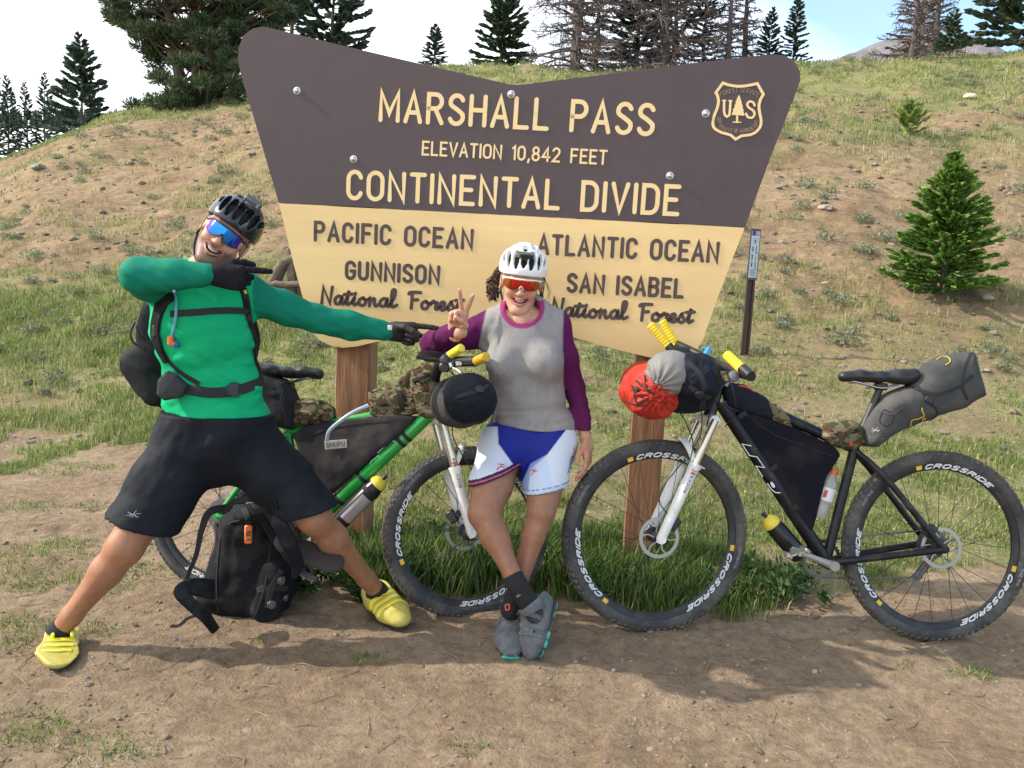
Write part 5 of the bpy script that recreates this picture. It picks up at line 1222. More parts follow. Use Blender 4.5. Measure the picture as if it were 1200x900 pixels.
    def cf(V):
        px = np.array(proj_many(V)).T; m = np.zeros(len(V)); 
        lx = np.interp(px[:, 1], [355, 365, 405, 430], [572, 569.5, 561, 561]); m = np.maximum(m, sm(1.2, -1.2, px[:, 0]-lx)*(px[:, 1] < 425))
        rx_ = np.interp(px[:, 1], [355, 365, 400, 450, 500, 520], [661, 660.5, 659.5, 660.5, 675, 678]); m = np.maximum(m, sm(-1.0, 1.0, px[:, 0]-rx_)*(segd(V, shL, elL) < .085)); m = np.maximum(m, (segd(V, elL, wrL) < .052)*(segd(V, elL, wrL) < segd(V, pel, wst)-.08))
        n = fbm(V[:, 0]*60, V[:, 1]*60, V[:, 2]*14, seed=7, o=2)[:, None]; C = (GY_*(.86+.28*n))*(1-m[:, None])+PU*m[:, None]
        e = (px[:, 0]-612)/24.5, (px[:, 1]-360)/23.5; r = np.sqrt(e[0]**2+e[1]**2); q = (sm(1.10, 1.04, r)*(V[:, 1] < nb[1]+.05)*(px[:, 1] > 352))[:, None]; return C*(1-q)+MR*q
    shirt = S.build('shirt', mat('merino_shirt', rough=.85, attr='Col', var=.10, vscale=120, bump=.3, bscale=20, bdist=.008, spec=.15), None, cf, smooth=1); obs.append(shirt)
    # shorts
    S = Sdf(np.minimum.reduce([pel, kR, kL])-.15, np.maximum.reduce([pel, kL])+.15, .0045); S.cone(pel+[0,0,.03], pel-[0,0,.04], .138, .150, k=.03, sq=fl); S.cone(hR+[.01,0,0], hL-[.01,0,0], .098, .098, k=.04)
    S.chain([hR, hR*.4+kR*.6, kR], [.093, .083, .063], k=.03); S.chain([hL, hL*.4+kL*.6, kL], [.093, .080, .062], k=.03)
    X, Y, Z = [S.lo[i]+S.h*np.arange(S.n[i]) for i in range(3)]; X = X[:, None, None]; Y = Y[None, :, None]; Z = Z[None, None, :]
    pR_, pL_ = at(577,563,3.15), at(635,579,3.15); nR, nL = nrm((.40,-.1,-1)), nrm((.22,-.1,-1)); bR = (X-pR_[0])*nR[0]+(Y-pR_[1])*nR[1]+(Z-pR_[2])*nR[2]; bL = (X-pL_[0])*nL[0]+(Y-pL_[1])*nL[1]+(Z-pL_[2])*nL[2]
    S.d = np.maximum(S.d, np.where(X < at(609,560,3.25)[0], bR, bL)).astype(np.float32); S.cut(at(626,501,3.3), (0,0,1))
    BL = np.array([.006, .014, .22]); WH = np.array([.60, .64, .72]); WB_ = np.array([.42, .54, .72]); DK = np.array([.03, .015, .07]); RD = np.array([.55,.10,.14])
    cR = in_poly; wR_ = [(583,500),(584,520),(606,551),(597,567),(550,620),(540,500)]; wL_ = [(670,495),(641,533),(622,550),(617,590),(680,620),(700,495)]
    ia = [(591,538),(606,551),(597,567),(587,560)]; ib = [(622,543),(640,533),(652,586),(600,590)]
    def sc_(V):
        def soft(poly): 
            acc = 0
            for dx, dy in ((0,0),(.5,0),(-.5,0),(0,.5),(0,-.5)): acc = acc+in_poly(px+np.array([dx, dy]), poly)
            return (acc/5)[:, None]
        px = np.array(proj_many(V)).T; C = np.tile(BL, (len(V), 1)); a = soft(wR_); C = C*(1-a)+WH*a; a = soft(wL_); C = C*(1-a)+WH*a; a = soft(ib)*.55; C = C*(1-a)+WB_*a; a = soft(ia)*.4; C = C*(1-a)+WB_*a
        dR_ = -((V-pR_)@nR); dl = -((V-pL_)@nL); left = V[:, 0] < at(609,560,3.25)[0]
        t = ((dR_ < .022)*left).astype(float)[:, None]; C = C*(1-t)+DK*t; t = ((dR_ > .007)*(dR_ < .012)*left).astype(float)[:, None]; C = C*(1-t)+RD*t
        t = ((dl < .018)*(dl > .015)*~left).astype(float)[:, None]; C = C*(1-t)+BL*.6*t+.1*t; t = ((dl < .015)*~left).astype(float)[:, None]*.6; C = C*(1-t)+WB_*t; return C
    shorts = S.build('shorts', mat('lycra_shorts', rough=.55, attr='Col', spec=.25, bump=.25, bscale=18, bdist=.006), None, sc_, smooth=1); obs.append(shorts)
    bs = bvh_of(shorts); M_rl = mat('red_print', (.62, .02, .02), .5); M_bl = mat('blue_print', (.02, .05, .42), .5); mb = MB()
    for cx, cy, k, rot in ((588,547,1,0), (626.5,552.5,.82,.35)):
        for st in ([(-5,-2.5),(-2,-3.5),(0,-1.5),(3.5,-3.2)], [(-3.5,1.8),(-1.2,-1.2),(1,1),(4.5,-.2)], [(-6,4.5),(-4.5,1.8),(-2,1.2)]):
            q = [(cx+k*(a*math.cos(rot)-b*math.sin(rot)*-1), cy+k*(b*math.cos(rot)-a*math.sin(rot)*1.2)) for a, b in st]; P_, N_ = drape(bs, q, .001, 3); strap(mb, P_, N_, [.002, .0045, .0045, .002], .0005)
    lg = mb.build('printed_logo', M_rl); mb = MB()
    for i, (x_, y_) in enumerate(((667,553),(668.2,548.5),(669.3,544),(670.2,540),(671,536.5))):
        P_, N_ = drape(bs, [(x_-2.2,y_+1), (x_+.8,y_-2.4)], .001, 2); strap(mb, P_, N_, .0035, .0005); P_, N_ = drape(bs, [(x_-1.5,y_-1.8), (x_+1.6,y_+.6)], .001, 2); strap(mb, P_, N_, .0028, .0005)
    lg2 = mb.build('printed_lettering', M_bl, kind='stuff'); mb = MB(); P_, N_ = drape(bs, [(671.5,533),(673,529),(672.5,525)], .001, 3); strap(mb, P_, N_, .006, .0005); lg3 = mb.build('printed_mark', M_rl)
    obs += [lg, lg2, lg3]
    # socks
    aR2 = at(620, 707, 3.01)
    for a_, k_, l_ in ((aR, kR, .060), (aL, kL, .035)):
        S = Sdf(a_-.13, a_+.13, .004); d = nrm(k_-a_); S.cone(aR2 if a_ is aR else a_-d*.030, a_+d*.02, .036, .0370, k=.01); S.cone(a_+d*.02, a_+d*.09, .0365, .0385, k=.01); S.cut(a_+d*l_, d); so_ = S.build('sock', M_sock); obs.append(so_)
        if a_ is aL:
            b_ = bvh_of(so_); mb = MB()
            for st in ([(592,709),(597,708)], [(597,708),(597,714)], [(597,714),(593,715)], [(593,715),(592,709)]): P_, N_ = drape(b_, st, .001, 2); strap(mb, P_, N_, .004, .0006)
            lg4 = mb.build('sock_emblem', mat('orange_thread', (.75,.12,.04), .7)); lg4.parent = so_
    M_gs = mat('grey_shoe_suede', (.115, .125, .135), .8, var=.3, vscale=30, bump=.4, bscale=60, col2=(.20,.19,.18), c2s=10, c2lo=.45, c2hi=.75); M_teal = mat('teal_sole_rubber', (.06, .50, .38), .6, var=.15, vscale=40); M_dk = mat('dark_strap', (.035, .035, .04), .7)
    def mkshoe(heel, toe, up, a_, k_, sc, openp, front):
        S, W_, (x, dd, u), L_ = shoe(heel, toe, up, sc, hi=.098, h=.0036); S.cone(W_(0,.18,.07), a_-nrm(k_-a_)*.01, .041, .045, k=.03); S.cut(a_-nrm(k_-a_)*.002, nrm(k_-a_)+dd*.25); S.cut(W_(0,0,.010), -u)
        S.cone(a_-nrm(k_-a_)*.04, a_+nrm(k_-a_)*.04, .033, .040, k=.004, mode='s')
        for t in (.50, .64): S.cone(W_(-.05,t,.08-t*.03), W_(.05,t-.05,.08-t*.03), .0045, .0045, k=.003, mode='s')
        so_ = S.build('shoe', M_gs); bv = bvh_of(so_); mb = MB()
        for t, wd in ((.40, .026), (.57, .018), (.70, .014)):
            P_ = []; N_ = []
            for q in np.linspace(-1, 1, 15):
                c = W_(0, t+.03*q, .02); dr = x*math.sin(q*1.3)+u*math.cos(q*1.3); hit, nn, _, _ = bv.ray_cast(Vector(c+dr*.12), Vector(-dr))
                if hit is not None: P_.append(np.array(hit)+dr*.001); N_.append(np.array(nn))
            if len(P_) > 5: P_ = np.array(P_); P_[1:-1] = (P_[:-2]+P_[1:-1]*2+P_[2:])/4; strap(mb, P_, N_, wd, .003)
        b1 = mb.build('shoe_strap', M_gs); b1.parent = so_; mb = MB()
        for t0, t1 in ((.02, .30), (.52, .97)):
            n = 3 if t0 > .3 else 2
            for i in range(n):
                a0 = t0+(t1-t0)*i/n+.004; a1 = t0+(t1-t0)*(i+1)/n-.005; am = (a0+a1)/2; wv = (.036 if .45 < am < .8 else .029)*sc*(1 if am < .9 else .8)
                mb.box(W_(0, am, .001), (wv+.001, (a1-a0)/2*L_, .009), np.stack([x, dd, u], 1), bev=.006)
        mb.box(W_(0, .965, .022*sc), (.022*sc, .012, .013), np.stack([x, dd, u], 1), bev=.006)
        b2 = mb.build('shoe_sole', M_teal); b2.parent = so_; mb = MB(); mb.box(W_(0, .49, .006), (.033*sc, .46*L_, .006), np.stack([x, dd, u], 1), bev=.003); b3 = mb.build('shoe_midsole', M_dk); b3.parent = so_
        return so_
    toe = onz(598, 777); toe[2] = .012; heel = np.array([aL[0]+.005, aL[1]+.03, .03]); d = toe-heel; d[2] = 0; heel = toe-nrm(d)*.27; heel[2] = .025
    obs.append(mkshoe(heel, toe, (0,0,1), aL, kL, 1.14, None, True))
    toe = onz(630, 777); toe[2] = .020; toe = at(628, 771, toe[1]); heel = at(648, 704, toe[1]+.10); obs.append(mkshoe(heel, toe, np.array([-.86, -.42, .22]), aR2, kR, 1.12, None, False))
    adopt(woman, *obs)
    for o_ in (lg, lg2, lg3): pass
    # helmet, glasses, hair
    H = helmet(o, M, s, None, mat('white_helmet_shell', (.80, .81, .80), .25, coat=.4), mat('helmet_foam', ()), [(0,.35,.66,.0115), (0,.92,1.36,.012), (.036,.72,1.42,.0128), (.033,-.2,.42,.0115), (.070,.60,1.38,.0115), (.062,-.4,.26,.0105), (.091,.35,1.15,.009)], hz=.002); own(H, woman)
    mb = MB(); W_ = lambda p: o+s*(M@np.array(p, float)); fr = M@frame_from(x=(1,0,0), y=(0,.9,-.44)); mb.box(W_((-.001,.098,.118)), (.033,.010,.010), fr, bev=.003); mb.box(W_((-.002,.088,.112)), (.012,.012,.012), fr, bev=.002)
    mb.build('helmet_light', mat('dark_glossy_plastic', (.02,.022,.02), .15, coat=.5), H)
    mb = MB(); mb.box(W_((.024,.1085,.1135)), (.007,.0015,.006), fr, bev=.001); mb.build('light_lens', mat('light_lens', (.30,.27,.15), .2), H)
    def lc(u, v):
        w1 = sm(.25, .95, abs(u)); a = np.array([.55, .02, .015])*(1-w1)+np.array([.45, .16, .01])*w1; return a*(1+.3*v)*(1-.5*sm(-.5, -1, u)) 
    GLS = glasses(o, M, s, None, lc, mat('white_plastic_frame', (.78,.78,.76), .35), hgt_=.021, yc=.115); own(GLS, woman)
    mb = MB(); r = np.random.RandomState(5); root = W_((.055,-.045,.02))
    for k in range(80):
        a = r.rand(); bx = .078+.018*r.rand(); P_ = []; ph = r.rand()*6.3; am = .006+.010*r.rand(); ln_ = .075+.050*r.rand()
        for t in np.linspace(0, 1, 12):
            q = np.array([bx+.030*math.sin(t*2.6)*(.6+.6*a)+am*math.sin(ph+t*(7+9*a))*(t+.3), -.055+.045*t*(1-a)+.02*a+am*math.cos(ph*1.7+t*(8+7*a)), .030-ln_*t+.012*math.sin(ph+t*5)]); P_.append(W_(q))
        mb.tube(catmull(P_, 2), [.0028]+[.0032]*20+[.0018, .0008], 5)
    for k in range(34):
        ph = r.rand()*6.3; x0 = -.078-.004*r.rand(); P_ = [W_((x0+.003*math.sin(ph+t*7)-.010*t*(k > 27), -.02-.03*r.rand()*0-.02*t, .035-.10*t)) for t in np.linspace(0, 1, 7)]; mb.tube(P_, [.002, .0024, .0024, .002, .0016, .0012, .0006], 5)
    for k in range(5):
        ph = r.rand()*6.3; P_ = [W_((-.084-.030*math.sin(t*2.2+ph*.1)*t-.01*t, -.01, .035-.07*t-.01*k*t)) for t in np.linspace(0, 1, 8)]; mb.tube(P_, .0006, 4)
    hr = mb.build('hair', mat('brown_hair', (.060, .026, .012), .6, var=.4, vscale=40), kind='stuff'); own(hr, woman)
    return dict(shirt=shirt)
def proj_many(V):
    d = V-CAM; z = d@_f; return 600+F*(d@_R)/z, 450-F*(d@_U)/z
WOMAN = build_woman()
# ================================================================ BAGS AND SMALL GEAR
def camo(name):
    if name in MATS: return MATS[name]
    m = mat(name, (.16, .13, .075), .85, bump=.3, bscale=200, spec=.2); t = m.node_tree; n = t.nodes.new; l = t.links.new; b = t.nodes['Principled BSDF']
    tc = n('ShaderNodeTexCoord'); c = None
    for sc, lo, col, sd in ((22, .50, (.050, .052, .022), 0), (27, .56, (.085, .035, .020), 5), (30, .60, (.012, .012, .010), 9), (24, .62, (.27, .22, .13), 13)):
        mp = n('ShaderNodeMapping'); mp.inputs['Location'].default_value = (sd, sd*.7, 0); mp.inputs['Scale'].default_value = (1, 1, 1.9); l(tc.outputs['Object'], mp.inputs['Vector'])
        z = n('ShaderNodeTexNoise'); z.inputs['Scale'].default_value = sc; z.inputs['Detail'].default_value = 2; z.inputs['Distortion'].default_value = .6; l(mp.outputs[0], z.inputs['Vector'])
        r = n('ShaderNodeValToRGB'); r.color_ramp.elements[0].position = lo; r.color_ramp.elements[1].position = lo+.015; l(z.outputs['Fac'], r.inputs[0])
        x = n('ShaderNodeMix'); x.data_type = 'RGBA'; l(r.outputs['Color'], x.inputs['Factor'])
        if c is None: x.inputs[6].default_value = (.15, .125, .075, 1)
        else: l(c, x.inputs[6])
        x.inputs[7].default_value = (*col, 1); c = x.outputs[2]
    l(c, b.inputs['Base Color']); return m
M_camo = camo('camouflage_fabric')
M_navy = mat('navy_ripstop', (.006, .008, .016), .65, spec=.2, bump=.5, bscale=16, bdist=.01)
M_bfab = mat('black_pack_fabric', (.006, .007, .009), .8, spec=.18, bump=.5, bscale=14, bdist=.008, col2=(.022,.022,.024), c2s=12)
M_gfab = mat('grey_dusty_fabric', (.050, .052, .052), .8, spec=.2, bump=.5, bscale=12, bdist=.008, col2=(.105, .10, .09), c2s=7, c2lo=.42, c2hi=.7)
M_ffab = mat('frame_bag_fabric', (.030, .026, .030), .8, spec=.2, bump=.5, bscale=11, bdist=.010, col2=(.085, .070, .058), c2s=6, c2lo=.45, c2hi=.75)
M_ffab2 = mat('black_frame_bag_fabric', (.005, .005, .010), .8, spec=.18, bump=.5, bscale=11, bdist=.010, col2=(.040, .030, .020), c2s=6, c2lo=.5, c2hi=.8)
M_redf = mat('red_ripstop', (.42, .030, .016), .6, spec=.3, bump=.8, bscale=18, bdist=.02)
M_grf = mat('grey_silnylon', (.20, .19, .18), .6, spec=.3, bump=.6, bscale=13, bdist=.012)
def bw(B, px, py, off=0): return B.w(B.l(px, py, off))
def poly_fn(P2, o, ex, ez, ey, th, rnd_=.02, bulge=0):
    P2 = np.asarray(P2, float); n = len(P2); cen = P2.mean(0); rad = np.linalg.norm(P2-cen, axis=1).max()
    def fn(X, Y, Z):
        x, y, z = X-o[0], Y-o[1], Z-o[2]; u = x*ex[0]+y*ex[1]+z*ex[2]; v = x*ez[0]+y*ez[1]+z*ez[2]; w_ = x*ey[0]+y*ey[1]+z*ey[2]
        u, v, w_ = np.broadcast_arrays(u, v, w_); d = np.full(u.shape, 1e9, np.float32); ins = np.zeros(u.shape, bool)
        for i in range(n):
            a, b = P2[i-1], P2[i]; e = b-a; t = np.clip(((u-a[0])*e[0]+(v-a[1])*e[1])/(e@e), 0, 1); d = np.minimum(d, (u-a[0]-t*e[0])**2+(v-a[1]-t*e[1])**2)
            if abs(e[1]) > 1e-9: ins ^= ((a[1] > v) != (b[1] > v)) & (u < e[0]*(v-a[1])/e[1]+a[0])
        d = np.sqrt(d); d = np.where(ins, -d, d)
        t_ = th*(1+bulge*np.clip(-d/(rad*.6), 0, 1)); q = np.maximum(d+rnd_, 0); p = np.maximum(np.abs(w_)-t_+rnd_, 0)
        return np.sqrt(q*q+p*p)-rnd_+np.minimum(np.maximum(d+rnd_, np.abs(w_)-t_+rnd_), 0)
    return fn
def poly_bag(B, px_pts, off, th, h=.006, rnd_=.02, bulge=.3, fold=.010, seed=0, fs=1.0):
    L3 = np.array([B.l(p[0], p[1], off) for p in px_pts]); P2 = L3[:, [0, 2]]; o = B.w(np.array([0, L3[0, 1], 0])); Wp = np.array([B.w(q) for q in L3])
    lo = Wp.min(0)-th*1.6-.02; hi = Wp.max(0)+th*1.6+.02; S = Sdf(lo, hi, h); S.op(poly_fn(P2, o, B.ex, B.ez, B.ey, th, rnd_, bulge), lo, hi, .001)
    if fold: S.disp(lambda X, Y, Z: (fbm(X*9*fs+Z*6, Y*9, Z*10*fs-X*5, seed=seed, o=3)-.5)*fold*2)
    return S
class Flat:        # a plain upright plane frame for bags that do not belong to a bicycle
    def __init__(s, Y, ang=0):
        s.o = np.array([0, Y, 0.]); s.ex = np.array([math.cos(ang), math.sin(ang), 0]); s.ez = np.array([0, 0, 1.]); s.ey = np.cross(s.ez, s.ex); s.near = -1
    def l(s, px, py, off=0):
        p = onpl(px, py, s.o-s.ey*off, s.ey)-s.o; return np.array([p@s.ex, -off, p@s.ez])
    def w(s, q): return s.o+s.ex*q[0]+s.ey*q[1]+s.ez*q[2]
def thing(name, label, cat, p, group=None): return empty(name, tuple(float(x) for x in p), label=label, cat=cat, group=group)
def own_all(root, obs): 
    for o in obs: own(o, root)
def web(B, bv, pts, w_=.018, th=.0018, off=.002, name='strap', m=None, sub=5):
    P_, N_ = drape(bv, pts, off, sub); mb = MB(); strap(mb, P_, N_, w_, th); return mb.build(name, m or M_web)
def buckle(bv, px, py, w_=.018, m=None, rot=0):
    P_, N_ = drape(bv, [(px, py)], .004, 1); n_ = N_[0]; x = nrm(np.cross((0,0,1), n_)); z = np.cross(n_, x); c, s_ = math.cos(rot), math.sin(rot); fr = np.stack([x*c+z*s_, -n_, -x*s_+z*c], 1)
    mb = MB(); mb.box(P_[0], (w_*.6, .004, w_*.45), fr, bev=.002); mb.box(P_[0]+n_*.002, (w_*.35, .004, w_*.62), fr, bev=.002); return mb.build('buckle', m or M_blk)
BKn, GKn = 'strapped to the black bicycle', 'strapped to the green bicycle'
# ---------------- black bicycle
def roll(a, b, r, h=.006, fold=.012, seed=1, gather=0, sq=None):
    a = np.asarray(a); b = np.asarray(b); S = Sdf(np.minimum(a, b)-r*1.4-.02, np.maximum(a, b)+r*1.4+.02, h); d = nrm(b-a); S.cone(a+d*r*.7, b-d*r*.7, r, r, k=.01)
    S.cone(a+d*.02, b-d*.02, r*.86, r*.86, k=.05); x = nrm(np.cross(d, (0,0,1))); z = np.cross(x, d)
    def f(X, Y, Z):
        q = np.stack([X-a[0], Y-a[1], Z-a[2]]); ax_ = q[0]*d[0]+q[1]*d[1]+q[2]*d[2]; u = q[0]*x[0]+q[1]*x[1]+q[2]*x[2]; v = q[0]*z[0]+q[1]*z[1]+q[2]*z[2]; th_ = np.arctan2(v, u); rr = np.hypot(u, v)
        e = (fbm(X*10, Y*10, Z*10, seed=seed, o=3)-.5)*fold*2
        if gather: e = e+gather*np.sin(th_*19+4*fbm(X*14, Y*14, Z*14, seed=seed+3, o=2)*3)*np.clip(1-rr/r, 0, 1)**.5*(ax_ < r*.8)*(rr > .012)
        return e
    S.disp(f); return S
a, b = bw(BK, 772, 462, .02), at(742, 450, 3.62)
t = thing('dry_bag', 'red and grey dry bag strapped to the handlebar of the black bicycle', 'bag', a)
S = roll(at(768,460,3.14), at(752,450,3.52), .090, fold=.030, seed=3, gather=.013); red = S.build('red_sack', M_redf)
S = Sdf(at(785,438,3.12)-.13, at(785,438,3.12)+.15, .005); S.ell(at(786,438,3.13), (.090,.075,.082), frame_from(x=(1,0,.2), z=(-.2,0,1)), k=.01); S.disp(lambda X, Y, Z: .006*np.sin(np.arctan2(Z-at(768,452,3.1)[2], X-at(768,452,3.1)[0])*16)*np.clip(1.3-np.hypot(X-at(765,452,3.1)[0], Z-at(765,452,3.1)[2])/.09, 0, 1)+(fbm(X*9, Y*9, Z*9, seed=6, o=3)-.5)*.014); gr = S.build('grey_sack_end', M_grf)
bv = bvh_of(red); ob = [red, gr]
for i, (p, q) in enumerate((((741,452),(760,470)), ((746,446),(764,458)), ((735,470),(757,474)), ((744,462),(752,476)), ((756,440),(762,462)))):
    ob.append(web(BK, bv, [p, ((p[0]+q[0])/2-2, (p[1]+q[1])/2+2), q], .006, .002, .003, 'cord'))
ob.append(buckle(bv, 746, 457, .022, rot=.5)); own_all(t, ob)
t = thing('handlebar_roll', 'navy stuffed roll on the handlebar of the black bicycle beside the red bag', 'bag', at(815,445,3.3))
S = roll(at(815,446,3.10), at(797,440,3.60), .096, fold=.026, seed=9, gather=.003); S.ell(at(800,468,3.2), (.11,.09,.05), k=.03); nv = S.build('roll_fabric', M_navy); bv = bvh_of(nv)
own_all(t, [nv, web(BK, bv, [(797,420),(815,432),(826,452),(822,478)], .020), web(BK, bv, [(808,452),(820,462),(832,466)], .020), buckle(bv, 820, 462, .024, rot=.4)])
S = poly_bag(BK, [(846,458),(852,447),(872,450),(897,466),(908,484),(903,492),(880,486),(850,476)], .0, .026, .005, .014, .35, .006, 4); o = S.build('top_tube_bag', M_navy, label='navy pouch on the top tube of the black bicycle behind the stem', cat='bag'); bv = bvh_of(o)
mb = MB(); P_, N_ = drape(bv, [(866,452),(876,454),(884,459)], .001, 4); strap(mb, P_, N_, .008, .0006); q = mb.build('red_patch', M_red); q.parent = o
S = poly_bag(BK, [(897,470),(912,474),(922,486),(926,498),(916,498),(903,492)], .0, .030, .005, .016, .3, .008, 5); S.build('top_tube_pouch', M_camo, label='small camouflage pouch on the black bicycle top tube', cat='bag')
S = poly_bag(BK, [(862,478),(880,484),(932,502),(978,524),(984,532),(966,560),(952,618),(944,626),(930,612),(900,562),(880,520),(866,498)], .0, .024, .005, .008, .5, .006, 6); o = S.build('frame_bag', M_ffab2, label='black triangular bag filling the frame of the black bicycle', cat='bag')
bv = bvh_of(o)
own_all_f = [web(BK, bv, [(872,484),(905,508),(935,520),(975,534)], .003, .001, .001, 'zip')]
for q in own_all_f: q.parent = o
mb = MB()
for (p1, p2, rr) in (((862,490),(873,482),.031), ((896,552),(911,543),.031), ((921,598),(936,588),.031), ((893,501),(898,487),.0245), ((948,524),(954,512),.0245)):
    A_, B_ = BK.l(*p1), BK.l(*p2); c = (A_+B_)/2; d = nrm(B_-A_); mb = MB(); mb.lathe(c, nrm(np.cross(d, (0,1,0))), [(rr,-.010),(rr,.010)], 20); mb.build('frame_bag_strap', M_web, BK.root)
S = poly_bag(BK, [(961,512),(962,499),(975,494),(998,493),(1011,500),(1013,520),(998,527),(974,522)], .0, .042, .005, .028, .3, .012, 8); o = S.build('seat_cluster_pouch', M_camo, label='camouflage pouch at the seat cluster of the black bicycle', cat='bag'); bv = bvh_of(o)
mb = MB(); mb.box(drape(bv, [(997,520)], .002, 1)[0][0], (.006,.004,.008), bev=.002); q = mb.build('tail_reflector', M_red); q.parent = o
t = thing('seat_pack', 'large dusty grey pack strapped under the saddle of the black bicycle', 'bag', bw(BK, 1070, 470))
S = poly_bag(BK, [(1012,522),(1009,500),(1022,478),(1036,464),(1062,452),(1084,428),(1108,414),(1138,412),(1144,436),(1152,464),(1128,477),(1092,488),(1058,502),(1026,523)], .0, .066, .006, .050, .25, .012, 12); sp_b = S.build('pack_body', M_gfab); bv = bvh_of(sp_b); ob = [sp_b]
ob += [web(BK, bv, [(1062,452),(1080,458),(1098,462),(1125,452),(1140,440)], .014), web(BK, bv, [(1075,452),(1088,470),(1100,484),(1102,512)], .012), buckle(bv, 1088, 468, .024, rot=.5), web(BK, bv, [(1138,414),(1130,432),(1127,452),(1134,468)], .010), web(BK, bv, [(1028,480),(1046,486),(1058,478)], .010, m=M_gfab)]
mb = MB()
for st in ([(1067,499),(1068,492),(1076,491),(1081,488)], [(1081,492),(1083,486),(1080,481),(1081,478)], [(1085,490),(1080,494)]): P_, N_ = drape(bv, st, .0015, 4); strap(mb, P_, N_, .005, .001)
ob.append(mb.build('embroidered_logo', mat('yellow_thread', (.55, .38, .03), .7))); mb = MB()
for st in ([(1022,502),(1030,506)], [(1023,507),(1029,501)], [(1021,505),(1031,504)], [(1018,512),(1034,514)]): P_, N_ = drape(bv, st, .0015, 2); strap(mb, P_, N_, .003, .001)
ob.append(mb.build('printed_logo', M_dec2, kind='stuff'))
for pts in ([(1036,480),(1048,486),(1042,500),(1030,494),(1036,480)], ): ob.append(web(BK, bv, pts, .003, .001, .001, 'stitched_patch', M_bfab))
mb = MB(); P_, N_ = drape(bv, [(1098,422),(1104,418),(1111,419),(1114,424),(1108,428)], .002, 4); strap(mb, P_, N_, .004, .002); ob.append(mb.build('yellow_piping', MATS['yellow_thread'])); own_all(t, ob)
# bottles
def bottle(B, a, b, r, off, body_m, cap_m, label, prof=None, dark=None, extra=None):
    A_, B_ = bw(B, *a, off), bw(B, *b, off); d = nrm(B_-A_); L_ = np.linalg.norm(B_-A_); root = thing('water_bottle', label, 'bottle', A_); mb = MB()
    pr = [(0,0),(r*.9,0),(r,.006),(r,L_*.30),(r*.90,L_*.34),(r*.90,L_*.40),(r,L_*.44),(r,L_*.78),(r*.96,L_*.84),(r*.78,L_*.90),(r*.70,L_*.93)] if prof is None else [(q[0]*r, q[1]*L_) for q in prof]
    mb.lathe(A_, d, pr, 28); o1 = mb.build('bottle_body', body_m); mb = MB(); 
    return root, o1, A_, d, L_
M_blkb = mat('black_bottle_plastic', (.012,.012,.013), .3); M_ycap = mat('yellow_bottle_cap', (.70, .56, .05), .4); M_clear = mat('milky_bottle', (.50, .50, .46), .25, trans=.45); M_ocap = mat('orange_bottle_cap', (.75, .12, .02), .45)
root, o1, A_, d, L_ = bottle(BK, (938,652), (898,606), .0365, .0, M_blkb, M_ycap, 'black bottle with yellow lid under the down tube of the black bicycle', prof=[(0,0),(.9,0),(1,.04),(1,.70),(.92,.76),(.92,.80)])
mb = MB(); mb.lathe(A_+d*L_*.80, d, [(.034,0),(.0355,.006),(.034,.014),(.026,.030),(.014,.040),(.0,.042)], 24); o2 = mb.build('bottle_lid', M_ycap); mb = MB(); mb.lathe(A_+d*(L_*.80+.040), d, [(.008,0),(.008,.014),(.010,.016),(.010,.022),(0,.023)], 14); o3 = mb.build('bottle_spout', M_blk); own_all(root, [o1, o2, o3])
root, o1, A_, d, L_ = bottle(BK, (958,606), (977,550), .034, -.02, M_clear, M_ocap, 'clear sports drink bottle with orange cap behind the black bicycle seat tube', prof=[(0,0),(.9,0),(1,.04),(1,.22),(.94,.26),(.94,.30),(1,.34),(1,.66),(.9,.76),(.55,.88),(.5,.92)])
mb = MB(); mb.lathe(A_+d*L_*.91, d, [(.020,0),(.021,.004),(.020,.018),(0,.019)], 22); o2 = mb.build('bottle_cap', M_ocap); mb = MB(); mb.lathe(A_+d*L_*.36, d, [(.0345,0),(.0345,L_*.26)], 28); o3 = mb.build('bottle_label', M_dec); mb = MB(); nn = nrm(CAM-A_); nn = nrm(nn-d*(nn@d)); mb.box(A_+d*L_*.49+nn*.0345, (.006,.002,.014), frame_from(y=nn, z=d), bev=.001); o4 = mb.build('label_mark', M_red); own_all(root, [o1, o2, o3, o4])
# handlebars of the black bicycle
def tubes(lst, name, m, parent=None):
    mb = MB()
    for pts, r in lst: mb.tube(catmull([at(*p) for p in pts], 5) if len(pts) > 2 else [at(*p) for p in pts], r, 14)
    o = mb.build(name, m)
    if parent: own_w(o, parent)
    return o
def own_w(o, B):
    o.parent = B.root; o.matrix_parent_inverse = B.M().inverted()
def worldpart(B, mb, name, m, **k): o = mb.build(name, m, **k); own_w(o, B); return o
tubes([([(793,403,3.60),(806,409,3.52),(835,423,3.38),(852,431,3.24),(868,438,3.12),(882,442,3.06)], .0150)], 'handlebar', M_blk, BK)
tubes([([(843,448,3.42),(838,425,3.38)], .022)], 'stem', M_blk, BK)
def grip(B, a, b, r=.0175, m=None):
    A_, B_ = at(*a), at(*b); d = nrm(B_-A_); L_ = np.linalg.norm(B_-A_); n = 9; pr = [(r*.6, 0)]
    for i in range(n): pr += [(r*1.03, L_*(i+.15)/n), (r*1.03, L_*(i+.75)/n), (r*.97, L_*(i+.88)/n)]
    pr += [(r*.8, L_), (0, L_+.002)]; mb = MB(); mb.lathe(A_, d, pr, 18); return worldpart(B, mb, 'grip', m or M_yel)
grip(BK, (792.5,404,3.60), (776,376,3.62), .0160); grip(BK, (783,405,3.50), (762,380,3.52), .0160); grip(BK, (870,433,3.10), (852,416,3.20), .0178)
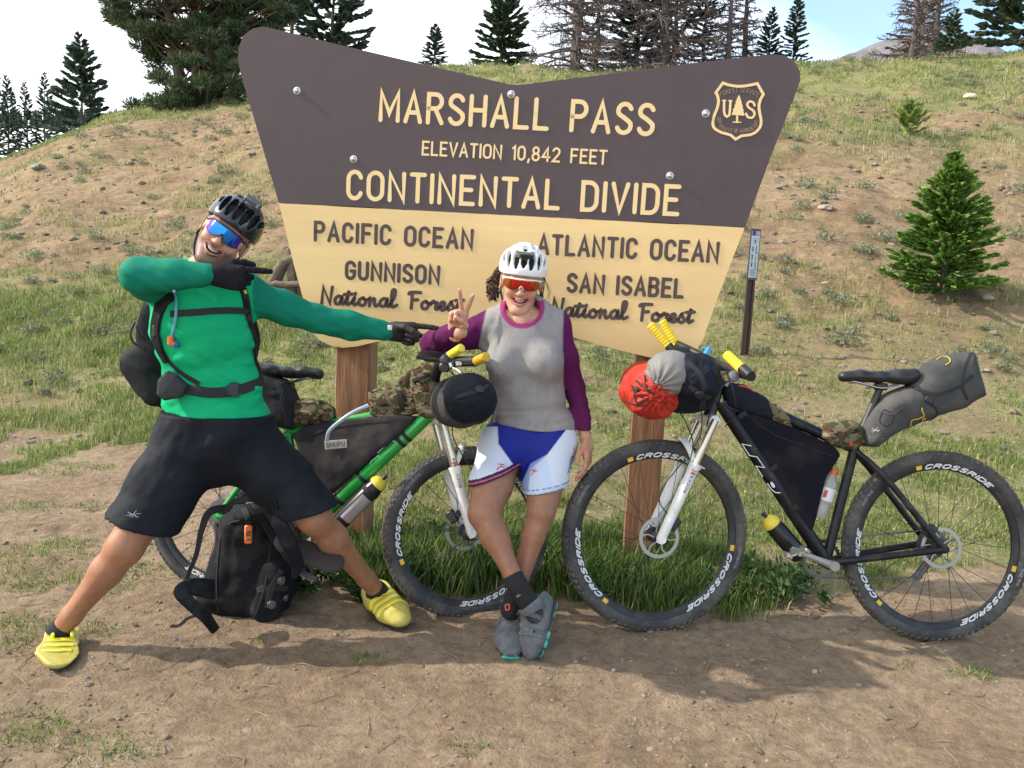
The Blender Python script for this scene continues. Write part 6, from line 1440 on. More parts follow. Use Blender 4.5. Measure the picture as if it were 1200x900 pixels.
tubes([([(783,405,3.50),(790,411,3.49),(806,411,3.50)], .0170)], 'bar_end', M_blk, BK); tubes([([(870,432,3.10),(880,441,3.05)], .0185)], 'bar_end', M_blk, BK)
mb = MB(); mb.tube([at(826,422,3.36), at(828,414,3.36), at(831,407,3.37)], [.009,.012,.007], 10, sq=((0,1,0), .6)); mb.tube([at(822,408,3.37), at(834,410,3.37)], .004, 8); worldpart(BK, mb, 'rubber_mount', M_blue)
mb = MB(); mb.tube(catmull([at(856,436,3.16), at(846,438,3.13), at(836,446,3.12), at(826,456,3.13)], 5), [.006]*8+[.005]*8, 8, sq=((0,0,1), .6)); mb.tube(catmull([at(838,424,3.38), at(826,432,3.44), at(812,438,3.50)], 5), .006, 8); worldpart(BK, mb, 'brake_lever', M_dsteel)
mb = MB(); mb.cyl(at(840,438,3.16), at(846,441,3.14), .014, n=16); mb.box(at(836,431,3.22), (.018,.016,.012), bev=.004); mb.cyl(at(850,452,3.2), at(853,447,3.2), .010, n=12); worldpart(BK, mb, 'brake_clamp', M_steel)
mb = MB(); mb.lathe(at(860,441,3.09), (.3,-.8,.4), [(.001,.012),(.014,.010),(.020,.004),(.020,-.004),(.0,-.006)], 18); worldpart(BK, mb, 'bell', mat('grey_bell', (.14,.14,.15), .5))
mb = MB(); mb.tube(catmull([at(866,439,3.12), at(850,450,3.08), at(836,470,3.10), at(828,500,3.16)], 6), .0025, 6); mb.tube(catmull([at(850,432,3.22), at(858,455,3.12), at(862,480,3.16), at(850,500,3.2)], 6), .0025, 6); mb.tube(catmull([at(795,480,3.2), at(806,500,3.2), at(812,525,3.2), at(800,560,3.18)], 6), .0022, 6); worldpart(BK, mb, 'gear_cable', M_blk)
# frame lettering
def frame_marks(B, strokes, off, wd, m, name='frame_lettering'):
    mb = MB()
    for i, st in enumerate(strokes):
        P = [B.l(p[0], p[1], off) for p in st[0]]; ribbon(mb, [(q[0], q[2]) for q in P], st[1]*wd, .0008, lambda q, z: np.array([q[0], B.near*off+B.near*z, q[1]]), .0001*i, caps=2)
    mb.build(name, m, B.root, smooth=False, kind='stuff')
zz = lambda P: [(860+x/7.5, 490+y/7.5) for x, y in P]
frame_marks(BK, [(zz([(152,243),(72,228),(137,328),(205,342),(268,435),(194,422),(252,515)]), 1), (zz([(295,575),(330,625),(365,655),(408,655)]), 1), (zz([(330,570),(352,602)]), 3)], .0300, .0035, M_dec)
frame_marks(BK, [([(936,506),(943,510)], 1), ([(945,511),(958,518)], 1.3)], .0215, .009, M_dec)
def fork_marks(B, KK, txt, py0, py1):
    ax = nrm(KK['axle']-KK['crown']); y = np.array([0, B.near*.062, 0]); f0 = KK['crown']*.40+KK['axle']*.60+y; L_ = .115; hh = .010; mb = MB(); lay, tot = layout(txt, G, .25, .4); n_ = np.array([0, B.near, 0]); x = nrm(np.cross(n_, ax))*B.near
    x = np.array([1., 0, 0]) if abs(x[0]) < .1 else x
    up = -ax; pr = nrm(np.cross(up, n_))
    for ch, xx, g in lay:
        for st in g[1]: ribbon(mb, [((xx+q[0])/tot*L_, q[1]*hh-hh/2) for q in st], .0022, .0003, lambda q, z: KK['rt'](f0+up*q[0]-pr*q[1]+n_*(math.sqrt(max(.0208**2-q[1]**2, 0))+z)), .0004, caps=2)
    mb.build('fork_lettering', M_blk, B.root, smooth=False, kind='stuff')
    mb = MB(); f1 = KK['crown']*.585+KK['axle']*.415+y
    for q0 in (-.012, .0, .012): ribbon(mb, [(q0, -.008), (q0, .008)], .006, .0003, lambda q, z: KK['rt'](f1+up*q[0]-pr*q[1]+n_*(math.sqrt(max(.0225**2-q[1]**2, 0))+z)), .0003, caps=2)
    mb.build('fork_badge', M_red, B.root, smooth=False, kind='stuff')
fork_marks(BK, K, 'ROCKSHOX', 0, 0); fork_marks(GK, KG, 'ROCKSHOX', 0, 0)
# ---------------- green bicycle
zz = lambda P: [(350+x/6.923, 480+y/6.923) for x, y in P]
frame_marks(GK, [(zz([(583,480),(583,425),(648,372),(655,395),(690,378),(798,272),(755,248),(640,352)]), 1)], .0245, .0025, M_dec)
mb = MB()
for (px, py, rr) in ((398,585,.0242), (424,558,.0242), (478,512,.0245), (470,517,.0244)):
    c = GK.l(px, py); c = KG['bb']+(KG['dt']-KG['bb'])*(((c-KG['bb'])@(KG['dt']-KG['bb']))/((KG['dt']-KG['bb'])@(KG['dt']-KG['bb']))); dd = nrm(KG['dt']-KG['bb']); mb = MB(); mb.lathe(c, dd, [(rr+.0045,-.008),(rr+.0045,.008)], 20); mb.build('frame_strap', M_web, GK.root)
S = poly_bag(GK, [(346,510),(360,500),(384,494),(420,490),(470,486),(488,488),(486,496),(476,503),(432,541),(388,580),(376,578),(362,550)], .0, .030, .005, .010, .45, .008, 22); o = S.build('frame_bag', M_ffab, label='dusty dark grey bag filling the frame of the green bicycle', cat='bag'); bv = bvh_of(o)
q = web(GK, bv, [(362,512),(380,504),(400,500),(425,496),(455,494)], .004, .0015, .001, 'zip'); q.parent = o
def patch(bv, c, fx, w_, h_, m, name='fabric_label'):
    P_, N_ = drape(bv, [c], .0065, 1); n_ = nrm(N_[0]+2*nrm(CAM-P_[0])*[.3,1,.3]); x = nrm(np.asarray(fx)-n_*np.dot(fx, n_)); z = np.cross(x, n_); z = z if z[2] > 0 else -z; mb = MB(); mb.box(P_[0], (w_/2, .0012, h_/2), np.stack([x, -n_, z], 1), bev=.001); return mb.build(name, m), P_[0]+n_*.0016, x, z, n_
lb, c, x, z, n_ = patch(bv, (394,521), GK.ex+np.array([0,0,.16]), .088, .034, mat('label_cloth', (.50,.46,.40), .8)); lb.parent = o; mb = MB()
lay, tot = layout('@HUPU', G, .3, .4)
for ch, xx, g in lay:
    for st in g[1]: ribbon(mb, [((xx+q[0])/tot*.070-.035, q[1]*.017-.0085) for q in st], .0024, .0006, lambda q, zv: c+x*q[0]+z*q[1]+n_*zv, 0, caps=2)
q = mb.build('label_lettering', M_blk, smooth=False, kind='stuff'); q.parent = o
S = poly_bag(GK, [(346,500),(345,474),(356,467),(376,468),(391,478),(392,494),(372,498)], .0, .040, .005, .024, .3, .012, 31); S.build('seat_cluster_pouch', M_camo, label='camouflage pouch at the seat cluster of the green bicycle', cat='bag')
S = poly_bag(GK, [(348,504),(318,498),(296,470),(262,440),(270,418),(308,434),(340,446),(350,470)], .0, .060, .006, .04, .25, .012, 33); o = S.build('seat_pack', mat('charcoal_pack_fabric', (.022,.023,.026), .8, spec=.2, bump=.5, bscale=14, bdist=.008), label='charcoal pack under the green bicycle saddle half hidden behind the man', cat='bag'); bv = bvh_of(o)
for pts in ([(326,446),(332,470),(338,498)], [(316,462),(332,458),(348,454)]): q = web(GK, bv, pts, .018); q.parent = o
S = poly_bag(GK, [(434,486),(433,460),(444,455),(470,452),(492,456),(494,484),(470,490),(446,492)], .0, .034, .005, .018, .3, .010, 35); o = S.build('top_tube_bag', M_camo, label='camouflage top tube bag behind the stem of the green bicycle', cat='bag'); bv = bvh_of(o)
q = web(GK, bv, [(466,452),(470,470),(472,489)], .022); q.parent = o
S = poly_bag(GK, [(490,484),(481,448),(484,434),(500,426),(512,430),(516,450),(521,478),(514,488),(498,490)], .055, .040, .005, .022, .3, .010, 37); o = S.build('stem_pouch', M_camo, label='tall camouflage pouch hanging beside the stem of the green bicycle', cat='bag'); bv = bvh_of(o)
q = web(GK, bv, [(483,446),(497,442),(514,436)], .012); q.parent = o
S = poly_bag(GK, [(466,448),(476,436),(486,430),(488,452),(478,462)], .0, .030, .005, .018, .3, .008, 38); S.build('stem_pouch', M_camo, label='small camouflage pouch left of the tall stem pouch on green bicycle', cat='bag')
t = thing('handlebar_roll', 'black round stuff sack on the handlebar of the green bicycle', 'bag', at(550,472,3.2))
S = roll(at(556,468,3.03), at(528,470,3.45), .083, fold=.010, seed=41, gather=.0035); blk = S.build('roll_fabric', M_navy); bv = bvh_of(blk)
S = Sdf(at(533,474,3.2)-.13, at(533,474,3.2)+.13, .006); S.cone(at(541,474,3.14), at(531,473,3.30), .086, .086, k=.01, ); S.disp(lambda X, Y, Z: (fbm(X*12, Y*12, Z*12, seed=5)-.5)*.008); cf = S.build('harness', mat('grey_harness_fabric', (.045,.043,.042), .8, spec=.2, bump=.4, bscale=14, bdist=.008))
own_all(t, [blk, cf, web(GK, bv, [(534,466),(546,462),(558,459),(572,452)], .014), buckle(bv, 562, 457, .024, rot=.3)])
tubes([([(500,420,3.42),(512,421,3.34),(524,422,3.24)], .014), ([(534,423.5,3.20),(558,423.5,3.10)], .0185)], 'handlebar', M_blk, GK)
tubes([([(508,450,3.44),(514,428,3.36),(522,424,3.28)], .020)], 'stem', M_blk, GK)
grip(GK, (527,416.5,3.20), (541,407.5,3.14), .0150, mat('yellow_bar_tape', (.72,.58,.04), .5)); grip(GK, (558,423.3,3.10), (570,418,3.05), .0165, mat('ochre_bar_tape', (.50,.33,.02), .5))
mb = MB(); mb.tube([at(532,424,3.205), at(535.5,423.8,3.195)], .0195, 16); worldpart(GK, mb, 'teal_ring', mat('teal_anodised', (.02,.25,.25), .4))
mb = MB(); mb.lathe(at(523,422,3.2), (.2,-.9,.2), [(0,.024),(.016,.020),(.024,.008),(.024,-.012),(.0,-.02)], 18); mb.box(at(521,430,3.2), (.018,.02,.016), bev=.005); mb.tube([at(524,420,3.2), at(527,416.5,3.2)], .017, 12); worldpart(GK, mb, 'shifter_clamp', M_blk)
mb = MB(); mb.tube(catmull([at(528,430,3.17), at(538,434,3.13), at(545,442,3.10)], 5), .006, 8, sq=((0,0,1), .6)); mb.cyl(at(528,426,3.17), at(530,431,3.16), .009, n=12); worldpart(GK, mb, 'brake_lever', M_steel)
mb = MB(); mb.box(at(507,417,3.30), (.055,.035,.007), frame_from(x=(1,-.2,.1), z=(0,-.3,1)), bev=.004); worldpart(GK, mb, 'device_mount', M_blk)
mb = MB(); lay, tot = layout('DEDA', G, .3, .4); A_ = at(540,426.4,3.16); x = nrm(at(553,426.4,3.10)-A_); nn = nrm((CAM-A_)*[1,1,.6]); nn = nrm(nn-x*(nn@x)); z = np.cross(x, nn); z = z if z[2] > 0 else -z
for ch, xx, g in lay:
    for st in g[1]: ribbon(mb, [((xx+q[0])/tot*.036, q[1]*.011) for q in st], .0018, .0004, lambda q, zv: A_+x*q[0]+z*(q[1]-.002)+nn*(.0195+zv), 0, caps=2)
worldpart(GK, mb, 'bar_lettering', M_dec, smooth=False, kind='stuff')
root, o1, A_, d, L_ = bottle(GK, (398,612), (450,560), .0355, .03, M_blkb, M_ycap, 'black and silver bottle with yellow lid under the green down tube', prof=[(0,0),(.9,0),(1,.04),(1,.76),(.94,.80),(.94,.84)])
mb = MB(); mb.lathe(A_+d*L_*.84, d, [(.034,0),(.0355,.006),(.033,.014),(.026,.026),(.014,.034),(.0,.035)], 24); o2 = mb.build('bottle_lid', M_ycap); mb = MB(); mb.lathe(A_+d*(L_*.84+.033), d, [(.008,0),(.008,.012),(.010,.014),(.010,.020),(0,.021)], 14); o3 = mb.build('bottle_spout', M_blk)
mb = MB(); mb.lathe(A_+d*L_*.12, d, [(.0359,0),(.0359,L_*.50)], 30, a0=2.6, a1=5.2); o4 = mb.build('silver_print', mat('silver_print', (.5,.5,.52), .3, metal=.6)); mb = MB(); mb.lathe(A_+d*L_*.66, d, [(.037,0),(.037,.020)], 28); o5 = mb.build('holding_strap', M_web); own_all(root, [o1, o2, o3, o4, o5])
mb = MB(); mb.tube(catmull([at(383,516,3.36), at(386,505,3.34), at(398,494,3.33), at(414,483,3.33), at(432,475,3.34)], 6), .0075, 10); mb.build('drinking_hose', mat('pale_blue_hose', (.42,.52,.62), .3, trans=.2), label='pale blue drinking hose looping over the green bicycle frame bag', cat='hose')
# ---------------- backpack on the ground
t = thing('backpack', 'black rolltop backpack with orange tag standing on the dirt', 'backpack', onz(290,726))
FL = Flat(3.20, R(-6))
S = poly_bag(FL, [(262,604),(272,594),(292,590),(308,594),(316,612),(328,632),(344,656),(348,682),(340,708),(306,727),(262,722),(240,708),(234,692),(246,672),(254,640)], .0, .090, .006, .075, .35, .018, 51); S.ell(FL.w(FL.l(296,602,.05)), (.065,.07,.030), k=.03); S.cone(FL.w(FL.l(322,668,.07)), FL.w(FL.l(312,712,.08)), .052, .060, k=.02); S.cone(FL.w(FL.l(268,620,.08)), FL.w(FL.l(262,700,.09)), .02, .03, k=.03); bd = S.build('pack_body', M_bfab); bv = bvh_of(bd); ob = [bd]
ob += [web(FL, bv, [(262,600),(258,640),(254,680),(256,716)], .006, .002, .002, 'seam'), web(FL, bv, [(318,618),(316,650),(310,690),(300,720)], .006, .002, .002, 'seam'), web(FL, bv, [(300,592),(312,620),(330,648),(344,668)], .030, .004), web(FL, bv, [(330,668),(318,690),(314,712)], .022), web(FL, bv, [(302,692),(316,688),(336,690)], .022), web(FL, bv, [(285,596),(290,604),(291,616)], .022)]
ob += [buckle(bv, 329, 680, .026, M_dsteel), buckle(bv, 318, 708, .026, M_dsteel), buckle(bv, 334, 700, .02, M_dsteel)]
mb = MB(); P_ = catmull([at(268,595,3.12), at(246,600,3.06), at(236,622,3.04), at(230,650,3.04), at(220,675,3.05), at(218,694,3.06)], 6); N_ = [nrm(CAM-p) for p in P_]; strap(mb, P_, np.array(N_), [.030,.026,.018,.016,.016], .005); ob.append(mb.build('shoulder_strap', M_web))
mb = MB(); P_ = catmull([at(250,690,3.10), at(225,688,3.02), at(212,694,2.98), at(224,708,2.96), at(240,722,2.98), at(252,738,3.02)], 6); N_ = [nrm(CAM-p+np.array([.2,0,.9])) for p in P_]; strap(mb, P_, np.array(N_), [.08,.06,.045,.045,.035], .010); ob.append(mb.build('hip_belt', M_bfab))
mb = MB(); P_ = catmull([at(252,736,3.02), at(238,722,2.98), at(222,724,2.97), at(210,733,2.95), at(200,734,2.95)], 6); N_ = [np.array([0,-.3,1.])]*len(P_); strap(mb, P_, np.array(N_), .016, .002); ob.append(mb.build('webbing_tail', M_web)); mb = MB(); P_ = catmull([at(262,600,3.1), at(275,588,3.08), at(296,585,3.07), at(312,592,3.10)], 6); strap(mb, P_, np.array([nrm(CAM-p) for p in P_]), .022, .004); ob.append(mb.build('haul_handle', M_web)); mb = MB(); P_ = catmull([at(312,600,3.08), at(326,612,3.0), at(338,636,2.98), at(348,662,3.0), at(345,676,3.02)], 6); strap(mb, P_, np.array([nrm(CAM-p) for p in P_]), [.02,.05,.055,.05,.02], .010); ob.append(mb.build('shoulder_strap', M_bfab))
mb = MB(); c, nn = [q[0] for q in drape(bv, [(291,626)], .010, 1)]; fr = frame_from(y=-nn, z=(0,0,1)); mb.box(c, (.014,.007,.036), fr, bev=.005); q1 = mb.build('orange_tag', mat('orange_plastic', (.85,.20,.03), .4)); mb = MB(); mb.box(c+nn*.007+fr[:, 2]*.004, (.009,.002,.010), fr, bev=.001); mb.box(c+nn*.007-fr[:, 2]*.020, (.010,.002,.003), fr, bev=.001); q2 = mb.build('tag_screen', M_dsteel); q2.parent = q1; ob.append(q1); own_all(t, ob)
S = Sdf(at(362,650,3.1)-.16, at(362,650,3.1)+.16, .005); a, b = at(337,636,3.12), at(387,658,3.08); m_ = a*.5+b*.5+np.array([0,0,-.006]); up = nrm([.15,-.45,.9]); S.cone(a, m_, .048, .040, k=.02, sq=(up, .35)); S.cone(m_, b, .040, .052, k=.02, sq=(up, .35)); S.cone(a+up*.02, a+up*.03+[.03,0,.02], .03, .02, k=.03)
S.build('sandal', mat('brown_foam', (.040,.030,.028), .85, bump=.6, bscale=120, bdist=.003), label='dark brown sandal strapped beside the backpack under the man', cat='sandal')
# ---------------- hydration pack on the man
bs = bvh_of(MAN['shirt']); _o = man.location
bsV = bs
def shirt_bvh():
    me = MAN['shirt'].data; V = np.empty(len(me.vertices)*3, np.float32); me.vertices.foreach_get('co', V); V = V.reshape(-1, 3)
    return BVHTree.FromPolygons([Vector(v) for v in V], [tuple(p.vertices) for p in me.polygons])
bs = shirt_bvh()
t = thing('hydration_pack', 'black hydration pack with chest and waist straps worn by the man', 'backpack', at(190,430,3.25)); ob = []
ob.append(web(None, bs, [(205,345),(192,352),(186,370),(183,392),(190,412),(197,424)], [.030,.045,.045,.036,.022], .008, .004, 'shoulder_strap', M_bfab)); ob.append(web(None, bs, [(191,410),(200,425),(214,438),(234,450)], .018))
ob.append(web(None, bs, [(282,332),(288,350),(291,372),(297,395),(306,418),(318,438)], [.026,.026,.020,.020,.022], .005, .003, 'shoulder_strap', M_bfab)); ob.append(web(None, bs, [(201,368),(230,366),(262,364),(290,364)], .022, .003, .006, 'chest_strap')); 
ob.append(web(None, bs, [(192,446),(215,455),(245,460),(275,458),(300,450),(326,438)], .036, .005, .004, 'waist_belt')); ob.append(buckle(bs, 274, 457, .040)); ob.append(buckle(bs, 182, 388, .032)); ob.append(buckle(bs, 291, 372, .022))
S = poly_bag(Flat(2.98), [(186,445),(196,434),(208,440),(220,452),(214,466),(194,470),(184,462)], .0, .022, .005, .014, .3, .004, 61); bp_ = S.build('belt_pocket', mat('grey_mesh_fabric', (.045,.047,.05), .85, spec=.2, bump=.6, bscale=250)); ob.append(bp_)
S = poly_bag(Flat(3.22), [(176,350),(215,330),(290,345),(300,400),(290,455),(200,478),(168,462),(151,432),(153,420),(166,410),(168,380)], .0, .085, .007, .04, .2, .010, 62); S.cone(at(160,425,3.16), at(182,460,3.12), .055, .050, k=.03); ob.append(S.build('pack_body', M_bfab))
mb = MB(); mb.tube(catmull([at(158,378,3.16), at(153,390,3.12), at(157,402,3.12), at(170,408,3.12)], 6), .004, 6); ob.append(mb.build('elastic_loop', M_web))
P_, N_ = drape(bs, [(204,338),(208,352),(208,370),(205,388),(203,394)], .010, 6); mb = MB(); mb.tube(P_, .0050, 8); ob.append(mb.build('drinking_tube', mat('blue_hose', (.10,.32,.42), .35)))
P_, N_ = drape(bs, [(203,397)], .014, 1); mb = MB(); mb.cyl(P_[0]+[0,0,.012], P_[0]-[0,0,.012], .010, n=12); mb.cyl(P_[0]-[0,0,.008], P_[0]+[.016,0,-.012], .009, n=12); ob.append(mb.build('bite_valve', M_ocap)); mb = MB(); mb.cyl(P_[0]+[.014,0,-.012], P_[0]+[.026,0,-.014], .0095, .007, n=12); ob.append(mb.build('valve_tip', mat('blue_rubber_tip', (.04,.08,.45), .4)))
mb = MB(); P_, N_ = drape(bs, [(284,336),(287,345)], .012, 3); strap(mb, P_, N_, .010, .002); ob.append(mb.build('lime_tab', mat('lime_webbing', (.35,.55,.02), .6)))
own_all(t, ob)
# ================================================================ VEGETATION AND STONES
M_leaf = mat('grass_leaf', rough=.6, attr='Col', spec=.25, transl=.35)
M_needle = mat('conifer_needles', rough=.65, attr='Col', spec=.2, transl=.18)
M_bark = mat('conifer_bark', (.11, .075, .055), .9, var=.3, vscale=8, bump=.6, bscale=20, bdist=.02)
M_dbark = mat('dead_grey_bark', (.125, .095, .085), .9, var=.3, vscale=8)
M_rock = mat('pale_rock', (.34, .29, .23), .85, var=.25, vscale=12, bump=.5, bscale=30, bdist=.01)
M_peb = mat('pebble', rough=.85, attr='Col', var=.2, vscale=30)
def rotv(a): return np.stack([np.cos(a), np.sin(a)], -1)
def blades(name, X, Y, H, Wd, C, lean=.35, label=None, flip=None):
    n = len(X); Z = hgt(X, Y)-.006; a = rs.rand(n)*2*np.pi; d = rotv(a); b = rotv(rs.rand(n)*2*np.pi); ln = (lean*(.3+1.2*rs.rand(n))*H)[:, None]
    base = np.stack([X, Y, Z], 1); V = np.zeros((n, 5, 3)); 
    V[:, 0] = base; V[:, 0, :2] += d*Wd[:, None]/2; V[:, 1] = base; V[:, 1, :2] -= d*Wd[:, None]/2
    m = base.copy(); m[:, :2] += b*ln*.35; m[:, 2] += H*.58; V[:, 2] = m; V[:, 2, :2] += d*Wd[:, None]*.38; V[:, 3] = m; V[:, 3, :2] -= d*Wd[:, None]*.38
    V[:, 4] = base; V[:, 4, :2] += b*ln; V[:, 4, 2] += H*(1-.15*rs.rand(n))
    i = np.arange(n)[:, None]*5; F4 = i+np.array([[0,1,3,2]]); F3 = i+np.array([[2,3,4]])
    Cc = np.repeat(C[:, None, :], 5, 1); 
    return rawmesh(name, V.reshape(-1, 3), [F4, F3], M_leaf, None, False, Cc.reshape(-1, 3), kind='stuff')
def scatter(n, y0_, y1_, umax=.66, power=.0):
    r = rs.rand(n); Y = np.exp(np.log(y0_)+(np.log(y1_)-np.log(y0_))*r); X = (rs.rand(n)*2-1)*umax*(Y+.3); return X, Y
LUSH = np.array([.060, .130, .020]); GRN = np.array([.185, .265, .060]); OLV = np.array([.235, .255, .105]); STR = np.array([.46, .40, .21]); SAGE = np.array([.17, .20, .135])
def pickcol(n, w, jit=.25):
    P = np.stack([LUSH, GRN, OLV, STR]); w = np.asarray(w, float); w = w/w.sum(1, keepdims=True); c = np.cumsum(w, 1); r = rs.rand(n)[:, None]; k = (r > c).sum(1).clip(0, 3)
    return P[k]*(1-jit+2*jit*rs.rand(n))[:, None]
def lushness(X, Y): return np.exp(-(((X-.05)/1.0)**4))*np.exp(-((Y-3.72)/.42)**2)
def grass():
    # near meadow and verge
    X, Y = scatter(520000, 2.3, 9.5); C = cover(X, Y); n2 = fbm(X*4.3, Y*4.3, seed=41, o=3); lu = lushness(X, Y)
    keep = rs.rand(len(X)) < np.clip((C-.10)*1.15, 0, 1)**1.5*sm(.36, .62, n2+.35*lu+.25*(C-.5))*.78+lu*C*.3
    X, Y, C, n2, lu = X[keep], Y[keep], C[keep], n2[keep], lu[keep]; n = len(X)
    left = sm(-1.2, -2.4, X)*sm(4.8, 6.2, Y); tall = .014+.040*n2+.028*left+.115*lu*(X > -.95)
    H = tall*(.5+1.0*rs.rand(n)); W_ = (.0022+.0030*rs.rand(n))*(1+.22*(Y-3))*(1+.9*lu)
    dry = fbm(X*1.7, Y*1.7, seed=45, o=3); w_ = np.stack([lu*2.2+.12, .55+.3*n2+left*.3, .5+0*X, np.clip(.15+1.1*(dry-.42), .04, 2)*(1-lu*.85)+.25*left], 1)
    blades('meadow_grass', X, Y, H, W_, pickcol(n, w_))
    # hillside
    X, Y = scatter(420000, 7.5, 27); C = cover(X, Y); n2 = fbm(X*1.9, Y*1.9, seed=47, o=4); keep = rs.rand(len(X)) < np.clip((C-.08)*1.15, 0, 1)**1.15*sm(.34, .60, n2+.25*(C-.5)); X, Y, C, n2 = X[keep], Y[keep], C[keep], n2[keep]; n = len(X)
    H = (.022+.055*n2)*(.4+1.1*rs.rand(n))*(1+.02*Y); W_ = (.0035+.004*rs.rand(n))*(Y/7); left = sm(-.5, -3, X)
    dry = fbm(X*.8, Y*.8, seed=49, o=3); w_ = np.stack([.10+0*X, .55+.2*left, .75+0*X, np.clip(.25+1.3*(dry-.40), .05, 2)], 1)
    blades('hillside_grass', X, Y, H, W_, pickcol(n, w_))
    # separate tufts on the bare apron
    cx, cy, sz = [], [], []
    T = [(85,520,.10),(160,470,.12),(75,560,.13),(150,515,.10),(120,560,.06),(50,655,.16),(20,680,.12),(75,640,.08),(120,490,.07),(40,690,.06),(150,650,.08),(165,675,.10),(130,690,.07),(30,750,.12),(10,850,.10),(60,860,.08),(130,880,.09),(185,560,.08),(1135,795,.06),(1145,790,.05),(1060,785,.03),(330,690,.08),(545,878,.05),(430,775,.05),(300,755,.03),(100,740,.09),(20,730,.08),(110,600,.08),(35,600,.10)]
    X, Y, H = [], [], []
    for px, py, s in T:
        c = onz(px, py); k = int(260*s/.1); a = rs.rand(k)*6.28; r = s*np.sqrt(rs.rand(k))*1.2; X.append(c[0]+r*np.cos(a)*1.4); Y.append(c[1]+r*np.sin(a)); H.append((.018+.45*s*rs.rand(k))*(1-r/s*.5))
    X, Y, H = map(np.concatenate, (X, Y, H)); n = len(X); H = np.clip(H, .012, .10); blades('grass_tufts', X, Y, H, .0025+.003*rs.rand(n), pickcol(n, np.tile([.25, .9, .35, .30], (n, 1))), lean=.7)
    # tall seed stalks and dry straw
    X, Y = scatter(5200, 3.4, 11); C = cover(X, Y); keep = (rs.rand(len(X)) < C*.6); X, Y = X[keep], Y[keep]; n = len(X); blades('straw_stalks', X, Y, .06+.14*rs.rand(n), .002+.0012*rs.rand(n)*Y/4, pickcol(n, np.tile([.0, .15, .35, 1.0], (n, 1))), lean=.5)
grass()
def leafblob(cs, rad, n, size, cols, up=.6, flat=1.0):
    """n small leaves spread through blobs; cs (m,3), rad (m,)"""
    k = rs.randint(0, len(cs), n); d = rs.randn(n, 3); d /= np.linalg.norm(d, axis=1)[:, None]; d[:, 2] = np.abs(d[:, 2]) if up else d[:, 2]; r = rad[k]*rs.rand(n)**.45; P = cs[k]+d*r[:, None]*np.array([1, 1, flat])
    nx = rs.randn(n, 3)*.7+d; nx /= np.linalg.norm(nx, axis=1)[:, None]; t = np.cross(nx, rs.randn(n, 3)); t /= np.linalg.norm(t, axis=1)[:, None]; s = (size*(.6+.8*rs.rand(n)))[:, None] if np.isscalar(size) else (size[k]*(.6+.8*rs.rand(n)))[:, None]
    b = np.cross(nx, t); V = np.stack([P-nx*s, P+t*s*.38, P+nx*s, P-t*s*.38], 1); i = np.arange(n)[:, None]*4; C = cols[rs.randint(0, len(cols), n)]*(.7+.6*rs.rand(n))[:, None]
    return V.reshape(-1, 3), i+np.array([[0,1,2,3]]), np.repeat(C, 4, 0)
def shrubs():
    pts = []; 
    for i in range(1500):
        u = rs.rand()*1.34-.67; Y = math.exp(rs.uniform(math.log(6.6), math.log(25.5))); X = u*Y; c = float(cover(np.array([X]), np.array([Y]))[0]); 
        if rs.rand() < .20+.40*c: pts.append((X, Y, (.035+.085*rs.rand()**2)*(1+.03*Y)))
    for px, py, s in ((190,165,.18),(240,150,.22),(262,160,.2),(300,120,.3),(222,295,.10),(85,330,.10),(60,375,.10),(150,300,.1),(375,55,.2),(280,140,.2),(1040,330,.12),(940,250,.12),(965,235,.08),(1020,300,.08),(985,360,.12)):
        Yb = 7.0
        for Y in np.arange(6.0, 26, .15):
            p = at(px, py, Y)
            if p[2] < gz(p[0], p[1]): pts.append((p[0], Y, s)); break
    P = np.array(pts); cs = np.stack([P[:, 0], P[:, 1], hgt(P[:, 0], P[:, 1])+P[:, 2]*.15], 1)
    cols = np.array([[.20,.22,.15],[.25,.265,.19],[.16,.19,.10],[.29,.27,.19],[.15,.21,.07]]); V, Fq, C = leafblob(cs, P[:, 2]*1.15, 110000, P[:, 2]*.11+.005, cols, flat=.8); rawmesh('sagebrush', V, [Fq], M_leaf, None, False, C, kind='stuff')
    # broad leaved weeds by the sign posts and verge edge
    X, Y = [], []
    for (x0, x1, y0_, y1_, k) in ((-.75,-.05,3.55,3.95,70),(-.3,.3,3.6,3.9,36),(.25,.6,3.45,3.7,14),(.85,1.35,3.55,3.8,26),(-1.0,-.5,3.42,3.6,30)): X += list(rs.uniform(x0, x1, k)); Y += list(rs.uniform(y0_, y1_, k))
    X, Y = np.array(X), np.array(Y); r = .035+.055*rs.rand(len(X)); cs = np.stack([X, Y, hgt(X, Y)+r*.5], 1); V, Fq, C = leafblob(cs, r, 9000, .017, np.array([[.040,.095,.018],[.060,.125,.025],[.035,.080,.030],[.09,.14,.05]]), flat=1.5); rawmesh('leafy_weeds', V, [Fq], M_leaf, None, False, C, kind='stuff')
    X, Y = scatter(1500, 3.6, 9); c = cover(X, Y); k = rs.rand(len(X)) < c*.8; X, Y = X[k], Y[k]; cs = np.stack([X, Y, hgt(X, Y)+.04+.06*rs.rand(len(X))], 1); V, Fq, C = leafblob(cs, np.full(len(X), .004), len(X)*3, .0055, np.array([[.75,.62,.08],[.7,.7,.55],[.75,.66,.15]])); rawmesh('tiny_flowers', V, [Fq], M_leaf, None, False, C, kind='stuff')
shrubs()
ICO = None
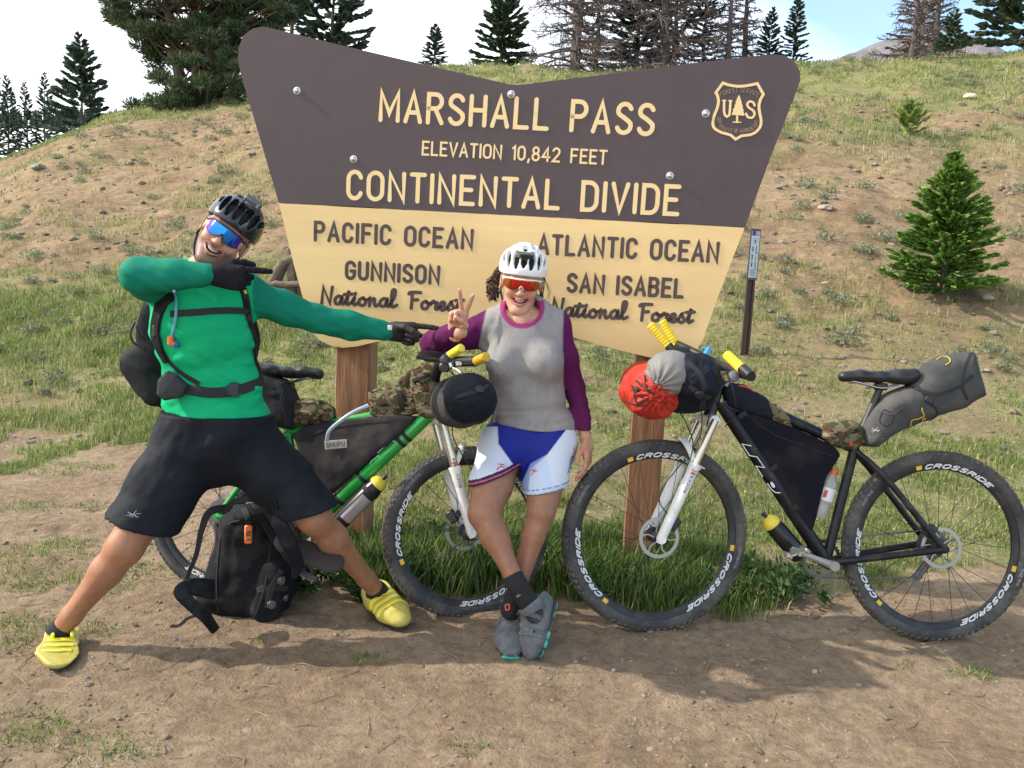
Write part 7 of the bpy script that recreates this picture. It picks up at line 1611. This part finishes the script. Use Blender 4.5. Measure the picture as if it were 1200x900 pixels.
def stones(name, X, Y, S_, cols, sink=.35):
    t = (1+5**.5)/2; I = np.array([[-1,t,0],[1,t,0],[-1,-t,0],[1,-t,0],[0,-1,t],[0,1,t],[0,-1,-t],[0,1,-t],[t,0,-1],[t,0,1],[-t,0,-1],[-t,0,1]])/1.9
    Fi = np.array([[0,11,5],[0,5,1],[0,1,7],[0,7,10],[0,10,11],[1,5,9],[5,11,4],[11,10,2],[10,7,6],[7,1,8],[3,9,4],[3,4,2],[3,2,6],[3,6,8],[3,8,9],[4,9,5],[2,4,11],[6,2,10],[8,6,7],[9,8,1]])
    n = len(X); V = I[None]*(.75+.5*rs.rand(n, 12, 1)); sc_ = np.stack([.7+.6*rs.rand(n), .7+.6*rs.rand(n), .4+.35*rs.rand(n)], 1); V = V*sc_[:, None]; a = rs.rand(n)*6.28; c, s = np.cos(a), np.sin(a); x = V[..., 0]*c[:, None]-V[..., 1]*s[:, None]; y = V[..., 0]*s[:, None]+V[..., 1]*c[:, None]
    V = np.stack([x, y, V[..., 2]], -1)*S_[:, None, None]+np.stack([X, Y, hgt(X, Y)+S_*(.5-sink)*.5], 1)[:, None]; C = cols[rs.randint(0, len(cols), n)]*(.75+.5*rs.rand(n))[:, None]
    rawmesh(name, V.reshape(-1, 3), [(np.arange(n)[:, None, None]*12+Fi[None]).reshape(-1, 3)], M_peb, None, False, np.repeat(C, 12, 0), kind='stuff')
PC = np.array([[.27,.20,.14],[.22,.165,.115],[.30,.25,.20],[.18,.13,.10],[.26,.20,.15],[.29,.24,.19]])*.82
X, Y = scatter(14000, 1.5, 5.5, umax=.72); k = rs.rand(len(X)) < .25+.75*(fbm(X*1.4, Y*1.4, seed=57) > .5); X, Y = X[k], Y[k]; stones('gravel', X, Y, .0022+.0065*rs.rand(len(X))**4+.002*(rs.rand(len(X)) > .93)*1.0, PC)
X, Y = scatter(260, 1.6, 4.5, umax=.72); stones('pebbles', X, Y, .007+.010*rs.rand(len(X))**2, PC)
X, Y = scatter(5200, 5.5, 24); k = rs.rand(len(X)) < 1-.7*cover(X, Y); X, Y = X[k], Y[k]; stones('hillside_stones', X, Y, (.010+.035*rs.rand(len(X))**3)*(Y/8)**.6, PC*.95)
def twigs():
    mb = MB(); X, Y = scatter(420, 2.0, 7, umax=.7); r = np.random.RandomState(77)
    for x, y in zip(X, Y):
        a = r.rand()*6.28; l = .015+.05*r.rand(); d = np.array([math.cos(a), math.sin(a)])*l; P = [np.array([x+d[0]*t, y+d[1]*t, 0]) for t in (-1, 0, 1)]; P[1][:2] += r.randn(2)*l*.15
        for q in P: q[2] = gz(q[0], q[1])+.003
        mb.tube(P, [.0012, .0016, .0008], 4, cap=False)
    mb.build('twigs', mat('dry_twig', (.26,.20,.13), .9, var=.4, vscale=5), smooth=False, kind='stuff')
twigs()
def hit_ground(px, py, y0_=3, y1_=30):
    for Y in np.arange(y0_, y1_, .03):
        p = at(px, py, Y)
        if p[2] < gz(p[0], p[1]): return p
    return at(px, py, y1_)
def rock(px, py, wpx, hpx, label, m, seed, ang=0):
    p = hit_ground(px, py); s = wpx/F*p[1]/2; h = hpx/F*p[1]/2; S = Sdf(-np.array([s,s,h])*1.6-.01, np.array([s,s,h])*1.6+.01, max(s, h)/14)
    S.ell((0,0,0), (s, s*.75, h), k=.001); r = np.random.RandomState(seed)
    for i in range(7): n_ = nrm(r.randn(3)); S.cut(n_*np.array([s,s*.75,h])*(.62+.2*r.rand()), n_, k=s*.06)
    S.disp(lambda X, Y, Z: (fbm(X/s*2, Y/s*2, Z/s*2, seed=seed, o=4)-.5)*s*.22, band=s*.5); V, Fq = S.nets(1); rawmesh('rock', V, [Fq], m, None, True, origin=None, label=label, cat='rock').location = (float(p[0]), float(p[1]), gz(p[0], p[1])+h*.35)
M_rock2 = mat('reddish_stone', (.20, .12, .095), .85, var=.3, vscale=20, bump=.5, bscale=40, bdist=.01); M_rock3 = mat('grey_rock', (.25,.24,.23), .85, var=.3, vscale=10)
rock(968, 246, 21, 8, 'pale flat rock on the bare slope right of the sign', M_rock, 2); rock(44, 198, 18, 8, 'grey flat rock high on the dirt slope at far left', M_rock3, 3); rock(1157, 352, 18, 9, 'brown rock at the right foot of the small fir', M_rock, 4)
rock(953, 726, 16, 10, 'reddish stone on the dirt under the black bicycle crank', M_rock2, 5); rock(1000, 740, 13, 12, 'rough clod beside the rear wheel of the black bicycle', M_rock2, 6); rock(953, 806, 9, 7, 'small tan pebble inside the long shadow at lower right', M_rock, 7); rock(1137, 116, 16, 9, 'bleached rock high on the slope above the fir', mat('bleached_rock', (.55,.48,.38), .85), 8)
# ---------------------------------------------------------------- TREES
def tree_mesh(nb, h, br, rng, t0=.08, lenf=None, up0=-12, up1=35, ns=14, spray=.12, cols=None, dead=False, tr=.04, bw_=.01, irregular=.25, width=.34, wh=None):
    LV, LF, NV, NC, n0 = [], [], [], [], 0; mb = MB(); 
    tz = np.linspace(0, h, 9); off = np.cumsum(rng.randn(9, 2)*h*.006, 0); off[0] = 0; Pt = np.stack([off[:, 0], off[:, 1], tz-.05], 1); mb.tube(Pt, np.linspace(tr, tr*.12, 9), 8)
    ms = MB(); 
    for i in range(nb):
        t = t0+(1-t0)*((i+rng.rand()*.8)/nb)**(.92) if wh is None else t0+(1-t0)*min(1, (round(i/nb*wh)/wh)+rng.randn()*.006+.0)
        t = min(max(t, 0.02), .985); L_ = br*((1-t)**.85 if lenf is None else lenf(t))*(1-irregular+2*irregular*rng.rand())+.02*h*(1-t)+.012*h; az = i*2.399+rng.randn()*.5; el = R(up0+(up1-up0)*t+rng.randn()*7)
        z0 = t*h; c = np.array([np.interp(z0, tz, off[:, 0]), np.interp(z0, tz, off[:, 1]), z0]); d = np.array([math.cos(az)*math.cos(el), math.sin(az)*math.cos(el), math.sin(el)])
        q = [c+d*L_*u+np.array([0, 0, (.16*(u**2) if not dead else -.10*u*u)*L_]) for u in (0, .35, .7, 1)]
        ms.tube(q, [max(bw_*(1-t*.6), .003)*x for x in (1, .7, .45, .2)], 4, cap=False)
        nn = max(4, int(ns*(L_/br)**.8*1.3)) if not dead else max(2, int(ns*L_/br))
        if dead:
            for j in range(nn):
                u = .15+.85*rng.rand(); p = c+d*L_*u+np.array([0,0,-.10*u*u*L_]); dd = nrm(d*.7+rng.randn(3)*.55); l2 = L_*(.15+.25*rng.rand()); e = p+dd*l2+np.array([0,0,-.2*l2]); ms.tube([p, (p+e)/2+rng.randn(3)*l2*.08, e], [bw_*.35, bw_*.25, bw_*.12], 3, cap=False)
                for _ in range(2):
                    p2 = p+(e-p)*(.3+.6*rng.rand()); e2 = p2+nrm(dd+rng.randn(3)*.8)*l2*.5; ms.tube([p2, e2], [bw_*.22, bw_*.08], 3, cap=False)
        else:
            u = .12+.88*rng.rand(nn)**.75; P = c+d*L_*u[:, None]+np.stack([0*u, 0*u, .16*u*u*L_], 1); side = np.cross(d, (0,0,1)); sgn = np.where(rng.rand(nn) > .5, 1, -1)[:, None]
            dr = d*(.55+.5*rng.rand(nn))[:, None]+side*sgn*(.25+.7*rng.rand(nn))[:, None]*(1-u*.5)[:, None]+rng.randn(nn, 3)*.16; dr /= np.linalg.norm(dr, axis=1)[:, None]; ln = spray*(.55+.8*rng.rand(nn)); ln = np.minimum(ln, L_*.6+spray*.25)[:, None]
            nrm_ = np.cross(dr, side+rng.randn(nn, 3)*.5); nrm_ /= np.linalg.norm(nrm_, axis=1)[:, None]+1e-9; wv = np.cross(dr, nrm_)*ln*width; A = P-dr*ln*.15; B = P+dr*ln; M_ = P+dr*ln*.35-np.array([0,0,1])*ln*.06
            NV.append(np.stack([A, M_+wv, B, M_-wv], 1)); cc = cols[rng.randint(0, len(cols), nn)]*(.7+.55*rng.rand(nn))[:, None]; NC.append(np.repeat(cc, 4, 0))
            # second set crossing for depth
            wv2 = nrm_*ln*width*.8; NV.append(np.stack([A, M_+wv2, B, M_-wv2], 1)); NC.append(np.repeat(cc*.9, 4, 0))
    return mb, ms, (np.concatenate(NV).reshape(-1, 3) if NV else None), (np.concatenate(NC) if NC else None)
def plant_tree(kind, label, px, py, top_py, wpx, Y, seed, group=None, nb=70, ns=14, sprf=.10, cols=None, dead=False, ground=True, base=None, **kw):
    """px,py: foot of the trunk in the photo at distance Y, top_py: its tip, wpx: crown width"""
    rng = np.random.RandomState(seed); p = at(px, py, Y) if base is None else base; g = gz(p[0], p[1]); top = at(px, top_py, Y)[2]; z0 = min(g, p[2]) if not ground else g
    h = top-z0; br = wpx/F*Y/2; tr = kw.pop('tr', h*.014); mb, ms, NV, NC = tree_mesh(nb, h, br, rng, ns=ns, spray=br*sprf*2.4, cols=cols if cols is not None else CG, dead=dead, tr=tr, bw_=kw.pop('bw_', tr*.32), **kw)
    root = empty(kind, (float(p[0]), float(p[1]), float(z0)), label=label, cat='tree', group=group)
    mb.build('trunk', M_dbark if dead else M_bark, root); ms.build('branches', M_dbark if dead else M_bark, root, smooth=False, kind='stuff')
    if NV is not None: i = np.arange(len(NV)//4)[:, None]*4; rawmesh('crown', NV, [i+np.array([[0,1,2,3]])], M_needle, root, False, NC, kind='stuff')
    return root
CG = np.array([[.080,.125,.075],[.10,.15,.085],[.070,.105,.072],[.12,.165,.09]]); CY = np.array([[.14,.27,.045],[.22,.37,.07],[.10,.20,.035],[.34,.50,.14]]); CB = np.array([[.085,.125,.10],[.10,.145,.11],[.12,.16,.12]]); CL = np.array([[.24,.33,.08],[.30,.38,.11],[.20,.28,.08]])
GRP = None
p = hit_ground(1105, 345, 6.5, 20); YF = float(p[1])
plant_tree('fir_tree', 'bright green young fir standing alone on the slope right of the sign', 1103, 345, 178, 112, YF, 4, nb=250, ns=105, sprf=.052, cols=CY, t0=.03, up0=-4, up1=30, wh=19, irregular=.30, lenf=lambda t: (1-t)**.95*(.86 if t < .10 else 1)*(.55 if t > .80 else 1)+.04, width=.34)
p = hit_ground(1063, 160, 8, 26); plant_tree('fir_tree', 'tiny yellow green fir seedling high on the right slope', 1063, 160, 118, 44, float(p[1]), 5, nb=46, ns=16, sprf=.11, cols=CL, t0=.03, up0=20, up1=60)
plant_tree('pine_tree', 'small dark pine on the right skyline beside dead trunks', 1112, 70, 8, 30, 23.5, 6, nb=60, ns=16, sprf=.16, t0=.18)
plant_tree('spruce_tree', 'dark spruce cut off by the right edge of the photo', 1200, 62, -90, 120, 24.5, 7, nb=120, ns=26, sprf=.07, t0=.03, up0=-8)
DG = None
for px, py, tp, w_, Y, sd, lb in ((1066,72,-110,60,25.5,11,'left of two dead grey trunks on the right skyline before the mountain'), (1090,72,-100,54,26.2,12,'right of two dead grey trunks on the right skyline before the mountain'), (674,84,-170,110,25.0,13,'big bare dead conifer above the middle of the sign'), (776,88,-150,110,25.5,14,'dense dead grey conifer right of the green spruce behind the sign'), (852,82,-60,46,26.0,15,'thin dead conifer left of the emblem on the skyline'), (872,82,-75,40,27.0,16,'thin dead conifer second left of the twin spruces')):
    plant_tree('dead_tree', lb, px, py, tp, w_*1.05, Y, sd, nb=150 if w_ > 80 else 90, ns=15, dead=True, tr=.15 if w_ > 80 else .10, bw_=.040 if w_ > 80 else .034, up0=-5, up1=30, irregular=.4, t0=.0, lenf=lambda t: (1-t*.7))
for px, py, tp, w_, Y, sd, lb in ((700,84,-150,64,27.5,53,'rusty dying conifer just right of the big bare dead tree'), (790,88,-150,96,27.2,54,'dying brown grey conifer crowding behind the dense dead one'), (1078,72,-110,60,27.5,55,'dying conifer behind the two dead trunks on the right')):
    plant_tree('dying_tree', lb, px, py, tp, w_, Y, sd, nb=120, ns=26, sprf=.07, cols=np.array([[.16,.125,.12],[.20,.15,.135],[.13,.11,.11],[.17,.16,.12]]), up0=-12, up1=30, t0=.02, width=.22)
for px, py, tp, w_, Y, sd, lb in ((508,74,28,30,24.5,21,'tiny dark conifer on the skyline above the left half of the sign'), (588,78,-20,72,26.0,22,'bushy conifer on the skyline above the dip of the sign'), (744,88,-130,90,26.5,23,'tall green spruce between two dead trees behind the sign'), (822,84,-90,48,27.5,24,'slim dark spruce right of the dense dead tree'), (901,80,8,34,26.0,25,'left one of the twin dark spruces above the emblem'), (928,80,-6,34,25.5,26,'right one of the twin dark spruces above the emblem'), (386,96,-120,92,28.0,27,'tall conifer above the upper left slope of the sign'), (340,100,-140,84,30.0,28,'dark conifer behind the big pine near the sign corner')):
    plant_tree('spruce_tree', lb, px, py, tp, w_, Y, sd, nb=120, ns=52, sprf=.065, cols=CB if sd % 2 else CG, up0=-10, up1=35, t0=.03)
def low(px, py, Y): return at(px, py, Y)
for px, py, tp, w_, Y, sd, lb in ((98,148,40,72,34,31,'tall pointed spruce standing alone at upper left'), (50,160,84,30,42,32,'spruce right in the cluster at the far left edge'), (34,162,96,28,45,33,'dim spruce in the middle of the far left cluster'), (12,166,88,32,40,34,'spruce nearest the left photo edge in the far cluster'), (68,158,118,20,44,35,'short spruce between the far left cluster and the lone spruce'), (22,164,110,22,50,36,'small dim spruce behind the far left cluster'), (-8,170,70,40,44,37,'spruce just cut by the left photo edge')):
    p = at(px, py, Y); plant_tree('spruce_tree', lb, px, py+14, tp, w_, Y, sd, nb=100, ns=34, sprf=.08, cols=CB, up0=-10, up1=35, t0=.02, ground=False)
# far forest band
X, V_, C_ = [], [], []
rng = np.random.RandomState(3); Vs, Fs, Cs, n0 = [], [], [], 0
for i in range(300):
    px = rng.uniform(-60, 210); Yv = rng.uniform(110, 170); b_ = at(px, 150, Yv); t_ = at(px, 133-8*rng.rand()+(abs(px-80)/60), Yv); h = t_[2]-b_[2]; r = h*.16; a = np.linspace(0, 6.28, 6)[:-1]
    for kz in range(4):
        z0 = b_[2]+h*kz*.22; rr = r*(1-kz*.2)*(.8+.5*rng.rand(5)); ring = np.stack([b_[0]+rr*np.cos(a), b_[1]+rr*np.sin(a), np.full(5, z0)], 1); tip = np.array([[b_[0], b_[1], z0+h*.40]]); Vs.append(np.concatenate([ring, tip])); Fs.append(n0+np.array([[0,1,5],[1,2,5],[2,3,5],[3,4,5],[4,0,5]])); n0 += 6; Cs.append(np.tile(np.array([.035,.055,.05])*(.7+.6*rng.rand()), (6, 1)))
rawmesh('distant_forest', np.concatenate(Vs), [np.concatenate(Fs)], M_needle, None, False, np.concatenate(Cs), kind='stuff')
# the big spreading pine at upper left
def big_pine():
    Y0 = 25.0; base = hit_ground(228, 122, 15, 27); Y0 = float(base[1]); root = empty('pine_tree', tuple(float(v) for v in base), label='huge spreading dark pine filling the upper left skyline', cat='tree'); rng = np.random.RandomState(8); o = base
    poly = [(126,-70),(370,-70),(352,8),(318,40),(300,60),(285,110),(262,118),(205,132),(152,122),(148,100),(160,84),(186,80),(172,58),(144,40),(128,10)]; cs, rd = [], []
    while len(cs) < 230:
        q = np.array([[rng.uniform(125, 370), rng.uniform(-70, 130)]])
        if in_poly(q, poly)[0] and not (188 < q[0, 0] < 215 and 45 < q[0, 1] < 70 and rng.rand() < .8): cs.append(at(q[0, 0], q[0, 1], Y0+rng.uniform(-1.4, 1.6))); rd.append(rng.uniform(.16, .36))
    cs = np.array(cs); rd = np.array(rd)
    mb = MB()
    trunks = [[at(x0, 128, Y0+dy), at(x1, 60, Y0+dy), at(x2, -60, Y0+dy)] for x0, x1, x2, dy in ((232,230,225,0), (250,262,290,.3), (240,246,255,-.2), (222,205,185,.2))]
    for k, T in enumerate(trunks): T[0][2] -= .5; mb.tube(catmull(T, 5)-o, np.linspace(.19, .07, 11), 8)
    mb.build('trunk', M_bark, root); mb = MB()
    for c in cs:
        T = trunks[rng.randint(0, 4)]; s_ = catmull(T, 5); j = np.argmin(np.linalg.norm(s_-(c-np.array([0,0,.7])), axis=1)); a = s_[j]; m = (a+c)/2+np.array([0,0,-.12]); mb.tube([a-o, m-o, c-o], [.035, .02, .010], 5, cap=False)
    mb.build('branches', M_bark, root, smooth=False, kind='stuff')
    n = 90000; k = rng.randint(0, len(cs), n); d = rng.randn(n, 3); d /= np.linalg.norm(d, axis=1)[:, None]; P = cs[k]+d*(rd[k]*rng.rand(n)**.5)[:, None]*np.array([1.15, 1.15, .62]); dr = d+np.array([0,0,.5])+rng.randn(n, 3)*.4; dr /= np.linalg.norm(dr, axis=1)[:, None]; l = .07+.07*rng.rand(n)[:, None]; wv = np.cross(dr, rng.randn(n, 3)); wv = wv/np.linalg.norm(wv, axis=1)[:, None]*l*.15
    V = np.stack([P-dr*l*.5, P+wv, P+dr*l, P-wv], 1)-o; cols = np.array([[.065,.095,.045],[.085,.120,.055],[.11,.15,.065],[.055,.080,.045]]); C = cols[rng.randint(0, 4, n)]*(.75+.5*rng.rand(n))[:, None]; rawmesh('crown', V.reshape(-1, 3), [np.arange(n)[:, None]*4+np.array([[0,1,2,3]])], M_needle, root, False, np.repeat(C, 4, 0), kind='stuff')
big_pine()
# ---------------------------------------------------------------- ROUTE MARKER POST AND OLD FENCE
def marker():
    Y = 6.9; f = hit_ground(872, 416, 5.5, 9); Y = float(f[1]); B_, T_ = at(872, 416, Y), at(884.5, 271, Y); up = nrm(T_-B_); x = nrm(np.array([1., .25, 0])); x = nrm(x-up*(x@up)); n_ = np.cross(x, up); n_ = n_ if n_[1] < 0 else -n_
    t = thing('marker_post', 'slim brown metal marker post with pale decal behind the black bicycle', 'post', (B_[0], B_[1], gz(B_[0], B_[1]))); H = np.linalg.norm(T_-B_); px_ = Y/F*1.03; fr = np.stack([x, -n_, up], 1)
    mb = MB(); b0 = B_-up*.3; hw = 5.0*px_; c = b0+up*(H*.5+.3)/1; 
    mb.box(B_+up*(H*.5-.15), (hw*.62, .002, H*.5+.14), fr)
    for s_ in (-1, 1): mb.box(B_+up*(H*.5-.15)+x*s_*hw*.75+n_*.006, (hw*.25, .008, H*.5+.14), fr)
    a = mb.build('steel_channel', mat('brown_steel', (.060,.026,.022), .6), smooth=False); mb = MB()
    for i in range(24): mb.cyl(B_+up*(H*.36*i/24)+n_*.0022, B_+up*(H*.36*i/24)+n_*.0030, .0045, n=8)
    b = mb.build('bolt_holes', mat('hole_rust', (.20,.12,.10), .8), smooth=False, kind='stuff'); mb = MB(); pc = B_+up*H*.815; hh = H*.205; wv = 6.2*px_; mb.box(pc+n_*.018, (wv, .002, hh*1.0), fr, bev=.0015); c_ = mb.build('marker_plate', mat('dark_plate', (.085,.065,.060), .6), smooth=False)
    mb = MB(); mb.box(pc+n_*.0215, (wv*.80, .0008, hh*.90), fr); d = mb.build('decal', mat('decal_white', (.48,.54,.60), .4), smooth=False); o_ = pc+n_*.0226; obs = [a, b, c_, d]
    mb = MB(); mb.box(o_+up*hh*.83-x*wv*.36, (wv*.36, .0003, hh*.10), fr); e = mb.build('flag_union', mat('flag_blue', (.03,.05,.25), .5), smooth=False); mb = MB()
    for i in range(4): mb.box(o_+up*hh*(.91-.055*i)+x*wv*.22, (wv*.50 if i > 1 else wv*.42, .0002, hh*.014), fr)
    g = mb.build('flag_stripes', mat('flag_red', (.45,.05,.05), .5), smooth=False, kind='stuff'); mb = MB(); 
    ribbon(mb, [(-wv*.35, hh*.62), (wv*.35, hh*.62), (wv*.30, hh*.48), (0, hh*.40), (-wv*.30, hh*.48), (-wv*.35, hh*.62)], .0025, .0003, lambda q, z: o_+x*q[0]+up*q[1]+n_*z, 0); mb.box(o_+up*hh*.52, (wv*.12, .0003, hh*.05), fr)
    def vtext(txt, xo, y0_, y1_, s_):
        n = len(txt); 
        for i, ch in enumerate(txt):
            if ch == ' ': continue
            yy = y0_+(y1_-y0_)*i/(n-1)
            for st in G[ch][1]: ribbon(mb, [(xo+(q[0]-G[ch][0]/2)*s_, yy+(q[1]-.5)*s_) for q in st], s_*.28, .0003, lambda q, z: o_+x*q[0]+up*q[1]+n_*z, 0, caps=1)
    vtext('NO MOTOR', -wv*.36, hh*.26, -hh*.44, hh*.085); vtext('VEHICLES', wv*.36, hh*.30, -hh*.50, hh*.085)
    for i in range(7): mb.box(o_-up*hh*(.58+.042*i), (wv*(.62-.08*(i % 3)), .0002, hh*.008), fr)
    obs += [e, g, mb.build('decal_lettering', mat('decal_black', (.03,.03,.04), .5), smooth=False, kind='stuff')]; own_all(t, obs)
marker()
def fence():
    M_log = mat('weathered_log', (.16,.12,.085), .9, var=.35, vscale=14, stretch=(1,1,1), bump=.7, bscale=26, bdist=.02); Y = 6.2; f = hit_ground(350, 352, 5, 9); Y = float(f[1])
    t = thing('log_fence', 'weathered log fence half hidden behind the lower left sign edge', 'fence', (f[0], f[1], gz(f[0], f[1]))); ob = []
    for nm, P, r in (('post', [(340,372),(342,330),(340,290)], .042), ('rail', [(300,334),(330,333),(372,334)], .030), ('brace', [(312,372),(330,322),(345,292)], .030), ('post', [(352,372),(353,340),(352,312)], .040), ('log', [(318,330),(332,308),(350,300)], .040)):
        dy = {'post': 0, 'rail': -.10, 'brace': .12, 'log': -.02}[nm]; mb = MB(); pts = catmull([at(p[0], p[1], Y+dy) for p in P], 5); pts = pts+(np.random.RandomState(len(ob)).randn(*pts.shape)*.006); mb.tube(pts, r*(.9+.2*np.random.RandomState(5).rand(len(pts))), 10); ob.append(mb.build(nm, M_log))
    own_all(t, ob)
fence()
